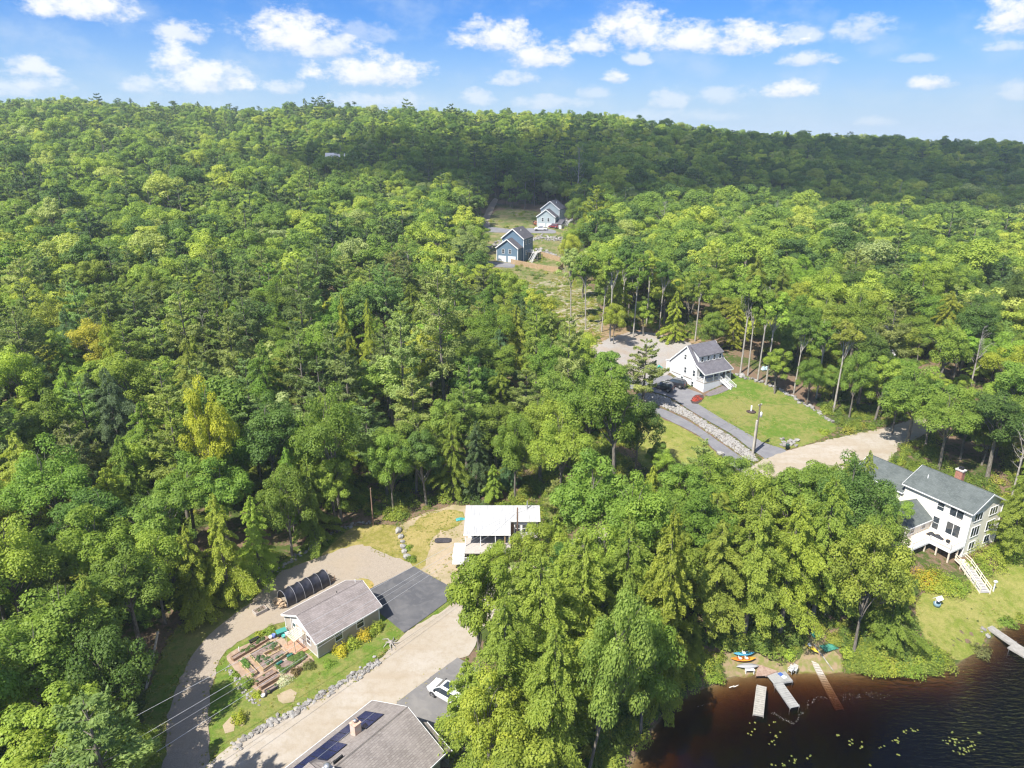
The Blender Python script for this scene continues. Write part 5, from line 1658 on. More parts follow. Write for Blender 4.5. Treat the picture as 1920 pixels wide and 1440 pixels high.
HEROES = [
    ('broadleaf', 902, 1292, 1040, 3.3, 'light', 2, 'light green broadleaf tree leaning over the dirt road just below the cabin'),
    ('hemlock', 1010, 1330, 1035, 5.2, 'olive', 3, 'tall olive hemlock in the middle of the grove beside the dirt road'),
    ('hemlock', 948, 1420, 1110, 5.0, 'olive', 1, 'broad olive hemlock hiding the rear of the white car'),
    ('hemlock', 1085, 1270, 995, 5.0, 'olive', 0, 'olive hemlock right of the cabin in the grove'),
    ('broadleaf', 1100, 1462, 1110, 3.2, 'blue', 4, 'bluish green broadleaf tree leaning towards the pond on a pale trunk'),
    ('hemlock', 1235, 1300, 955, 4.4, 'gold', 2, 'golden hemlock drooping at the pond edge of the grove'),
    ('broadleaf', 915, 1500, 1275, 3.3, 'lime', 0, 'lime green broadleaf tree at the bottom edge beside the solar roof'),
    ('hemlock', 1035, 1480, 1170, 4.8, 'olive', 3, 'olive hemlock at the bottom edge in front of the leaning pale trunk'),
    ('broadleaf', 1170, 1160, 895, 4.2, 'mid', 3, 'mid-green broadleaf tree in the upper middle of the grove'),
    ('broadleaf', 1095, 1085, 858, 4.6, 'mid', 5, 'round mid-green broadleaf tree right behind the cabin roof'),
    ('hemlock', 1215, 1010, 872, 2.9, 'gold', 0, 'small golden hemlock in front of the shaded grass'),
    ('broadleaf', 1150, 945, 690, 4.8, 'mid', 3, 'largest broadleaf tree left of the shaded grass'),
    ('broadleaf', 1050, 960, 770, 4.4, 'light', 1, 'light green broadleaf tree rising behind the cabin'),
    ('hemlock', 1165, 1235, 965, 4.6, 'olive', 1, 'olive hemlock between the leaning trunk and the grove middle'),
    ('hemlock', 1395, 1192, 925, 5.2, 'olive', 3, 'olive hemlock above the orange kayak, tallest of the shore grove'),
    ('hemlock', 1332, 1188, 975, 4.8, 'olive', 3, 'olive hemlock at the left end of the shore grove'),
    ('hemlock', 1462, 1188, 930, 5.0, 'gold', 3, 'golden olive hemlock above the silver dock'),
    ('hemlock', 1522, 1165, 895, 4.9, 'olive', 3, 'olive hemlock in the middle of the shore grove'),
    ('broadleaf', 1600, 1226, 990, 3.7, 'olive', 4, 'olive broadleaf tree on a thick grey trunk near the shore'),
    ('broadleaf', 1620, 1150, 950, 2.6, 'mid', 3, 'mid-green broadleaf tree beside the deck of the cream house'),
    ('broadleaf', 1560, 1095, 865, 4.2, 'dark', 1, 'dark green broadleaf tree in the shore grove left of the cream house'),
    ('broadleaf', 1605, 1040, 890, 3.2, 'dark', 5, 'dark round broadleaf tree against the cream house gable'),
    ('broadleaf', 1480, 1045, 880, 4.2, 'mid', 2, 'mid-green broadleaf tree at the road side of the shore grove'),
    ('hemlock', 1606, 985, 845, 2.2, 'gold', 0, 'slim golden hemlock tip by the road above the grove'),
    ('hemlock', 1548, 985, 868, 2.4, 'olive', 1, 'slim olive hemlock by the road left of the cream house'),
    ('broadleaf', 1400, 1040, 885, 3.6, 'light', 4, 'light green broadleaf tree at the roadside below the utility pole'),
    ('pine', 1307, 935, 822, 3.0, 'pale', 2, 'thin pale pine by the roadside left of the drive'),
    ('broadleaf', 1290, 1075, 955, 3.6, 'olive', 4, 'low olive broadleaf tree below the gap in the road'),
        ('hemlock', 432, 1128, 925, 3.6, 'gold', 0, 'golden hemlock at the wood edge above the gravel drive'),
    ('hemlock', 375, 1150, 985, 3.2, 'gold', 2, 'smaller golden hemlock left of the one above the gravel drive'),
    ('broadleaf', 310, 1170, 1005, 3.6, 'light', 4, 'light green broadleaf tree at the bend of the gravel drive'),
    ('broadleaf', 60, 1240, 980, 4.6, 'light', 1, 'light green broadleaf tree at the left edge of the photo'),
    ('broadleaf', 90, 1420, 1180, 4.4, 'mid', 3, 'mid-green broadleaf tree in the bottom left corner'),
    ('broadleaf', 415, 985, 715, 3.3, 'yellow', 0, 'bright yellow-green broadleaf tree above the gravel drive'),
    ('broadleaf', 520, 960, 745, 4.6, 'dark', 3, 'dark green broadleaf tree right of the yellow one'),
    ('broadleaf', 640, 975, 735, 4.5, 'mid', 1, 'mid-green broadleaf tree behind the thin utility pole'),
    ('hemlock', 235, 790, 588, 3.2, 'gold', 0, 'golden hemlock standing alone high in the left wood'),
    ('hemlock', 655, 735, 552, 2.8, 'gold', 2, 'left golden hemlock of a pair below the blue house'),
    ('hemlock', 700, 735, 560, 2.8, 'gold', 0, 'right golden hemlock of a pair below the blue house'),
    ('pine', 835, 800, 500, 6.2, 'pale', 1, 'great spreading white pine below the blue houses'),
    ('pine', 762, 835, 585, 5.0, 'pale', 0, 'spreading white pine left of the largest pine'),
    ('pine', 640, 800, 600, 4.2, 'pine', 3, 'open white pine above the yellow broadleaf tree'),
    ('pine', 575, 700, 478, 4.6, 'pine', 1, 'tall white pine by the glimpsed white roof in the left wood'),
    ('pine', 365, 730, 540, 4.8, 'pale', 2, 'pale white pine in the middle of the left wood'),
    ('pine', 1062, 815, 588, 3.8, 'pale', 3, 'pale white pine left of the gravel lot'),
    ('pine', 1205, 760, 636, 4.6, 'pale', 2, 'white pine standing in front of the gravel lot'),
    ('pine', 1115, 475, 345, 6.5, 'lime', 0, 'pale lime pine right of the upper blue house'),
    ('pine', 20, 960, 700, 4.8, 'pine', 1, 'white pine with bare lower trunk at the left edge'),
    ('hemlock', 895, 930, 790, 3.0, 'spruce', 0, 'dark drooping conifer directly behind the cabin'),
    ('hemlock', 1262, 640, 545, 3.2, 'lime', 2, 'lime green conifer behind the gravel lot'),
    ('hemlock', 1372, 655, 560, 3.6, 'lime', 0, 'lime green conifer behind the white house'),
    ('hemlock', 1888, 1045, 905, 3.8, 'olive', 3, 'olive hemlock right of the cream house'),
    ('hemlock', 985, 1215, 1030, 4.0, 'olive', 2, 'olive hemlock beside the dirt road just below the cabin deck'),
    ('broadleaf', 1010, 1125, 985, 3.2, 'light', 4, 'light green broadleaf tree at the right end of the cabin'),
    ('broadleaf', 1245, 1180, 1000, 4.2, 'olive', 4, 'olive broadleaf tree in the grove left of the shore hemlocks'),
    ('broadleaf', 1130, 1180, 985, 3.8, 'light', 0, 'light green broadleaf tree in the heart of the grove'),
    ('hemlock', 880, 1405, 1235, 3.0, 'olive', 2, 'small olive hemlock beside the parked white car'),
    ('broadleaf', 1200, 1385, 1150, 3.6, 'mid', 4, 'mid-green broadleaf tree overhanging the pond corner'),
    ('hemlock', 1330, 1080, 925, 4.2, 'olive', 1, 'olive hemlock below the gap in the road, left of the shore grove'),
    ('broadleaf', 1365, 1020, 905, 3.4, 'mid', 5, 'mid-green broadleaf tree by the road below the drive mouths'),
    ('broadleaf', 1535, 1060, 880, 4.0, 'mid', 4, 'mid-green broadleaf tree behind the tallest shore hemlocks'),
    ('hemlock', 490, 1085, 930, 3.6, 'olive', 1, 'olive hemlock at the wood edge above the hoop tunnel'),
    ('broadleaf', 548, 1042, 880, 3.6, 'mid', 4, 'mid-green broadleaf tree at the wood edge behind the hoop tunnel'),
    ('hemlock', 592, 1018, 850, 3.4, 'mid', 2, 'mid-green hemlock at the wood edge behind the cottage'),
    ('broadleaf', 632, 998, 860, 3.0, 'light', 2, 'light green broadleaf tree left of the thin utility pole'),
    ('broadleaf', 738, 962, 815, 3.2, 'mid', 4, 'mid-green broadleaf tree right of the thin utility pole'),
    ('broadleaf', 800, 948, 805, 3.2, 'dark', 2, 'dark green broadleaf tree behind the sandy yard'),
    ('hemlock', 850, 938, 770, 3.0, 'olive', 0, 'olive hemlock behind the left end of the cabin'),
    ('broadleaf', 965, 935, 780, 3.4, 'mid', 4, 'mid-green broadleaf tree behind the middle of the cabin'),
    ('broadleaf', 265, 1215, 1030, 4.0, 'mid', 5, 'mid-green broadleaf tree left of the pale leaning trunk'),
    ('hemlock', 205, 1290, 1080, 3.8, 'olive', 1, 'olive hemlock in the lower left wood'),
    ('broadleaf', 225, 1395, 1190, 4.0, 'dark', 4, 'dark green broadleaf tree overhanging the lower gravel drive'),
    ('broadleaf', 150, 1340, 1110, 4.6, 'mid', 0, 'mid-green broadleaf tree in the lower left wood'),
    ('hemlock', 20, 1360, 1120, 4.2, 'olive', 2, 'olive hemlock at the lower left edge of the photo'),
    ('broadleaf', 205, 1150, 960, 4.2, 'light', 5, 'light green broadleaf tree in the left wood above the white snag'),
    ('broadleaf', 150, 1500, 1290, 4.0, 'light', 2, 'light green broadleaf tree at the bottom left under the power lines'),
    ('broadleaf', 1105, 905, 690, 4.2, 'mid', 1, 'tall mid-green broadleaf tree left of the shaded grass'),
    ('broadleaf', 1190, 900, 745, 3.6, 'dark', 0, 'dark green broadleaf tree overhanging the shaded grass'),
    ('broadleaf', 1012, 905, 735, 4.0, 'light', 3, 'light green broadleaf tree high behind the cabin'),
    ('broadleaf', 1140, 800, 655, 4.0, 'mid', 2, 'mid-green broadleaf tree left of the pine by the gravel lot'),
    ('broadleaf', 1075, 770, 660, 4.2, 'light', 0, 'light green broadleaf tree below the stony slope'),
    ('tall', 1070, 605, 455, 3.0, 'pale', 2, 'slender pale broadleaf tree right of the stony slope'),
    ('tall', 1098, 618, 470, 2.8, 'mid', 0, 'slender mid-green broadleaf tree at the right of the stony slope'),
    ('broadleaf', 1082, 500, 415, 4.6, 'light', 1, 'light green broadleaf tree right of the wooden fence'),
    ('broadleaf', 878, 530, 425, 5.4, 'pale', 0, 'pale wide broadleaf tree left of the lower blue house'),
    ('broadleaf', 915, 568, 492, 4.6, 'lime', 2, 'lime green broadleaf tree below the lower blue house drive'),
    ('broadleaf', 955, 600, 512, 4.4, 'light', 4, 'light green broadleaf tree below the wooden fence'),
    ('broadleaf', 1000, 645, 545, 4.2, 'lime', 0, 'lime green broadleaf tree left of the stony slope'),
    ('broadleaf', 938, 1135, 1018, 2.2, 'light', 4, 'small light green tree rising in front of the cabin deck'),
    ('hemlock', 1040, 1105, 965, 3.2, 'olive', 2, 'olive hemlock crowding the right end of the cabin'),
    ('hemlock', 1060, 1190, 1010, 3.8, 'olive', 1, 'olive hemlock between the cabin and the tall grove hemlock'),
    ('broadleaf', 1150, 645, 570, 2.6, 'lime', 4, 'low lime green tree at the left end of the gravel lot edge'),
    ('broadleaf', 1206, 630, 562, 2.6, 'light', 2, 'low light green tree above the gravel lot'),
    ('broadleaf', 1335, 662, 585, 3.0, 'mid', 4, 'low mid-green tree right behind the white house roof'),
    ('broadleaf', 1452, 738, 652, 2.8, 'light', 2, 'low light green tree above the middle of the white house lawn'),
    ('broadleaf', 1512, 762, 672, 2.8, 'mid', 4, 'low mid-green tree above the right part of the white house lawn'),
    ('broadleaf', 1068, 520, 440, 4.0, 'lime', 4, 'lime green tree at the right corner of the wooden fence'),
    ('broadleaf', 1092, 560, 470, 4.0, 'light', 2, 'light green tree overhanging the right side of the stony slope'),
    ('broadleaf', 1078, 440, 372, 4.4, 'mid', 4, 'mid-green tree right of the upper blue house shed'),
    ('broadleaf', 898, 470, 405, 4.4, 'mid', 2, 'mid-green tree left of the gravel lane'),
    ('broadleaf', 890, 500, 425, 4.6, 'light', 4, 'light green tree left of the lower blue house apron'),
    ('broadleaf', 1035, 660, 585, 3.4, 'light', 2, 'light green tree at the lower left of the stony slope'),
    ('broadleaf', 1592, 782, 660, 3.4, 'mid', 4, 'mid-green broadleaf tree at the top corner of the white house lawn'),
    ('broadleaf', 1640, 790, 665, 3.6, 'light', 2, 'light green broadleaf tree above the bend of the dirt road'),
    ('broadleaf', 1672, 815, 705, 2.6, 'dark', 4, 'dark low broadleaf tree beside the dirt road bend'),
    ('broadleaf', 1735, 838, 710, 3.4, 'mid', 2, 'mid-green leafy tree left of the cream house chimney'),
    ('broadleaf', 1800, 862, 730, 3.6, 'light', 4, 'light green leafy tree directly behind the brick chimney'),
    ('broadleaf', 1905, 880, 735, 3.8, 'mid', 4, 'mid-green leafy tree at the right edge behind the cream house'),
    ('broadleaf', 1880, 820, 690, 3.8, 'light', 2, 'light green leafy tree at the right edge above the chimney'),
    ('hemlock', 1905, 980, 850, 3.2, 'olive', 1, 'olive hemlock at the right edge beside the cream house gable'),
    ('broadleaf', 1700, 838, 690, 5.2, 'mid', 0, 'mid-green broadleaf tree at the far end of the dirt road'),
    ('broadleaf', 1760, 880, 735, 4.6, 'mid', 1, 'mid-green broadleaf tree behind the cream house roof'),
    ('broadleaf', 1850, 900, 740, 5.0, 'dark', 3, 'dark broadleaf tree behind the brick chimney'),
]
for a_ in HEROES:
    hero(*a_)
ORD = ['first', 'second', 'third', 'fourth', 'fifth', 'sixth', 'seventh', 'eighth', 'ninth', 'tenth', 'eleventh', 'twelfth', 'thirteenth', 'last']
for i, (u, v, vt) in enumerate(sorted([(1128, 622, 480), (1143, 640, 470), (1187, 632, 465), (1212, 610, 470), (1236, 618, 480), (1303, 640, 498), (1388, 700, 515), (1402, 704, 520), (1420, 716, 530), (1436, 722, 545), (1488, 738, 580), (1530, 748, 590), (1562, 775, 600), (1165, 600, 455)])):
    p = gp(u, v)
    plant('tall', p.x, p.y, rise(u, vt, p.x, p.y), 2.9, ['mid', 'light', 'dark'][i % 3], i, 'tall bare-stemmed tree, %s from the left along the white house wood edge' % ORD[i], 'tree', 'bare-stemmed trees at the wood edge behind the white house')
for i, (u, v, vt, lb) in enumerate([(1082, 395, 278, 'leafless grey tree beside the upper blue house'), (1815, 745, 600, 'leafless pale tree in the right-hand wood'), (1895, 940, 790, 'leafless pale tree behind the cream house'), (650, 760, 640, 'leafless grey tree among the pines of the left wood'), (1240, 470, 380, 'leafless grey tree on the shaded hill')]):
    p = gp(u, v)
    H_ = rise(u, vt, p.x, p.y)
    e = empty('bare_tree', (p.x, p.y, h(p.x, p.y)), i * 1.3, lb, 'tree')
    put('trunk', BARE[i % 2], e, scale=(H_ / 16,) * 3)
    stand(p.x, p.y, 1.6)

for o in bpy.data.objects:
    if o.get('label', '').startswith('bluish green broadleaf tree leaning'):
        o.rotation_euler = (0.03, 0.13, 0)


# ------------------------------------------------------------------ the wood: far part as one mass, near part tree by tree
def far_forest(name, pts, protos, label):
    """One mass of far-off woodland: trees of several forms set on points."""
    hidden = bpy.data.collections.new(name + '_forms')          # never linked to the scene
    for i, (me, nm) in enumerate(protos):
        hidden.objects.link(bpy.data.objects.new('%02d' % i + nm, me))
    P = np.array([(p[0], p[1], p[2]) for p in pts], np.float32)
    me = bpy.data.meshes.new(name)
    me.vertices.add(len(P)); me.vertices.foreach_set('co', P.ravel())
    for nm, typ, col in (('form', 'INT', 3), ('turn', 'FLOAT', 4), ('size', 'FLOAT', 5), ('wide', 'FLOAT', 6)):
        a_ = me.attributes.new(nm, typ, 'POINT')
        a_.data.foreach_set('value', np.array([p[col] for p in pts], np.int32 if typ == 'INT' else np.float32))
    o = put(name, me)
    ng = bpy.data.node_groups.new(name, 'GeometryNodeTree')
    ng.interface.new_socket('Geometry', in_out='INPUT', socket_type='NodeSocketGeometry')
    ng.interface.new_socket('Geometry', in_out='OUTPUT', socket_type='NodeSocketGeometry')
    g = NT(ng)
    gi, go = g.n('NodeGroupInput'), g.n('NodeGroupOutput')
    ci = g.n('GeometryNodeCollectionInfo')
    ci.inputs['Collection'].default_value = hidden
    ci.inputs['Separate Children'].default_value = True
    ci.inputs['Reset Children'].default_value = True
    ip = g.n('GeometryNodeInstanceOnPoints')
    ip.inputs['Pick Instance'].default_value = True

    def attr(nm, typ):
        nd = g.n('GeometryNodeInputNamedAttribute', data_type=typ)
        nd.inputs['Name'].default_value = nm
        return nd.outputs['Attribute']
    g.l(gi.outputs[0], ip.inputs['Points']); g.l(ci.outputs[0], ip.inputs['Instance'])
    g.l(attr('form', 'INT'), ip.inputs['Instance Index'])
    r = g.n('ShaderNodeCombineXYZ'); g.l(attr('turn', 'FLOAT'), r.inputs[2])
    e2r = g.n('FunctionNodeEulerToRotation'); g.l(r.outputs[0], e2r.inputs[0])
    g.l(e2r.outputs[0], ip.inputs['Rotation'])
    sc_ = g.n('ShaderNodeCombineXYZ')
    w_ = attr('wide', 'FLOAT')
    g.l(w_, sc_.inputs[0]); g.l(w_, sc_.inputs[1]); g.l(attr('size', 'FLOAT'), sc_.inputs[2])
    g.l(sc_.outputs[0], ip.inputs['Scale'])
    g.l(ip.outputs[0], go.inputs[0])
    md = o.modifiers.new('trees', 'NODES'); md.node_group = ng
    tag(o, label, None, None, 'stuff')
    return o


def joined(cr_tr, name):
    """Crown and trunk as one mesh for the far mass."""
    cr, tr_ = cr_tr
    n1, n2 = len(cr.vertices), len(tr_.vertices)
    co = np.empty((n1 + n2) * 3, np.float32)
    a_ = np.empty(n1 * 3, np.float32); cr.vertices.foreach_get('co', a_)
    b_ = np.empty(n2 * 3, np.float32); tr_.vertices.foreach_get('co', b_)
    fs = np.array([list(p.vertices) for p in cr.polygons] + [[q + n1 for q in p.vertices] for p in tr_.polygons if len(p.vertices) == 4], np.int32)
    tint = np.empty(len(cr.polygons), np.float32); cr.attributes['tint'].data.foreach_get('value', tint)
    me = np_mesh(name, np.concatenate([a_, b_]).reshape(-1, 3), fs, [cr.materials[0], tr_.materials[0]], tint=np.concatenate([tint, np.zeros(len(fs) - len(tint))]))
    mi = np.zeros(len(fs), np.int32); mi[len(tint):] = 1
    me.polygons.foreach_set('material_index', mi)
    return me


FAR = []
for s, (H, R, base) in enumerate([(13, 5.0, .2), (16, 5.8, .25), (11, 4.6, .16), (14, 5.4, .22), (17, 5.0, .28), (12, 5.6, .2)]):
    FAR.append((joined(broadleaf(600 + s, H, R, 4600, 0.50, base, FAR_BROAD, BARK, 40, True), 'far_broadleaf'), '_broadleaf'))
for s, (H, sp_, base) in enumerate([(19, .22, .3), (17, .25, .28)]):
    FAR.append((joined(pine(650 + s, H, 2600, 0.85, base, sp_, FAR_CONIFER, BARK, True), 'far_pine'), '_pine'))
FAR.append((joined(hemlock(670, 15, 3000, 0.75, .05, .24, FAR_CONIFER, BARK, True), 'far_hemlock'), '_hemlock'))
FAR.append((bare_tree(690, 15, DEAD_WOOD, 0.2, 12), '_snag'))


def patch_noise(x, y, s, ph=0.0):
    return (math.sin(x / s + ph) + math.sin(y / s * 1.3 + 1.7 * ph + 0.6) + math.sin((x + y) / s * 0.71 + 2.1 + ph) + math.sin((x - 0.6 * y) / s * 1.7 + ph * 3)) / 4


LANDMARKS = [((600, 1150), 'the grey cottage'), ((940, 985), 'the white cabin'), ((1310, 690), 'the white hillside house'), ((965, 465), 'the lower blue house'), ((1030, 405), 'the upper blue house'), ((1780, 950), 'the cream house'),
             ((1415, 800), 'the tall utility pole'), ((415, 790), 'the bright yellow tree'), ((235, 640), 'the lone golden hemlock'), ((680, 640), 'the pair of golden hemlocks'), ((835, 600), 'the great white pine'), ((1195, 690), 'the pine before the gravel lot'),
             ((575, 640), 'the glimpsed white roof'), ((1115, 410), 'the pale lime pine'), ((1445, 1060), 'the shore hemlocks'), ((1030, 1170), 'the tall grove hemlock'), ((1180, 1250), 'the leaning pale trunk'), ((160, 1200), 'the white birch snag'), ((1700, 760), 'the end of the dirt road'),
             ((1360, 600), 'the bare-stemmed trees'), ((1815, 670), 'the leafless pale tree'), ((60, 1080), 'the left edge tree'), ((700, 950), 'the thin utility pole'), ((1150, 830), 'the shaded grass edge trees'), ((365, 620), 'the pale left-wood pine'), ((20, 800), 'the bare-trunked pine'), ((1250, 870), 'the shaded grass'), ((1600, 520), 'the sunlit canopy on the knoll'), ((340, 1060), 'the bend of the gravel drive')]
LABELS = {}


def where(x, y, z, rank=0):
    u, v = pix(x, y, z)
    (a, b), nm_ = sorted(LANDMARKS, key=lambda q: (q[0][0] - u) ** 2 + 1.6 * (q[0][1] - v) ** 2)[rank]
    dx_, dy_ = u - a, v - b
    d_ = math.hypot(dx_, dy_)
    far_ = '' if d_ < 110 else ('well ' if d_ < 230 else 'far ')
    if abs(dx_) > 2.2 * abs(dy_):
        rel = 'left of' if dx_ < 0 else 'right of'
    elif abs(dy_) > 2.2 * abs(dx_):
        rel = 'up behind' if dy_ < 0 else 'down in front of'
    else:
        rel = ('up left of' if dx_ < 0 else 'up right of') if dy_ < 0 else ('down left of' if dx_ < 0 else 'down right of')
    return far_ + rel + ' ' + nm_


# --- single trees, kind by kind, out to about 185 m
NEAR_Y = 186.0
counts = {'broadleaf': 0, 'pine': 0, 'hemlock': 0}
cand = []
step = 4.6
yy = 40.0
while yy < NEAR_Y:
    xx = -0.80 * yy - 26
    while xx < 0.80 * yy + 26:
        cand.append((xx + RNG.uniform(-2.1, 2.1), yy + RNG.uniform(-2.1, 2.1)))
        xx += step
    yy += step
RNG.shuffle(cand)
ZONES = []
for (x, y) in cand:
    z = h(x, y)
    if z < 0.5:
        continue
    u, v = pix(x, y, z + 6)
    if u < -260 or u > 2180 or v > 1620:
        continue
    if x > 14 and y < 60 + max(0, (x - 30)) * .1:
        continue
    pn = patch_noise(x, y, 17.0)
    right = x > 40 and y > 100
    rr = RNG.random()
    if right:
        kind = 'broadleaf' if rr < .84 else ('hemlock' if rr < .93 else 'pine')
    elif x < -5 and y > 100:
        kind = 'pine' if rr < .40 + .25 * pn else ('hemlock' if rr > .86 else 'broadleaf')
    else:
        kind = 'hemlock' if rr < .34 else ('pine' if rr < .46 else 'broadleaf')
    lim = {'broadleaf': 268, 'pine': 150, 'hemlock': 110}[kind]
    if counts[kind] >= lim:
        continue
    k = RNG.integers(len(NEAR[kind]))
    (_, H, R) = NEAR[kind][k]
    hgt_ = H * RNG.uniform(0.78, 1.12)
    done = False
    for shrink in (1.0, 0.75, 0.5):
        hh_, rr_ = hgt_ * shrink, R * shrink * RNG.uniform(.92, 1.1)
        if not room(x, y, rr_, 0.52) or not free_ground(x, y, min(1.6, rr_ * 0.42)):
            continue
        if crown_hits_view(x, y, z, hh_, rr_, 0.12):
            continue
        done = True
        break
    if not done:
        continue
    q = RNG.random()
    if kind == 'broadleaf':
        colr = RNG.choice(['dark', 'mid', 'light', 'lime'], p=[.22, .38, .28, .12]) if not right else RNG.choice(['dark', 'mid', 'light', 'lime', 'olive'], p=[.14, .30, .32, .14, .10])
        nm = {'dark': 'dark green broadleaf tree', 'mid': 'mid-green broadleaf tree', 'light': 'light green broadleaf tree', 'lime': 'lime green broadleaf tree', 'olive': 'olive green broadleaf tree'}[colr]
    elif kind == 'pine':
        colr = RNG.choice(['pine', 'blue', 'pale'], p=[.6, .2, .2])
        nm = {'pine': 'grey-green white pine', 'blue': 'dark bluish white pine', 'pale': 'pale green white pine'}[colr]
    else:
        colr = RNG.choice(['olive', 'gold', 'mid', 'spruce'], p=[.36, .2, .26, .18])
        nm = {'olive': 'olive green hemlock', 'gold': 'golden green hemlock', 'mid': 'mid-green hemlock', 'spruce': 'dark green hemlock'}[colr]
    lab = None
    for rank in range(4):
        c_lab = nm + ' ' + where(x, y, z + hh_ * .6, rank)
        opts = [c_lab]
        if LABELS.get(c_lab):
            q_ = LABELS[c_lab][0]
            opts = ['taller ' + c_lab] if hh_ > q_ * 1.12 else (['shorter ' + c_lab] if hh_ < q_ * .9 else [])
        lab = next((o_ for o_ in opts if o_ not in LABELS), None)
        if lab:
            break
    if not lab:
        lab = nm + ' ' + where(x, y, z + hh_ * .6)
    LABELS.setdefault(lab, []).append(hh_)
    plant(kind, x, y, hh_, rr_, str(colr), k, lab, 'tree', 'trees ' + where(x, y, z + hh_ * .6))
    counts[kind] += 1

# --- the rest of the wooded hills
pts = []
far_c = []
yy = 60.0
while yy < 1050:
    step = 3.6 if yy < 420 else (4.4 if yy < 650 else 5.4)
    half = 0.79 * yy + 70
    n_ = int(2 * half / step)
    far_c += list(zip(RNG.uniform(-half, half, n_), RNG.uniform(yy, yy + step, n_)))
    yy += step
for (x, y) in far_c:
    z = h(x, y)
    if z < 0.8:
        continue
    if y < 150 and x > -15 and x < 110:
        continue
    u, v = pix(x, y, z + 5)
    if u < -330 or u > 2250 or v > 1560:
        continue
    pn = patch_noise(x, y, 60.0) + 0.6 * patch_noise(x, y, 23.0, 2.0)
    r = RNG.random()
    con = 0.13 + 0.34 * max(0, pn)
    if x > 0.12 * y:
        con *= 0.3
    if r < con:
        f = int(RNG.choice([6, 7, 8], p=[.4, .4, .2]))
        s = RNG.uniform(0.75, 1.3)
        rad = 4.4 * s
        if y > 690:
            s *= RNG.uniform(1.05, 1.35) if RNG.random() < .16 else .82
    elif r > 0.986:
        f, s, rad = 9, RNG.uniform(.8, 1.2), 3.0
    else:
        f = int(RNG.integers(0, 6))
        s = float(np.clip(RNG.lognormal(-0.03, 0.26), .5, 1.5))
        rad = 5.3 * s
    if not room(x, y, rad, .50):
        continue
    if y < 400 and (not free_ground(x, y, 1.5) or crown_hits_view(x, y, z, 15 * s, 4.4 * s, 0.15)):
        continue
    stand(x, y, rad)
    hs_ = s ** .7 if f < 6 else s
    pts.append((x, y, z, f, RNG.uniform(0, 2 * PI), hs_, s * RNG.uniform(0.92, 1.12)))
far_forest('distant_forest', pts, FAR, 'continuous mixed forest covering the hills to the skyline')
print('TREES', counts, len(pts))


# ------------------------------------------------------------------ low green cover
def clump_mesh(name, seed, R, H, n, size, m, upright=0.0):
    rng = np.random.default_rng(seed)
    d = rng.normal(size=(n, 3)); d[:, 2] = np.abs(d[:, 2]) * 0.9 + 0.05
    d /= np.linalg.norm(d, axis=1, keepdims=True)
    lob = 1 + 0.25 * np.sin(np.arctan2(d[:, 1], d[:, 0]) * 3 + seed) + 0.12 * rng.normal(size=n)
    c = d * np.array([R, R, H]) * (0.55 + 0.45 * rng.random(n) ** .5)[:, None] * lob[:, None]
    nn = d + np.array([0, 0, .4]) + rng.normal(size=(n, 3)) * 0.45
    return crown_mesh(name, c, nn, size, size * .7, np.clip(0.5 + rng.normal(0, .2, n), 0, 1), rng, m)


UNDER = leaf_material('undergrowth_leaves', [(0.0, (0.12, 0.19, 0.036)), (0.35, (0.20, 0.275, 0.04)), (0.7, (0.29, 0.345, 0.04)), (1.0, (0.40, 0.385, 0.06))])
WEEDS = leaf_material('weed_leaves', [(0.0, (0.20, 0.24, 0.035)), (0.4, (0.29, 0.31, 0.05)), (0.75, (0.38, 0.34, 0.09)), (1.0, (0.46, 0.38, 0.17))])
UF = [(clump_mesh('low_shrub', 800 + i, R, H, 420, 0.22, UNDER), '_shrub') for i, (R, H) in enumerate([(.8, .9), (1.1, 1.3), (.6, .6), (1.3, .9)])]
pts = []
for _ in range(26000):
    y = 42 + 190 * RNG.random() ** 1.2
    x = RNG.uniform(-0.8 * y - 15, 0.8 * y + 15)
    z = h(x, y)
    if z < 0.18 or not free_ground(x, y, 0.7):
        continue
    pn = patch_noise(x, y, 5.0) + 0.5 * patch_noise(x, y, 13.0, 1.0)
    if pn < (-0.25 if y < 120 else 0.05):
        continue
    s = RNG.uniform(.55, 1.25)
    i, j = (int((q + o) / 4) for q, o in zip(pix(x, y, z + .6 * s), (480, 100)))
    if VIEW_MASK[min(max(j, 0), VIEW_MASK.shape[0] - 1), min(max(i, 0), VIEW_MASK.shape[1] - 1)] and RNG.random() < .62:
        continue
    pts.append((x, y, z - .05, int(RNG.integers(0, 4)), RNG.uniform(0, 6.28), s, s * RNG.uniform(.9, 1.2)))
far_forest('undergrowth', pts, UF, 'low shrubs and saplings covering the ground of the wood')
WF = [(clump_mesh('weed_tuft', 830 + i, R, H, 46, 0.13, WEEDS), '_tuft') for i, (R, H) in enumerate([(.22, .22), (.3, .18), (.18, .3)])]
pts = []
edge = []
for nm in ('lawn', 'gravel_drive', 'sandy_yard', 'stone_swale', 'dirt_road', 'stony_slope'):
    for poly in LAYERS[nm]:
        edge += poly
for (x, y) in edge:
    for _ in range(4 if y < 130 else 2):
        if patch_noise(x, y, 3.1, .7) < -.05:
            continue
        a, b = x + RNG.normal(0, .35), y + RNG.normal(0, .35)
        pts.append((a, b, h(a, b) + .02, int(RNG.integers(0, 3)), RNG.uniform(0, 6.28), RNG.uniform(.25, .6), RNG.uniform(.35, .8)))
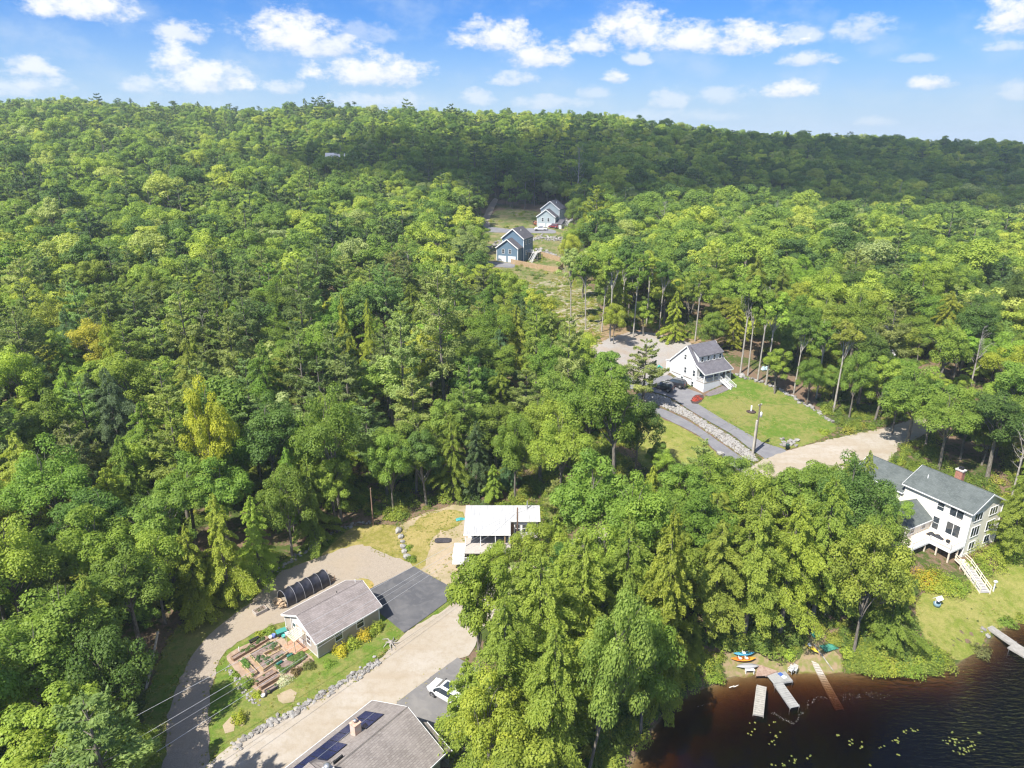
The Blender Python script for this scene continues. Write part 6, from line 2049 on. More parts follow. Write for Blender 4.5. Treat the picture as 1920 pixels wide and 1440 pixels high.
for nm, dens_, thr in (('lawn', 1.2, .15), ('sandy_yard', 2.0, .1), ('stony_slope', .9, -.2)):
    for poly in LAYERS[nm]:
        xs = [p[0] for p in poly]; ys = [p[1] for p in poly]
        for _ in range(int((max(xs) - min(xs)) * (max(ys) - min(ys)) * dens_)):
            a, b = RNG.uniform(min(xs), max(xs)), RNG.uniform(min(ys), max(ys))
            if patch_noise(a, b, 2.3) < thr or not in_poly([a], [b], poly)[0]:
                continue
            if nm != 'stony_slope' and any(in_poly([a], [b], q)[0] for n2 in ('gravel_drive', 'asphalt_pad', 'dirt_road') for q in LAYERS[n2]):
                continue
            big = 3.2 if nm == 'stony_slope' else 1.0
            pts.append((a, b, h(a, b) + .02, int(RNG.integers(0, 3)), RNG.uniform(0, 6.28), RNG.uniform(.2, .5) * big, RNG.uniform(.5, 1.0) * big))
far_forest('grass_tufts', pts, WF, 'grass tufts and weeds along the edges of the lawns and drives')
# shore and roadside brush, thicker
pts = []
for _ in range(1500):
    u, v = RNG.uniform(1255, 1760), RNG.uniform(1215, 1275)
    p = gp(u, v)
    if not free_ground(p.x, p.y, .3):
        continue
    if p.z < 0.1 or (1350 < u < 1530 and 1226 < v) or (1500 < u < 1575):
        if RNG.random() < .93 or p.z < .1:
            continue
    if patch_noise(p.x, p.y, 1.9) < -.1 and u < 1600:
        continue
    s = RNG.uniform(.4, .95) * (1.2 if u > 1620 else .75)
    pts.append((p.x, p.y, p.z - .1, int(RNG.integers(0, 4)), RNG.uniform(0, 6.28), s, s * RNG.uniform(.9, 1.2)))
far_forest('shore_brush', pts, UF, 'bright green brush growing along the pond bank')

pts = []
for poly in LAYERS['stony_slope'] + LAYERS['grass_slope']:
    xs = [q[0] for q in poly]; ys = [q[1] for q in poly]
    stony = poly in LAYERS['stony_slope']
    for _ in range(900):
        a, b = RNG.uniform(min(xs), max(xs)), RNG.uniform(min(ys), max(ys))
        if not in_poly([a], [b], poly)[0] or any(in_poly([a], [b], q)[0] for q in FOOTPRINTS + LAYERS['asphalt_drive'] + LAYERS['gravel_lane']):
            continue
        pn = patch_noise(a, b, 4.0) + .5 * patch_noise(a, b, 1.7, 1.0)
        if pn < (.0 if stony else .22):
            continue
        s = RNG.uniform(.35, 1.0)
        pts.append((a, b, h(a, b) - .05, int(RNG.integers(0, 4)), RNG.uniform(0, 6.28), s, s * RNG.uniform(1.0, 1.5)))
far_forest('slope_brush', pts, UF, 'patches of brush and saplings over the slope below the blue houses')

# ------------------------------------------------------------------ summer haze
HAZE = bpy.data.materials.new('thin_haze')
HAZE.use_nodes = True
HAZE.node_tree.nodes.clear()
g = NT(HAZE.node_tree)
pv = g.n('ShaderNodeVolumePrincipled')
pv.inputs['Color'].default_value = (0.74, 0.88, 1.0, 1)
pv.inputs['Density'].default_value = 0.00018
g.l(pv.outputs[0], g.n('ShaderNodeOutputMaterial').inputs['Volume'])
mb = MB(); mb.box(-4300, 4300, -320, 9100, -11, 128)
tag(mb.build('haze', HAZE), 'thin summer haze', None, None, 'stuff')


# ------------------------------------------------------------------ vehicles
def tinted(name, col, rough=0.25, metal=0.0, coat=0.6):
    return mat(name, col, rough, metal=metal, coat=coat, spec=.5)


TYRE = mat('tyre_rubber', (0.03, 0.03, 0.032), .85)
RIM = mat('alloy_rim', (0.55, 0.55, 0.56), .35, metal=.8)
LAMP = mat('headlamp_glass', (.75, .77, .78), .1)
TAIL = mat('tail_lamp_red', (.35, .02, .02), .2)


def vehicle(x, y, heading, paint, label, kind='suv', name='parked_car', cat='car', group=None, sunroof=True):
    """A car built nose to +x: body, glass, four wheels (tyre > rim), lamps, mirrors."""
    r = empty(name, (x, y, h(x, y) + .12), math.radians(heading), label, cat, group)
    # stations: x, top z, half width low, half width top, belt z
    if kind == 'suv':
        S = [(-2.33, .78, .72, .70, .76), (-2.30, 1.05, .82, .78, .98), (-2.05, 1.50, .90, .62, 1.02), (-1.75, 1.64, .92, .63, 1.03), (-.9, 1.69, .94, .64, 1.02), (0.0, 1.70, .94, .64, 1.0), (.55, 1.66, .94, .62, .99),
             (1.28, 1.10, .94, .74, 1.0), (1.7, 1.03, .92, .76, .95), (2.1, .94, .86, .70, .86), (2.33, .74, .72, .60, .70)]
    else:
        S = [(-2.9, 1.02, .93, .90, 1.0), (-2.88, 1.08, .95, .92, 1.04), (-1.05, 1.10, .96, .92, 1.05), (-1.0, 1.62, .96, .68, 1.06), (-.8, 1.86, .96, .68, 1.06), (.5, 1.86, .96, .68, 1.05), (1.3, 1.16, .96, .80, 1.06), (2.1, 1.12, .95, .82, 1.04), (2.6, 1.05, .92, .80, .98), (2.85, .8, .86, .74, .76)]
    mb = MB()
    vs, fs = [], []
    n = 12
    for (sx, zt, w, wt, zb) in S:
        half = [(w * .86, .22), (w, .42), (w * 1.0, .72), (w * .97, zb), (wt, zt - .03), (wt * .6, zt)]
        vs += [(sx, yy, zz) for yy, zz in half] + [(sx, -yy, zz) for yy, zz in reversed(half)]
    for i in range(len(S) - 1):
        for k in range(n):
            fs.append((i * n + k, i * n + (k + 1) % n, (i + 1) * n + (k + 1) % n, (i + 1) * n + k))
    mb.mesh(vs, fs, 0, True)
    mb.face([vs[k] for k in range(n - 1, -1, -1)]); mb.face([vs[(len(S) - 1) * n + k] for k in range(n)])
    body = mb.build('body', paint, r)

    def P(i, k, off=0.012):
        a = Vector(vs[i * n + k])
        return a

    def strip(name, a, b, sgn, k0=3, k1=4, shrink=.10):
        """Side glass between stations a..b on one side."""
        lo = [P(i, k0 if sgn > 0 else n - 1 - k0) for i in range(a, b + 1)]
        hi = [P(i, k1 if sgn > 0 else n - 1 - k1) for i in range(a, b + 1)]
        m = MB()
        lo2 = [p.lerp(q, shrink) for p, q in zip(lo, hi)]; hi2 = [p.lerp(q, 1 - shrink) for p, q in zip(lo, hi)]
        for i in range(len(lo) - 1):
            o = Vector((0, sgn * .02, .008))
            f = [lo2[i] + o, lo2[i + 1] + o, hi2[i + 1] + o, hi2[i] + o]
            m.face(f if sgn < 0 else f[::-1])
        m.build(name, GLASS, r)

    def wind(name, i0, i1, t0, t1):
        m = MB()
        L = [P(i0, 4).lerp(P(i1, 4), t0), P(i0, 4).lerp(P(i1, 4), t1)]
        R_ = [P(i0, 7).lerp(P(i1, 7), t0), P(i0, 7).lerp(P(i1, 7), t1)]
        up = (L[1] - L[0]).cross(R_[0] - L[0]).normalized()
        if up.z < 0: up = -up
        up = up * .035
        ins = .06
        q = [L[0] + Vector((0, -ins, 0)), L[1] + Vector((0, -ins, 0)), R_[1] + Vector((0, ins, 0)), R_[0] + Vector((0, ins, 0))]
        m.slab([p + up for p in q], .02)
        m.build(name, GLASS, r)
    if kind == 'suv':
        strip('side_window', 2, 7, 1); strip('side_window', 2, 7, -1)
        wind('windscreen', 6, 7, .08, .97); wind('rear_window', 1, 2, .25, .9)
        if sunroof:
            m = MB(); m.slab([(-.75, -.42, 1.715), (.30, -.42, 1.71), (.30, .42, 1.71), (-.75, .42, 1.715)], .02); m.build('sunroof', GLASS, r)
        for sg in (-1, 1):
            m = MB(); m.tube([(-1.7, sg * .56, 1.70), (-.9, sg * .57, 1.75), (.4, sg * .56, 1.72)], .02, 6); m.build('roof_rail', METAL, r)
        wx, wr = (1.38, -1.36), .37
    else:
        strip('side_window', 3, 6, 1); strip('side_window', 3, 6, -1)
        wind('windscreen', 5, 6, .06, .97); wind('rear_window', 3, 4, .1, .9)
        m = MB(); m.box(-2.75, -1.15, -.78, .78, 1.06, 1.12); m.build('cargo_bed', BLACKISH, r)
        wx, wr = (1.85, -1.75), .42
    for sx in wx:
        for sg in (-1, 1):
            m = MB(); Mx = Matrix.Translation((sx, sg * .86, wr - .12)) @ Matrix.Rotation(-sg * PI / 2, 4, 'X')
            m.lathe([(wr + .06, -.12), (wr + .06, .085), (wr, .085)], 18, M=Mx); m.build('wheel_arch', mat('arch_black', (.025, .025, .027), .8), r)
            m = MB(); m.lathe([(wr * .7, -.1), (wr, -.1), (wr, .10), (wr * .9, .13), (wr * .62, .13)], 18, M=Mx); w = m.build('wheel', TYRE, r)
            m = MB(); m.lathe([(wr * .66, .10), (wr * .64, .135), (wr * .5, .12)], 16, M=Mx)
            for q in range(5):
                A = Mx @ Matrix.Rotation(2 * PI * q / 5, 4, 'Z')
                m.box(.02, wr * .6, -.04, .04, .12, .145, 0, A)
            m.build('rim', RIM, w)
    fx = S[-1][0]
    for sg in (-1, 1):
        m = MB(); m.box(fx - .28, fx - .04, sg * .66 - .16, sg * .66 + .16, .70, .82); m.build('headlight', LAMP, r)
        m = MB(); m.box(S[0][0] - .01, S[0][0] + .1, sg * .66 - .13, sg * .66 + .13, .78, 1.0); m.build('tail_light', TAIL, r)
        m = MB(); m.box(.95, 1.12, sg * 1.0 - .1, sg * 1.0 + .1, 1.02, 1.16); m.build('wing_mirror', BLACKISH, r)
    m = MB(); m.box(fx - .08, fx + .02, -.45, .45, .42, .62); m.build('grille', BLACKISH, r)
    return r


p = gp(829, 1318)
c_ = (at(812, 1304, 3.15) + at(848, 1325, 3.15)) / 2
dv = Vector((at(812, 1304, 3.15) - at(848, 1325, 3.15)).xy).normalized()
side_ = Vector((-dv.y, dv.x)) * -1
ctr = Vector((c_.x, c_.y)) + side_ * .86
vehicle(ctr.x, ctr.y, math.degrees(math.atan2(dv.y, dv.x)), tinted('pearl_white_paint', (.82, .82, .83), .22), 'white sport utility car with dark sunroof on the asphalt by the solar roof')
p = gp(1266, 724); vehicle(p.x, p.y, 145, tinted('black_car_paint', (.025, .025, .03)), 'black car parked against the white house garage', sunroof=False)
p = gp(1243, 731); vehicle(p.x, p.y, 150, tinted('black_car_paint', (.025, .025, .03)), 'dark car half hidden under the pine below the white house', sunroof=False)
p = gp(1014, 432); vehicle(p.x, p.y, 172, tinted('pearl_white_paint', (.82, .82, .83), .22), 'white pickup truck parked before the upper blue house', 'pickup', 'pickup_truck', 'truck')
p = gp(1023, 427); vehicle(p.x + 1, p.y + 2.5, 160, tinted('dark_teal_paint', (.02, .07, .085)), 'dark teal car behind the white pickup truck', sunroof=False)
p = gp(1034, 429); vehicle(p.x + 1, p.y + 1.5, 150, tinted('dark_red_paint', (.22, .03, .03)), 'dark red car between the teal car and the white shed', sunroof=False)
p = gp(1004, 424); vehicle(p.x, p.y + 3, 100, tinted('rust_orange_paint', (.32, .12, .05)), 'rust orange car left of the white pickup truck', sunroof=False)


# ------------------------------------------------------------------ shrubs and flowers
def shrub(u, v, R, H, colour, label, name='shrub', n=700, size=.17, seed=None, jitter=.05, cat='shrub', group=None):
    p = gp(u, v)
    me = clump_mesh(name, int(u * 7 + v) if seed is None else seed, R, H, n, size, LEAF)
    o = put(name, me, None, (p.x, p.y, p.z - .05), (0, 0, RNG.uniform(0, 6)))
    c = np.array(GREEN[colour] if isinstance(colour, str) else colour) * (1 + RNG.normal(0, jitter, 3))
    o.color = (*np.clip(c, .01, .9), 1)
    tag(o, label, cat, group)
    return o


GOLD = (.58, .46, .02)
shrub(640, 1224, .95, 1.25, GOLD, 'golden yellow rounded shrub at the left end of the cottage wall')
shrub(662, 1211, 1.0, 1.15, 'lime', 'lime green rounded shrub between the two golden shrubs')
shrub(684, 1196, .9, 1.2, GOLD, 'golden yellow rounded shrub near the middle of the cottage wall')
shrub(697, 1190, .65, .8, 'light', 'small green shrub right of the second golden shrub')
shrub(708, 1180, .8, 1.1, 'lime', 'bright green shrub at the right corner of the cottage')
shrub(617, 1246, .8, .55, 'light', 'low green plants at the front corner of the cottage', size=.12)
shrub(449, 1352, .75, 1.2, (.36, .36, .02), 'small yellow-green bush alone on the lawn')
shrub(465, 1284, .75, 1.0, 'mid', 'dark green bush at the left edge of the raised beds')
shrub(533, 1278, .95, .75, (.62, .62, .52), 'white-flowering bush below the green garden plot', size=.13, n=900)
shrub(556, 1261, .6, .6, (.20, .15, .06), 'reddish green bush right of the white-flowering bush')
shrub(579, 1250, .75, .75, (.20, .21, .06), 'green and red bush near the cottage corner')
shrub(506, 1186, .9, .8, 'light', 'green bush at the top corner of the raised beds')
shrub(487, 1191, .6, .5, 'lime', 'lime green plant left of the top corner bush')
shrub(440, 1268, .55, .4, 'olive', 'low olive plant at the left tip of the garden')
shrub(483, 1304, .5, .4, 'lime', 'lime green plant at the bottom tip of the garden')
shrub(772, 1050, .8, .7, 'mid', 'leafy green plant at the end of the boulder row')
shrub(765, 1028, .7, .5, 'light', 'green plants beside the boulder row')
for i, (u, v) in enumerate([(1303, 748), (1309, 745), (1313, 749), (1301, 752), (1307, 751)]):
    shrub(u, v, .55, .5, (.62, .08, .05), 'red-flowering plant in the dark mulch bed at the white house corner', 'red_flowers', 260, .14, cat='flowers', group='red flowers in the mulch bed')
lay('mulch_bed', [(1295, 752), (1304, 741), (1318, 741), (1320, 747), (1308, 758), (1298, 757)], MULCH, .10, 'dark mulch bed with red flowers', .08)
lay('mulch_bed', [(1322, 740), (1345, 728), (1372, 719), (1376, 726), (1350, 738), (1328, 744)], mat('grey_mulch', (.16, .14, .14), .95, var=.3, vscale=6), .09, 'grey mulch bed below the white porch', .08)
for i, (u, v, R, H, cl, lb) in enumerate([
    (1752, 1096, 3.0, 1.9, 'lime', 'large lime shrub mass left of the lake stairs'), (1735, 1090, 1.9, 1.6, GOLD, 'golden shrub at the left end of the bank below the deck'), (1790, 1100, 2.2, 1.4, 'light', 'green shrub beside the bottom of the lake stairs'),
    (1855, 1050, 2.9, 2.2, 'lime', 'large lime shrub below the cream house gable'), (1885, 1042, 2.4, 2.0, 'light', 'green shrub right of the cream house gable'), (1832, 1068, 2.0, 1.5, 'light', 'green shrub right of the lake stairs top'),
    (1670, 1250, 1.9, 1.2, 'lime', 'lime green shrub on the pond bank left of the lawn'), (1640, 1243, 2.0, 1.3, 'light', 'light green shrub on the pond bank under the grove'), (1700, 1255, 1.8, 1.1, 'light', 'light green shrub at the water by the shore lawn'),
    (1735, 1230, 2.0, 1.3, 'lime', 'lime green shrub at the shore lawn corner'), (1765, 1240, 1.7, .9, 'light', 'low green shrub at the shore lawn tip'), (1716, 1208, 1.6, 1.3, 'mid', 'green shrub at the upper left of the shore lawn'),
    (1888, 1168, 1.2, .8, 'mid', 'low green bush at the water above the right-hand dock'), (1916, 1163, .9, .9, 'light', 'bright green bush at the right edge by the water'), (1838, 1224, 1.3, .9, (.21, .21, .07), 'brownish green bush left of the right-hand dock'),
    (1716, 905, 1.5, 1.4, 'gold', 'golden shrub on the roadside behind the cream house'), (1670, 868, .45, 1.9, 'gold', 'narrow upright golden conifer beside the cream house garage'), (1687, 872, .45, 1.9, 'lime', 'narrow upright green conifer beside the cream house garage'),
    (1395, 872, 1.6, 1.6, 'light', 'light green bush at the drive mouth below the poles'), (1438, 880, 1.4, 1.3, 'pale', 'pale green bush at the roadside below the poles'), (1360, 905, 1.5, 1.4, 'light', 'light green bush left of the second drive mouth'), (1545, 812, 1.0, .8, 'lime', 'lime green weeds at the lawn corner by the road'),
    (1318, 1236, 1.2, .9, 'lime', 'lime green bush under the shore grove left of the kayaks'), (1292, 1268, 1.5, 1.2, 'mid', 'dark green bush at the pond edge left of the kayaks'), (1338, 1272, 1.2, .8, 'light', 'light green bush at the water left of the grey boat'), (1478, 1228, 1.0, .8, 'lime', 'lime green bush above the silver dock'), (1590, 1222, 1.2, .9, 'lime', 'lime green bush right of the green netting'),
    (905, 955, 1.6, 1.5, 'spruce', 'dark bush behind the left part of the cabin'), (740, 965, 1.6, 1.5, 'light', 'green bush at the wood edge behind the boulder row'), (700, 962, 1.3, 1.2, 'mid', 'green bush beside the thin utility pole')]):
    shrub(u, v, R, H, cl, lb, n=int(520 * R * R ** .5 + 200), size=.2)


# ------------------------------------------------------------------ stones
def rock_mesh(seed, m, flat=.7):
    bm = bmesh.new()
    bmesh.ops.create_icosphere(bm, subdivisions=1, radius=.5)
    rnd = random.Random(seed)
    for v in bm.verts:
        v.co *= rnd.uniform(.72, 1.18)
        v.co.z *= flat
        v.co.x *= 1.15
    me = bpy.data.meshes.new('stone'); bm.to_mesh(me); bm.free()
    me.materials.append(m)
    return me


STONE = mat('grey_fieldstone', (.17, .158, .145), .9, col2=(.27, .25, .23), vscale=2.0, coords='Object')
PALE_STONE = mat('pale_granite', (.24, .228, .212), .9, col2=(.35, .335, .315), vscale=2.0)
ROCKS = [rock_mesh(i, STONE if i % 2 else PALE_STONE) for i in range(6)]


def along(pixels, step):
    P = [gp(*q).xy for q in pixels]
    out = []
    for a, b in zip(P, P[1:]):
        k = max(1, int((b - a).length / step))
        out += [(a.lerp(b, i / k), (b - a).normalized()) for i in range(k)]
    return out


def stone_row(name, pixels, step, width, size, label, cat, rows=1):
    pts_ = along(pixels, step)
    p0 = pts_[0][0]
    r = empty(name, (p0.x, p0.y, h(p0.x, p0.y)), 0, label, cat)
    n = 0
    for (q, d) in pts_:
        for _ in range(rows):
            o = Vector((-d.y, d.x)) * RNG.normal(0, width)
            x, y = q.x + o.x + RNG.normal(0, .12), q.y + o.y + RNG.normal(0, .12)
            s = size * RNG.uniform(.55, 1.5)
            if n >= 295:
                return r
            put('stone', ROCKS[int(RNG.integers(6))], r, (x - p0.x, y - p0.y, h(x, y) - h(p0.x, p0.y) + s * .18), (RNG.uniform(-.3, .3), RNG.uniform(-.3, .3), RNG.uniform(0, 6)), (s, s * RNG.uniform(.7, 1.1), s))
            n += 1
    return r


stone_row('stone_border', [(440, 1400), (500, 1362), (560, 1330), (600, 1306), (640, 1283), (680, 1259), (712, 1238)], .22, .26, .42, 'ragged border of pale stones between the cottage lawn and the dirt road', 'stones', 3)
stone_row('stone_wall', [(692, 980), (660, 985), (620, 1004), (580, 1030), (545, 1052), (505, 1078), (470, 1098), (430, 1120)], .5, .25, .45, 'low shaded fieldstone wall along the wood edge above the gravel', 'wall', 2)
stone_row('stone_edging', [(1372, 702), (1400, 709), (1440, 722), (1490, 746), (1530, 770), (1562, 795)], .6, .3, .7, 'row of fieldstones along the upper edge of the white house lawn', 'stones', 2)
stone_row('stone_edging', [(428, 1250), (438, 1268), (455, 1292), (470, 1308), (482, 1318), (497, 1312)], .3, .18, .3, 'small stones edging the lower left tip of the vegetable garden', 'stones', 2)
stone_row('rock_pile', [(1470, 836), (1482, 828), (1490, 834)], .35, .6, .75, 'pile of grey rocks at the corner of drive and dirt road', 'rocks', 3)
stone_row('shore_stones', [(1842, 1180), (1850, 1186), (1846, 1194)], .3, .3, .5, 'white stones at the land end of the right-hand dock', 'stones', 2)
stone_row('shore_stones', [(1640, 1258), (1655, 1258)], .3, .2, .35, 'a few white stones at the waterline below the grove', 'stones', 1)
stone_row('rock_slope', [(960, 470), (1000, 468)], 2.0, 1.2, 1.0, 'scattered rocks left of the lower blue house deck', 'rocks', 2)
stone_row('rock_slope', [(985, 452), (1005, 447), (1030, 448), (1060, 450)], .9, 1.8, 1.1, 'broad band of grey rubble between the two blue houses', 'rocks', 6)
stone_row('rock_slope', [(1008, 468), (1030, 476), (1050, 486)], .9, 1.0, 1.1, 'band of rubble above the wooden fence', 'rocks', 4)
stone_row('rock_slope', [(905, 470), (930, 462), (945, 452)], 1.2, 1.2, 1.0, 'scattered rocks up the bank left of the lower blue house', 'rocks', 3)
for (u, v, s, lb) in [(748, 997, 1.25, 'large pale boulder at the top of the boulder row'), (751, 1008, 1.0, 'tan boulder second from the top of the row'), (754, 1017, .8, 'small pale boulder in the middle of the row'), (756, 1027, 1.1, 'pale boulder third from the bottom of the row'), (758, 1035, .9, 'grey boulder second from the bottom of the row'), (763, 1046, 1.15, 'whitish boulder at the bottom of the boulder row'), (1350, 853, 1.5, 'white boulder beside the second drive'), (1391, 706, 1.6, 'pale boulder at the upper edge of the white house lawn')]:
    p = gp(u, v)
    o = put('boulder', rock_mesh(int(u), PALE_STONE, .8), None, (p.x, p.y, p.z + s * .2), (0, 0, RNG.uniform(0, 6)), (s, s, s))
    tag(o, lb, 'boulder')
RF = [(rock_mesh(40 + i, PALE_STONE if i < 3 else STONE, .75), '_rock') for i in range(4)]
pts = []
for poly in LAYERS['stone_swale']:
    xs = [q[0] for q in poly]; ys = [q[1] for q in poly]
    k = 0
    while k < 1500:
        a, b = RNG.uniform(min(xs), max(xs)), RNG.uniform(min(ys), max(ys))
        if in_poly([a], [b], poly)[0]:
            s = RNG.uniform(.25, .62)
            pts.append((a, b, h(a, b) + .08, int(RNG.integers(0, 4)), RNG.uniform(0, 6.28), s, s)); k += 1
far_forest('swale_stones', pts, RF, 'pale stones filling the swale between the two drives')
for i, (pix_, lb) in enumerate([([(520, 1305), (545, 1292), (556, 1300), (552, 1316), (530, 1320)], 'bare sandy patch on the lawn below the raised beds'), ([(418, 1362), (432, 1344), (442, 1352), (438, 1372), (424, 1375)], 'bare sandy patch at the left of the lawn'), ([(446, 1360), (456, 1350), (460, 1358), (452, 1364)], 'small bare patch under the yellow-green bush')]):
    lay('bare_patch', pix_, SAND, .06, lb, .08, grid=.6)


# ------------------------------------------------------------------ raised garden beds
def gz(X, Y, z):
    return at(400 + X / 8.727, 1150 + Y / 8.727, z)


lay('garden_soil', [(425, 1232), (470, 1205), (500, 1190), (528, 1192), (545, 1215), (575, 1225), (590, 1240), (560, 1262), (520, 1290), (497, 1306), (480, 1296)], mat('reddish_garden_soil', (.27, .19, .135), .95, col2=(.36, .27, .2), vscale=1.5, bump=.03, bscale=10), .055, 'reddish soil paths between the raised beds', .08, grid=.7)
SOIL = mat('dark_bed_soil', (.17, .12, .10), .95, col2=(.26, .2, .17), vscale=3, bump=.03, bscale=12)
BED_LEAF = (.10, .17, .045)


def raised_bed(corners, top, label, wood, greens, plants, tall=.42, seedv=0, pr=.22, soil_drop=.1):
    zt = 3.42 + top
    P = [gz(X, Y, zt) for X, Y in corners]
    c = sum(P, Vector()) / len(P)
    r = empty('raised_bed', (c.x, c.y, zt - tall - .05), 0, label, 'garden bed', 'raised beds in the vegetable garden')
    L = [Vector((q.x - c.x, q.y - c.y, tall + .05)) for q in P]
    n = len(L)
    for i in range(n):
        b = MB(); bar(b, L[i], L[(i + 1) % n], .09, tall + .1); b.build('side_board', wood, r)
    s = MB(); s.prism([(q.x, q.y) for q in L], .0, tall + .05 - soil_drop); s.build('soil', SOIL, r)
    poly = [(q.x, q.y) for q in L]
    xs = [q[0] for q in poly]; ys = [q[1] for q in poly]
    rng = np.random.default_rng(900 + seedv)
    C, N, K = [], [], []
    k = 0
    for _ in range(plants * 12):
        a, b = rng.uniform(min(xs), max(xs)), rng.uniform(min(ys), max(ys))
        if not in_poly([a], [b], poly)[0] or math.sin(a * 2.3 + seedv) + math.sin(b * 2.9 + seedv * 2) < -.5:
            continue
        m = 34
        d = rng.normal(size=(m, 3)); d[:, 2] = np.abs(d[:, 2]) + .1; d /= np.linalg.norm(d, axis=1, keepdims=True)
        C.append(np.array([a, b, tall - soil_drop + .04]) + d * pr * rng.uniform(.5, 1.2)); N.append(d + np.array([0, 0, .5])); K.append(np.full(m, rng.uniform(.1, .9)))
        k += 1
        if k >= plants:
            break
    if C:
        me = crown_mesh('vegetables', np.concatenate(C), np.concatenate(N), .15, .1, np.concatenate(K), rng, LEAF)
        o = put('vegetables', me, r); o.color = (*greens, 1)
    return r


LIGHTWOOD = mat('pale_cedar_board', (.36, .26, .145), .8, col2=(.45, .34, .21), vscale=3)
raised_bed([(285, 712), (840, 372), (900, 405), (332, 745)], .45, 'long narrow raised bed at the upper left of the garden', BROWN_WOOD, (.13, .19, .05), 26, seedv=1)
raised_bed([(592, 658), (985, 437), (1088, 520), (815, 652), (882, 712), (1130, 578), (1213, 640), (820, 908)], .45, 'large notched raised bed in the middle of the garden', LIGHTWOOD, (.10, .17, .06), 40, seedv=2)
raised_bed([(418, 775), (495, 728), (715, 955), (640, 1002)], .42, 'small raised bed full of bright green leaves at the left', LIGHTWOOD, (.13, .25, .04), 34, seedv=3)
raised_bed([(670, 1088), (962, 910), (1030, 952), (712, 1142)], .4, 'upper of the two plain brown planting boxes', BROWN_WOOD, (.12, .16, .05), 3, .36, 4, soil_drop=.05)
raised_bed([(738, 1165), (1030, 985), (1088, 1020), (782, 1200)], .4, 'lower of the two plain brown planting boxes', BROWN_WOOD, (.12, .16, .05), 0, .36, 5, soil_drop=.05)
raised_bed([(1005, 850), (1440, 625), (1525, 700), (1130, 985)], .16, 'low wide bed overgrown with green herbs beside the cottage corner', WEATHERED, (.14, .21, .045), 150, .16, 6, .2, .02)
raised_bed([(838, 1255), (1030, 1150), (1052, 1185), (865, 1295)], .26, 'dark narrow planter at the bottom of the garden', mat('charcoal_wood', (.08, .075, .08), .8), (.12, .16, .05), 4, .25, 7)
for (X, Y, lb) in ((1080, 800, 'dark green drum lying left of its twin in the garden'), (1250, 675, 'dark green drum lying nearest the cottage in the garden')):
    p = gz(X, Y, 3.75)
    b = MB(); M_ = Matrix.Translation((0, 0, .18)) @ Matrix.Rotation(math.radians(47), 4, 'Z') @ Matrix.Rotation(PI / 2, 4, 'Y') @ Matrix.Translation((0, 0, -.36))
    b.lathe([(.13, 0), (.17, .02), (.18, .2), (.17, .36), (.18, .52), (.17, .70), (.13, .72)], 14, M=M_)
    o = b.build('drum', mat('dark_green_plastic', (.02, .13, .10), .4)); o.location = (p.x, p.y, 3.5); tag(o, lb, 'drum')
p = gz(1115, 325, 3.7)
r = empty('garden_cart', (p.x, p.y, h(p.x, p.y)), .6, 'teal plastic garden cart near the cottage gable', 'cart')
b = MB(); b.box(-.55, .55, -.35, .35, .25, .62, taper=-.06); b.build('tub', mat('teal_plastic', (.06, .27, .24), .45), r)
for yy in (-.4, .4):
    b = MB(); b.lathe([(.2, -.04), (.22, 0), (.2, .04)], 12, M=Matrix.Translation((-.3, yy, .22)) @ Matrix.Rotation(PI / 2, 4, 'X')); b.build('wheel', TYRE, r)
b = MB(); b.tube([(.55, -.3, .55), (1.0, -.3, .7), (1.0, .3, .7), (.55, .3, .55)], .025, 6); b.build('handle', METAL, r)
for (X, Y, col, hh, lb, nm) in [(990, 392, (.15, .2, .5), .5, 'blue and white bucket at the top corner of the garden', 'bucket'), (940, 410, (.6, .62, .6), .4, 'grey bucket beside the blue bucket', 'bucket'), (1150, 388, (.08, .4, .35), .35, 'small teal pot in front of the garden cart', 'plant_pot'), (1205, 345, (.7, .68, .7), .45, 'white jug beside the garden cart', 'bucket'), (812, 1335, (.5, .5, .5), .3, 'round grey planter at the bottom tip of the garden', 'plant_pot')]:
    p = gz(X, Y, 3.6)
    b = MB(); b.lathe([(.17, 0), (.24, hh), (.2, hh), (.19, hh - .06)], 12)
    o = b.build(nm, mat(nm + '_%d' % X, col, .5)); o.location = (p.x, p.y, h(p.x, p.y) + .05); tag(o, lb, nm.replace('_', ' '))
p = gz(668, 440, 3.7)
r = empty('garden_bench', (p.x, p.y, h(p.x, p.y)), math.radians(47), 'low black bench on the grass above the long raised bed', 'bench')
b = MB(); b.box(-.6, .6, -.18, .18, .36, .42); b.build('seat', BLACKISH, r)
for xx in (-.5, .5):
    b = MB(); b.box(xx - .04, xx + .04, -.15, .15, 0, .36); b.build('leg', BLACKISH, r)
p = gz(428, 640, 3.5)
b = MB(); b.box(-.04, .04, -.04, .04, -.1, .8); o = b.build('marker_post', WHITE); o.location = (p.x, p.y, h(p.x, p.y)); tag(o, 'short white marker post in the grass left of the long bed', 'post')
p = gp(488, 1148)
r = empty('planter_box', (p.x, p.y, p.z + .07), math.radians(47), 'low planter box alone on the gravel drive', 'planter')
for a_, b_ in (((-.75, -.5), (.75, -.5)), ((.75, -.5), (.75, .5)), ((.75, .5), (-.75, .5)), ((-.75, .5), (-.75, -.5))):
    b = MB(); bar(b, (*a_, .42), (*b_, .42), .07, .42); b.build('side_board', WEATHERED, r)
b = MB(); b.box(-.72, .72, -.47, .47, 0, .36); b.build('soil', SOIL, r)
o = put('seedlings', clump_mesh('seedlings', 5, .6, .22, 160, .11, LEAF), r, (0, 0, .34), scale=(1.1, .7, 1)); o.color = (.13, .17, .07, 1)

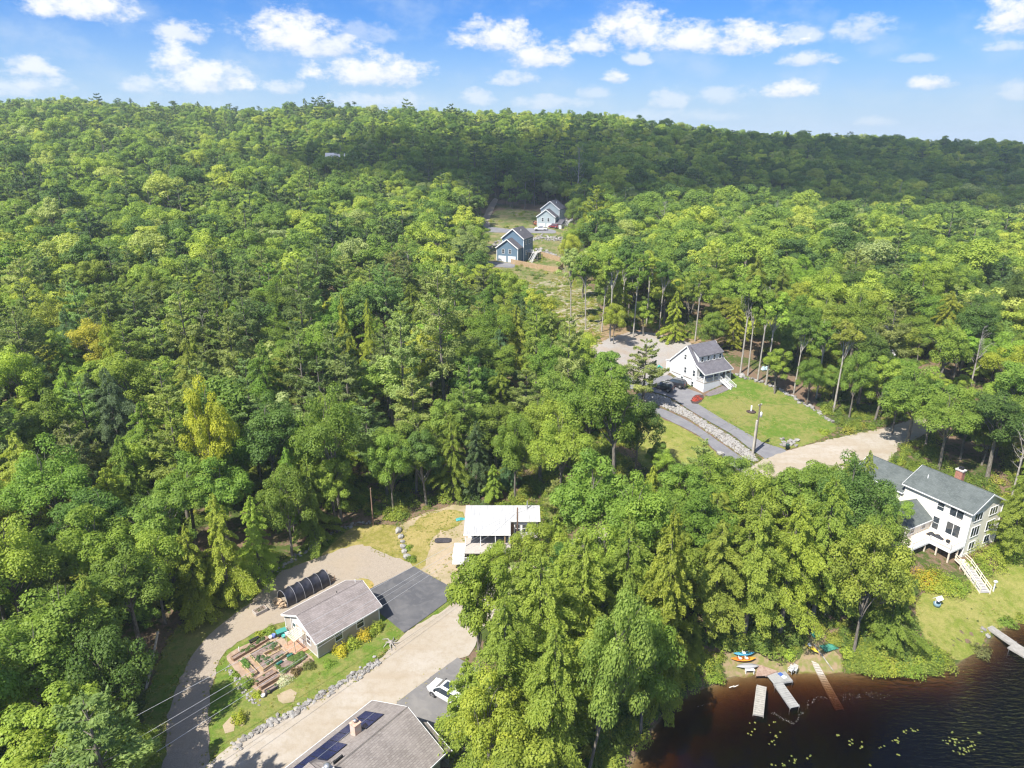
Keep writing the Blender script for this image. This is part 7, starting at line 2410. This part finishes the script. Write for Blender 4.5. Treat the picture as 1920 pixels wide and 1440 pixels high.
# ------------------------------------------------------------------ tarp-covered hoop tunnel with firewood
a0 = (gp(519, 1124) + gp(543, 1141)) / 2
r = empty('hoop_tunnel', (a0.x, a0.y, a0.z + .07), math.radians(47.2), 'long black tarp-covered hoop tunnel full of firewood behind the cottage', 'shelter')
TARP = mat('black_tarp', (.022, .022, .03), .33, spec=.55, var=.25, vscale=2)
LEN, RW, RH = 6.3, 1.22, 1.85
vs, fs = [], []
nu, nv_ = 44, 18
rngt = np.random.default_rng(3)
for i in range(nu + 1):
    x = LEN * i / nu
    k = (x / (LEN / 5)) % 1
    sag = 1 - .085 * math.sin(PI * k)
    for j in range(nv_ + 1):
        a = PI * j / nv_
        w = 1 + .018 * math.sin(9 * a + x * 7) * math.sin(PI * k) + rngt.normal(0, .006)
        vs.append((x, RW * math.cos(a) * (sag * .5 + .5) * w, (RH * math.sin(a) ** .8) * sag * w + .02))
for i in range(nu):
    for j in range(nv_):
        fs.append((i * (nv_ + 1) + j, (i + 1) * (nv_ + 1) + j, (i + 1) * (nv_ + 1) + j + 1, i * (nv_ + 1) + j + 1))
mb = MB(); mb.mesh(vs, fs, 0, True)
to = mb.build('tarp', TARP, r)
sol = to.modifiers.new('thickness', 'SOLIDIFY'); sol.thickness = .015
for i in range(6):
    x = LEN * i / 5
    b = MB(); b.tube([(x, (RW + .03) * math.cos(PI * j / 16), (RH + .03) * math.sin(PI * j / 16) ** .8) for j in range(17)], .03, 6); b.build('hoop', mat('grey_pipe', (.25, .25, .27), .4), r)
LOGM = mat('split_firewood', (.38, .27, .17), .9, col2=(.52, .40, .28), vscale=5)
log_me = MB(); log_me.lathe([(.08, -.3), (.085, 0), (.08, .3)], 6, M=Matrix.Rotation(PI / 2, 4, 'Y')); log_me = log_me.data('log', LOGM)
for e_, xs_ in ((0, (-.75, -.1)), (1, (LEN - .2, LEN + .9))):
    for k in range(46):
        x = RNG.uniform(*xs_); y = RNG.uniform(-.9, .9); z = .08 + .16 * int(RNG.integers(0, 5)) * (1 - .3 * abs(y))
        put('log', log_me, r, (x, y, z), (RNG.uniform(-.2, .2), RNG.uniform(-.2, .2), RNG.uniform(-.5, .5) + (PI / 2 if k % 3 == 0 else 0)))
for yy in (-.95, .95):
    b = MB(); b.tube([(LEN, yy, .1), (LEN + 1.1, yy * .8, .12)], .05, 6); b.tube([(LEN + .9, yy, 0), (LEN + .9, yy, 1.0)], .05, 6); b.build('rack_pole', BROWN_WOOD, r)

# ------------------------------------------------------------------ yard things
p = gp(831, 1014)
b = MB()
pts_ = [(1.25 * max(-1, min(1, 1.12 * math.cos(a))), .62 * max(-1, min(1, 1.25 * math.sin(a)))) for a in [2 * PI * k / 28 for k in range(28)]]
b.prism(pts_, 0, .09)
o = b.build('rubber_mat', mat('dark_rubber', (.055, .05, .055), .9, var=.3, vscale=4)); o.location = (p.x, p.y, p.z + .04); o.rotation_euler = (0, 0, .03)
tag(o, 'dark oval mat lying on the sandy yard left of the cabin', 'mat')


def tarp_heap(u, v, w, d, hh, col, label, nm='tarp', seed=1, rot=0.3):
    p = gp(u, v)
    rng = np.random.default_rng(seed)
    k = 12
    vs, fs = [], []
    for i in range(k + 1):
        for j in range(k + 1):
            x, y = (i / k - .5) * w, (j / k - .5) * d
            x += rng.normal(0, w * .02); y += rng.normal(0, d * .02)
            z = hh * (.3 + .7 * abs(math.sin(x * 3.1 + seed) * math.cos(y * 4.2 + seed * 2))) * math.sin(PI * i / k) ** .4 * math.sin(PI * j / k) ** .4 + rng.uniform(0, .05)
            vs.append((x, y, z))
    for i in range(k):
        for j in range(k):
            fs.append((i * (k + 1) + j, (i + 1) * (k + 1) + j, (i + 1) * (k + 1) + j + 1, i * (k + 1) + j + 1))
    mb = MB(); mb.mesh(vs, fs)
    o = mb.build(nm, mat(nm + '_%d' % u, col, .6, var=.25, vscale=3)); o.location = (p.x, p.y, p.z + .02); o.rotation_euler = (0, 0, rot)
    m = o.modifiers.new('thickness', 'SOLIDIFY'); m.thickness = .02
    return tag(o, label, 'tarp')


tarp_heap(864, 974, 1.5, .8, .35, (.05, .30, .30), 'crumpled teal tarp beside the left end of the cabin', seed=2)
tarp_heap(1553, 1213, 2.0, 1.3, .3, (.05, .20, .145), 'crumpled green netting on the bank above the plank walkway', seed=3)
tarp_heap(1530, 1190, 1.2, .9, .3, (.03, .22, .18), 'smaller green netting heap in the shade of the bank', seed=4)
tarp_heap(1236, 690, 1.4, .6, .8, (.04, .33, .27), 'green cover on things behind the white house', seed=5)
tarp_heap(1434, 693, 1.8, 1.0, 1.0, (.35, .45, .5), 'pale blue tarp in the wood beyond the white house', seed=6)
p = gp(734, 1208)
r = empty('tree_stump', (p.x, p.y, p.z), .5, 'bleached uprooted stump with spreading roots at the road corner of the lawn', 'stump')
b = MB(); b.lathe([(.32, -.1), (.24, .15), (.2, .5), (.05, .52)], 9); b.build('stump', DEAD_WOOD, r)
for k in range(8):
    a = 2 * PI * k / 8 + RNG.uniform(-.3, .3); L = RNG.uniform(.7, 1.4)
    b = MB(); b.tube([(0, 0, .25), (math.cos(a) * L * .5, math.sin(a) * L * .5, RNG.uniform(.2, .4)), (math.cos(a + .3) * L, math.sin(a + .3) * L, RNG.uniform(0, .25))], [.1, .07, .03], 6); b.build('root', DEAD_WOOD, r)
for (u0, v0, u1, v1, R, lb) in [(272, 1292, 296, 1184, .16, 'pale dead trunk leaning at the wood edge left of the drive'), (158, 1232, 156, 1176, .12, 'short white birch snag in the left wood')]:
    p = gp(u0, v0); q = at(u1, v1, p.z + 5.2)
    b = MB(); b.tube([Vector((0, 0, -.3)), (q - p) * .5 + Vector((.1, 0, 0)), q - p], [R, R * .8, R * .9], 8); o = b.build('dead_trunk', PALE_BARK); o.location = p; tag(o, lb, 'tree trunk')
p = gp(1408, 772)
r = empty('lawn_post', (p.x, p.y, p.z + .05), 0, 'short white post in a dark mulch ring on the white house lawn', 'post')
b = MB(); b.box(-.12, .12, -.12, .12, 0, 1.3); b.build('post', WHITE, r)
b = MB(); b.lathe([(1.0, 0), (.9, .08), (.2, .12)], 16); b.build('mulch_ring', MULCH, r)
p = gp(1476, 842)
b = MB(); b.lathe([(.32, 0), (.36, .9), (.38, .92), (.2, 1.05)], 12); o = b.build('trash_can', mat('dark_green_bin', (.03, .07, .055), .5)); o.location = p; tag(o, 'dark green bin in front of the rock pile by the road', 'bin')

# ------------------------------------------------------------------ fence round the lower blue house yard
r = None
FW = mat('fresh_fence_wood', (.36, .245, .14), .8, col2=(.43, .31, .19), vscale=2)
for seg, lb in (([(958, 495), (1046, 511), (1056, 503)], 'tan board fence in front of the lower blue house yard'), ([(1012, 480), (1053, 492)], 'tan board fence at the back of the lower blue house yard')):
    pts_ = along(seg, 2.4)
    q_end = gp(*seg[-1]).xy
    p0 = pts_[0][0]
    r = empty('board_fence', (p0.x, p0.y, h(p0.x, p0.y)), 0, lb, 'fence')
    nodes = [q for q, d in pts_] + [q_end]
    z0 = h(p0.x, p0.y)
    for a_, b_ in zip(nodes, nodes[1:]):
        za, zb_ = h(a_.x, a_.y) - z0, h(b_.x, b_.y) - z0
        n_ = 10
        pn_ = MB()
        for i in range(n_):
            s0, s1 = i / n_ + .004, (i + 1) / n_ - .004
            A = a_.lerp(b_, s0) - p0; B = a_.lerp(b_, s1) - p0
            zz = za + (zb_ - za) * i / n_
            bar(pn_, (A.x, A.y, zz + 1.85 + RNG.uniform(-.01, .01)), (B.x, B.y, zz + 1.85), .03 + .012 * (i % 2), 2.0)
        pn_.build('fence_panel', FW, r)
        b = MB(); b.box(a_.x - p0.x - .06, a_.x - p0.x + .06, a_.y - p0.y - .06, a_.y - p0.y + .06, za - .3, za + 1.95); b.build('post', FW, r)


# ------------------------------------------------------------------ poles and wires
def utility_pole(x, y, H_, r0, label, m, transformer=False, arm=False):
    r = empty('utility_pole', (x, y, h(x, y)), .6, label, 'utility pole')
    b = MB(); b.tube([(0, 0, -.5), (0, 0, H_ * .5), (0, 0, H_)], [r0, r0 * .85, r0 * .7], 10); b.build('pole', m, r)
    if transformer:
        b = MB(); b.lathe([(.2, 0), (.27, .04), (.27, .8), (.24, .86), (.05, .92)], 12, M=Matrix.Translation((.42, -.1, H_ - 2.6))); t_ = b.build('transformer', mat('transformer_grey', (.62, .63, .62), .5), r)
        b = MB(); b.tube([(.42, -.1, H_ - 1.7), (.42, -.1, H_ - 1.45)], [.06, .03], 8); b.build('bushing', WHITE, t_)
    if arm:
        b = MB(); b.box(-.5, .5, -.05, .05, H_ - .35, H_ - .22); b.build('crossarm', m, r)
        for xx in (-.42, .42):
            b = MB(); b.lathe([(.05, 0), (.07, .06), (.04, .14)], 8, M=Matrix.Translation((xx, 0, H_ - .22))); b.build('insulator', WHITE, r)
    return r


POLE_GREY = mat('weathered_pole', (.36, .32, .27), .9, col2=(.52, .48, .42), vscale=1.5, stretch=(3, 3, .5))
POLE_BROWN = mat('brown_pole', (.20, .12, .085), .9, col2=(.30, .20, .14), vscale=1.5, stretch=(3, 3, .5))
pa = gp(1414, 846)
Ha = rise(1420, 757, pa.x, pa.y)
utility_pole(pa.x, pa.y, Ha, .17, 'tall dark utility pole with a transformer beside the white house drive', mat('dark_pole', (.19, .16, .13), .9, var=.2), True, True)
pb_ = gp(1411, 852)
utility_pole(pb_.x, pb_.y, rise(1421, 788, pb_.x, pb_.y), .24, 'thick pale stub pole just in front of the tall dark pole', POLE_GREY)
pc = at(970, 1045, 4.4)
Hc = rise(967, 952, pc.x, pc.y)
utility_pole(pc.x, pc.y, Hc, .15, 'brown utility pole standing in front of the cabin roof', POLE_BROWN)
pd = gp(700, 986)
utility_pole(pd.x, pd.y, rise(699, 915, pd.x, pd.y), .11, 'thin brown utility pole at the wood edge above the gravel', POLE_BROWN)


def wire(a, b, sag, label, col=None, r=.014):
    a, b = Vector(a), Vector(b)
    mb = MB(); mb.tube([a.lerp(b, i / 14) - Vector((0, 0, sag * 4 * (i / 14) * (1 - i / 14))) - a for i in range(15)], r, 4, cap=False)
    o = mb.build('power_line', col or mat('aluminium_wire', (.55, .55, .56), .45, metal=.3)); o.location = a
    return tag(o, label, 'power line')


topc = Vector((pc.x, pc.y, h(pc.x, pc.y) + Hc))
DARKW = mat('dark_wire', (.06, .06, .065), .6)
for i, (u, v, z, dz_, lb) in enumerate([(75, 1436, 12.0, .2, 'uppermost pale power line crossing the gravel drive'), (169, 1434, 11.3, .7, 'second pale power line from the top over the gravel drive'), (195, 1437, 10.9, 1.0, 'thin third power line over the gravel drive'), (244, 1439, 10.2, 1.4, 'lowest pale power line over the gravel drive')]):
    e = at(u, v, z)
    top_ = topc - Vector((0, 0, dz_))
    e2 = top_ + (e - top_) * 1.16
    wire(top_, e2, .25, lb, r=.02 if i != 2 else .012)
topa = Vector((pa.x, pa.y, h(pa.x, pa.y) + Ha))
wire(topc - Vector((0, 0, .3)), topa - Vector((0, 0, .5)), .9, 'power line from the cabin pole to the tall dark pole', DARKW, .011)
wire(topc - Vector((0, 0, .8)), topa - Vector((0, 0, 2.4)), 1.0, 'lower cable from the cabin pole to the tall dark pole', DARKW, .014)
wire(topc - Vector((0, 0, .6)), Vector((pc.x - 4.2, pc.y - .5, 7.9)), .1, 'service wire from the brown pole to the cabin eave', DARKW, .012)
wire(topa - Vector((0, 0, .4)), Vector((topa.x + 62, topa.y + 14, topa.z + 1.0)), 1.0, 'power line running right from the tall dark pole', DARKW, .011)
wire(topa - Vector((0, 0, 2.6)), Vector((43.5, 140, 13.5)), .3, 'service wire from the tall dark pole to the white house', DARKW, .011)


# ------------------------------------------------------------------ shore: docks, boats, steps
lay('shore_path', SHORE_CLEARING, mat('trodden_bank', (.26, .19, .12), .95, col2=(.16, .17, .05), vscale=1.6, bump=.04, bscale=8, spec=.1), .035, 'trodden brown bank round the kayaks and docks', .2, grid=.7)
def deck_run(name, corners, label, wood, top, panels, frame=None, legs=True, cat='dock', depth=1.6, thick=.07):
    """A boarded run: four corners (a, b start edge; c, d far edge) in world; parts: board panels, side frames, legs."""
    a, b, c, d = [Vector((q[0], q[1], q[2] if len(q) > 2 else top)) for q in corners]
    o = a.copy(); o.z = 0
    r = empty(name, o, 0, label, cat)
    for i in range(panels):
        s0, s1 = i / panels + .004, (i + 1) / panels - .004
        q = [a.lerp(d, s0), b.lerp(c, s0), b.lerp(c, s1), a.lerp(d, s1)]
        m = MB(); j = RNG.uniform(-.006, .006)
        m.slab([x - o + Vector((0, 0, j)) for x in q], thick); m.build('plank', wood, r)
    for s_, e_ in ((a, d), (b, c)):
        m = MB(); bar(m, s_ - o + Vector((0, 0, -thick)), e_ - o + Vector((0, 0, -thick)), .06, .14); m.build('side_rail', frame or wood, r)
    if legs:
        for q in (a.lerp(d, .08), b.lerp(c, .08), a.lerp(d, .97), b.lerp(c, .97)):
            m = MB(); m.tube([q - o + Vector((0, 0, .12)), q - o + Vector((0, 0, -depth))], .03, 6); m.build('leg', METAL, r)
    return r


SILVER = mat('silver_dock_boards', (.25, .247, .245), .6, col2=(.33, .325, .32), vscale=2)
PALEW = mat('sun_bleached_boards', (.29, .275, .25), .8, col2=(.37, .35, .32), vscale=3)
D = lambda X, Y, z: at(1360 + X / 8.727, 1210 + Y / 8.727, z)
deck_run('dock', [D(660, 470, .28), D(790, 625, .28), D(1110, 580, .28), D(985, 425, .28)], 'silver dock platform at the shore with the blue mat', SILVER, .28, 9, depth=1.0)
deck_run('dock', [D(795, 628, .26), D(940, 607, .26), D(1218, 995, .26), D(1068, 1025, .26)], 'silver dock arm reaching out from the platform', SILVER, .26, 12, depth=1.1)
deck_run('floating_dock', [D(515, 640, .28), D(675, 680, .28), D(625, 1150, .28), D(455, 1120, .28)], 'white floating dock section adrift left of the silver dock', PALEW, .28, 14, legs=False, thick=.22)
deck_run('plank_walkway', [D(1405, 250, .62), D(1490, 245, .62), tuple(at(1583, 1330, -1.5)), tuple(at(1568, 1332, -1.5))], 'grey plank walkway sloping down into the brown water', WEATHERED, .6, 30, legs=False)
deck_run('shore_deck', [D(500, 500, .38), D(660, 495, .38), D(860, 420, .38), D(545, 310, .46)], 'brown board deck on the bank beside the silver dock', mat('brown_deck_boards', (.27, .18, .14), .85, col2=(.36, .26, .21), vscale=4), .38, 9, legs=False, cat='deck')
R_ = lambda X, Y, z: at(1840 + X / 14.4, 1140 + Y / 14.4, z)
deck_run('dock', [R_(150, 530, .5), R_(290, 468, .5), R_(960, 930, .5), R_(820, 1000, .5)], 'grey dock walk at the right edge joining the shore lawn', PALEW, .5, 16)
deck_run('dock', [R_(712, 1052, .48), R_(940, 935, .48), R_(1500, 1260, .48), R_(1290, 1390, .48)], 'wider grey dock end at the right edge of the photo', PALEW, .48, 12)
p = D(950, 490, .45)
b = MB(); b.box(-.25, .25, -.35, .12, 0, .03); b.box(-.25, .25, .13, .62, 0, .035, 1)
o = b.build('lounge_mat', [mat('pale_mat', (.62, .66, .66), .7), mat('blue_mat', (.05, .11, .36), .7)]); o.location = (p.x, p.y, .295); o.rotation_euler = (0, 0, .55); tag(o, 'blue and white mat lying on the silver dock', 'mat')


CHAIRW = mat('chair_white', (.5, .5, .5), .6)


def dock_chair(x, y, z, rz, label, m):
    r = empty('dock_chair', (x, y, z), rz, label, 'chair')
    b = MB()
    for i in range(4):
        b.box(-.25, .25, -.22 + i * .12, -.13 + i * .12, .36, .385)
    b.build('seat', m, r)
    b = MB()
    for i in range(4):
        b.box(-.25, .25, .24 + i * .03, .27 + i * .03, .42 + i * .12, .51 + i * .12)
    b.build('backrest', m, r)
    for xx in (-.25, .25):
        for yy in (-.2, .25):
            b = MB(); b.box(xx - .02, xx + .02, yy - .02, yy + .02, 0, .36 if yy < 0 else .9); b.build('leg', m, r)
        b = MB(); b.box(xx - .035, xx + .035, -.25, .28, .56, .6); b.build('armrest', m, r)
    return r


p = D(1065, 430, .42); dock_chair(p.x, p.y, .29, -.9, 'white slatted chair on the silver dock nearest the mat', CHAIRW)
p = D(1130, 420, .42); dock_chair(p.x, p.y, .29, -.7, 'white slatted chair at the right corner of the silver dock', CHAIRW)


def kayak(x, y, z, rz, L, W_, hull_m, label, seats=2, upside=False, cat='kayak', name='kayak'):
    r = empty(name, (x, y, z), rz, label, cat)
    vs, fs = [], []
    n, k = 16, 10
    for i in range(n + 1):
        s = i / n * 2 - 1
        w = W_ / 2 * max(.03, (1 - abs(s) ** 2.3)); rise_ = .12 * abs(s) ** 3
        for j in range(k):
            a = 2 * PI * j / k
            zz = math.sin(a) * (.16 if math.sin(a) < 0 else .07) * (1 - .6 * abs(s) ** 3)
            vs.append((s * L / 2, w * math.cos(a), .18 + zz + rise_))
    for i in range(n):
        for j in range(k):
            fs.append((i * k + j, (i + 1) * k + j, (i + 1) * k + (j + 1) % k, i * k + (j + 1) % k))
    m = MB(); m.mesh(vs, fs, 0, True); m.face([vs[j] for j in range(k)][::-1]); m.face([vs[n * k + j] for j in range(k)])
    ho = m.build('hull', hull_m, r)
    if upside:
        ho.rotation_euler = (PI, 0, 0); ho.location = (0, 0, .4)
        m = MB(); m.tube([(-L / 2 + .1, 0, .40), (0, 0, .42), (L / 2 - .1, 0, .40)], .02, 6); m.build('keel', METAL, r)
    else:
        for q in range(seats):
            sx = (q - (seats - 1) / 2) * L * .26
            m = MB(); m.lathe([(.30, .235), (.33, .265), (.27, .27), (.24, .20), (.02, .19)], 14); c_ = m.build('cockpit', BLACKISH, r); c_.location = (sx, 0, .0); c_.scale = (1.3, .85 * W_ / .75, 1)
            m = MB(); m.box(-.16, .16, -.17, .17, .24, .30); m.box(-.2, -.15, -.17, .17, .28, .52); m.build('seat', mat('white_seat', (.72, .7, .68), .6), r).location = (sx, 0, 0)
    return r


p = gp(1393, 1240); kayak(p.x, p.y, p.z + .22, .03, 3.0, .82, mat('orange_kayak', (.68, .16, .02), .35, col2=(.75, .28, .03), vscale=1.5), 'orange kayak with two white seats on the bank')
p = gp(1394, 1231); kayak(p.x, p.y, p.z + .3, .05, 2.6, .7, mat('blue_kayak', (.08, .31, .47), .4), 'bright blue kayak just behind the orange kayak', 1)
p = gp(1401, 1254); kayak(p.x, p.y, p.z + .25, .02, 2.7, .85, mat('grey_boat', (.33, .33, .34), .5), 'grey boat lying upside down in front of the orange kayak', 0, True, 'boat', 'rowing_boat')
p = gp(1518, 1214); kayak(p.x, p.y, h(p.x, p.y), -1.15, 2.6, .7, mat('yellow_kayak', (.72, .52, .06), .4), 'yellow kayak lying on the shaded bank above the walkway', 1)
p = gp(1405, 1262)
r = empty('shore_bench', (p.x, p.y, max(.1, p.z)), 0, 'white bench in front of the upside-down grey boat', 'bench')
b = MB(); b.box(-.55, .55, -.2, .2, .42, .47); b.build('seat', WHITE, r)
for xx in (-.48, .48):
    b = MB(); b.box(xx - .03, xx + .03, -.17, .17, -.2, .42); b.build('leg', WHITE, r)
for (X, Y, X2, Y2, lb) in [(1440, 60, 1780, 330, 'long pale log lying on the bank beside the walkway'), (1390, -90, 1640, -330, 'pale pole lying on the bank in the shade')]:
    p, q = D(X, Y, .9), D(X2, Y2, .9)
    p.z, q.z = h(p.x, p.y) + .1, h(q.x, q.y) + .1
    b = MB(); b.tube([Vector(), (q - p) * .5, q - p], [.09, .085, .06], 7); o = b.build('fallen_log', DEAD_WOOD); o.location = p; tag(o, lb, 'log')
for (X, Y, lb) in [(105, 690, 'white driftwood branch at the waterline left of the floating dock'), (175, 680, 'small white driftwood piece beside the branch')]:
    p = D(X, Y, .05)
    b = MB(); b.tube([(-.3, 0, 0), (0, .05, .06), (.35, .2, .1)], [.05, .045, .02], 6); o = b.build('driftwood', mat('white_driftwood', (.7, .68, .64), .8)); o.location = p; tag(o, lb, 'driftwood')

# stairs from the cream house down to the lawn
tp, bt = gp(1797, 1055), gp(1846, 1113)
r = empty('lake_stairs', (tp.x, tp.y, tp.z), 0, 'cream wooden stairs with railings from the cream house down to the lawn', 'stairs')
d = bt - tp
cw = mat('cream_painted_wood', (.74, .67, .54), .6)
m0 = Vector((d.x * .24, d.y * .24, 0))
sx = Vector((-d.y, d.x, 0)).normalized() * .72
a1 = m0 + Vector((0, 0, .55)); b1 = Vector((d.x, d.y, d.z + .15))
for i in range(18):
    c0 = a1.lerp(b1, (i + .5) / 18)
    m = MB(); run = (b1 - a1); run.z = 0; run = run / 18 * .42
    q = [c0 - run - sx * .95, c0 + run - sx * .95, c0 + run + sx * .95, c0 - run + sx * .95]
    m.slab(q, .05); m.build('tread', mat('grey_tread', (.45, .43, .42), .8, var=.1), r)
m = MB(); m.slab([Vector((0, 0, .6)) - sx, Vector((0, 0, .6)) + sx, a1 + sx + Vector((0, 0, .05)), a1 - sx + Vector((0, 0, .05))], .1); m.build('landing', cw, r)
for s_ in (sx, -sx):
    m = MB(); bar(m, a1 + s_ + Vector((0, 0, .1)), b1 + s_ + Vector((0, 0, .1)), .06, .28); m.build('stringer', cw, r)
    for zz in (.55, .95):
        m = MB(); bar(m, a1 + s_ + Vector((0, 0, zz)), b1 + s_ + Vector((0, 0, zz)), .07, .08); m.build('handrail', cw, r)
        m = MB(); bar(m, Vector((0, 0, .6 + zz)) + s_, a1 + s_ + Vector((0, 0, zz)), .07, .08); m.build('handrail', cw, r)
    for q in range(5):
        c0 = a1.lerp(b1, q / 4) + s_
        m = MB(); m.box(c0.x - .05, c0.x + .05, c0.y - .05, c0.y + .05, c0.z - .7, c0.z + 1.0); m.build('post', cw, r)
# lawn ornaments
p = gp(1756, 1136)
r = empty('wishing_well', (p.x, p.y, p.z), .4, 'small wishing well with white roof and blue base on the shore lawn', 'wishing well')
b = MB(); b.lathe([(.42, 0), (.45, .5), (.38, .52), (.36, .3)], 12); b.build('base', mat('well_blue', (.17, .27, .33), .6), r)
for xx in (-.36, .36):
    b = MB(); b.box(xx - .04, xx + .04, -.04, .04, .4, 1.2); b.build('post', WHITE, r)
b = MB(); b.slab([(-.55, -.4, 1.1), (.55, -.4, 1.1), (.55, 0, 1.5), (-.55, 0, 1.5)], .04); b.slab([(-.55, 0, 1.5), (.55, 0, 1.5), (.55, .4, 1.1), (-.55, .4, 1.1)], .04); b.build('roof', WHITE, r)
p = gp(1862, 1109)
r = empty('birdhouse_post', (p.x, p.y, p.z), .3, 'slim white post with a cap on the lawn beside the stairs', 'post')
b = MB(); b.box(-.06, .06, -.06, .06, 0, 1.5); b.build('post', WHITE, r)
b = MB(); b.box(-.2, .2, -.16, .16, 1.5, 1.7); b.build('cap', WHITE, r)
# on the deck of the cream house
CH = HOUSES[6]
MX = Matrix.Translation(CH.location) @ Matrix.Rotation(CH.rotation_euler[2], 4, 'Z')
p = MX @ Vector((3.4, 1.5, 2.15))
o = tarp_heap(1777, 999, 2.2, 1.0, .6, (.03, .03, .035), 'black covered outdoor table and chairs on the white deck', 'covered_furniture', 7, math.radians(-60))
o['category'] = 'covered furniture'
o.location = p
b = MB(); b.lathe([(.06, -.4), (.05, .5), (.06, .62), (.0, .62)], 8)
p = MX @ Vector((1.2, 2.2, 2.15))
r = empty('kettle_grill', p, 0, 'round black kettle grill at the deck corner of the cream house', 'grill')
b = MB(); b.lathe([(.08, .45), (.26, .55), (.3, .72), (.26, .86), (.06, .95)], 14); b.build('kettle', BLACKISH, r)
for k in range(3):
    a = 2 * PI * k / 3
    b = MB(); b.tube([(math.cos(a) * .3, math.sin(a) * .3, 0), (math.cos(a) * .1, math.sin(a) * .1, .6)], .015, 5); b.build('leg', METAL, r)

# ------------------------------------------------------------------ on the water
PAD = leaf_material('lily_pad', [(0, (.11, .14, .03)), (1, (.17, .18, .035))], .1)
b = MB(); b.face([(.5 * math.cos(a), .5 * math.sin(a), .01 + .02 * math.cos(3 * a)) for a in [.25 + (2 * PI - .5) * k / 11 for k in range(12)]] + [(0, 0, 0)])
pad = b.data('pad', PAD)
at_ = pad.attributes.new('tint', 'FLOAT', 'FACE'); at_.data.foreach_set('value', [.5] * len(pad.polygons))
pts = []
for (u, v, su, sv, n) in [(1452, 1355, 10, 5, 12), (1458, 1378, 9, 7, 18), (1446, 1394, 4, 3, 5), (1415, 1360, 9, 6, 8), (1571, 1379, 4, 3, 5), (1600, 1392, 12, 5, 16), (1614, 1402, 4, 3, 5), (1652, 1400, 5, 3, 8), (1679, 1387, 9, 5, 22), (1695, 1371, 7, 5, 15), (1712, 1368, 7, 4, 14), (1785, 1390, 16, 8, 50), (1808, 1408, 14, 6, 40), (1823, 1398, 8, 8, 26), (1687, 1415, 4, 2, 4), (1450, 1432, 5, 4, 8), (1468, 1434, 6, 4, 10), (1490, 1425, 9, 5, 18), (1515, 1420, 6, 3, 6), (1785, 1372, 4, 3, 4), (1631, 1434, 3, 2, 3), (1836, 1374, 3, 2, 3), (1405, 1375, 5, 4, 4)]:
    for _ in range(max(3, int(n * .36))):
        q = at(u + RNG.normal(0, su * .6), v + RNG.normal(0, sv * .6), .012)
        s = RNG.uniform(.13, .27)
        pts.append((q.x, q.y, .012 + RNG.uniform(0, .01), 0, RNG.uniform(0, 6.28), s, s))
far_forest('lily_pads', pts, [(pad, '_pad')], 'yellow-green lily pads floating on the pond')
b = MB(); b.lathe([(.5, 0), (.35, .12)], 6); fo = b.data('fleck', mat('pale_foam', (.42, .40, .36), .7))
pts = []
for path, n, sp in ([[(1505, 1332), (1532, 1310), (1578, 1307), (1610, 1306), (1636, 1300), (1684, 1307)], 95, 4.2], [[(1446, 1334), (1468, 1347), (1487, 1358)], 46, 1.8], [[(1487, 1358), (1500, 1345), (1505, 1332)], 22, 2.2], [[(1305, 1326), (1332, 1318)], 12, .8]):
    for _ in range(n):
        k = int(RNG.integers(0, len(path) - 1)); s = RNG.random()
        u = path[k][0] + (path[k + 1][0] - path[k][0]) * s + RNG.normal(0, sp); v = path[k][1] + (path[k + 1][1] - path[k][1]) * s + RNG.normal(0, sp * .8)
        q = at(u, v, .01); w = RNG.uniform(.025, .07)
        pts.append((q.x, q.y, .004, 0, RNG.uniform(0, 6), w, w))
far_forest('foam_flecks', pts, [(fo, '_fleck')], 'drifting pale foam flecks on the pond')
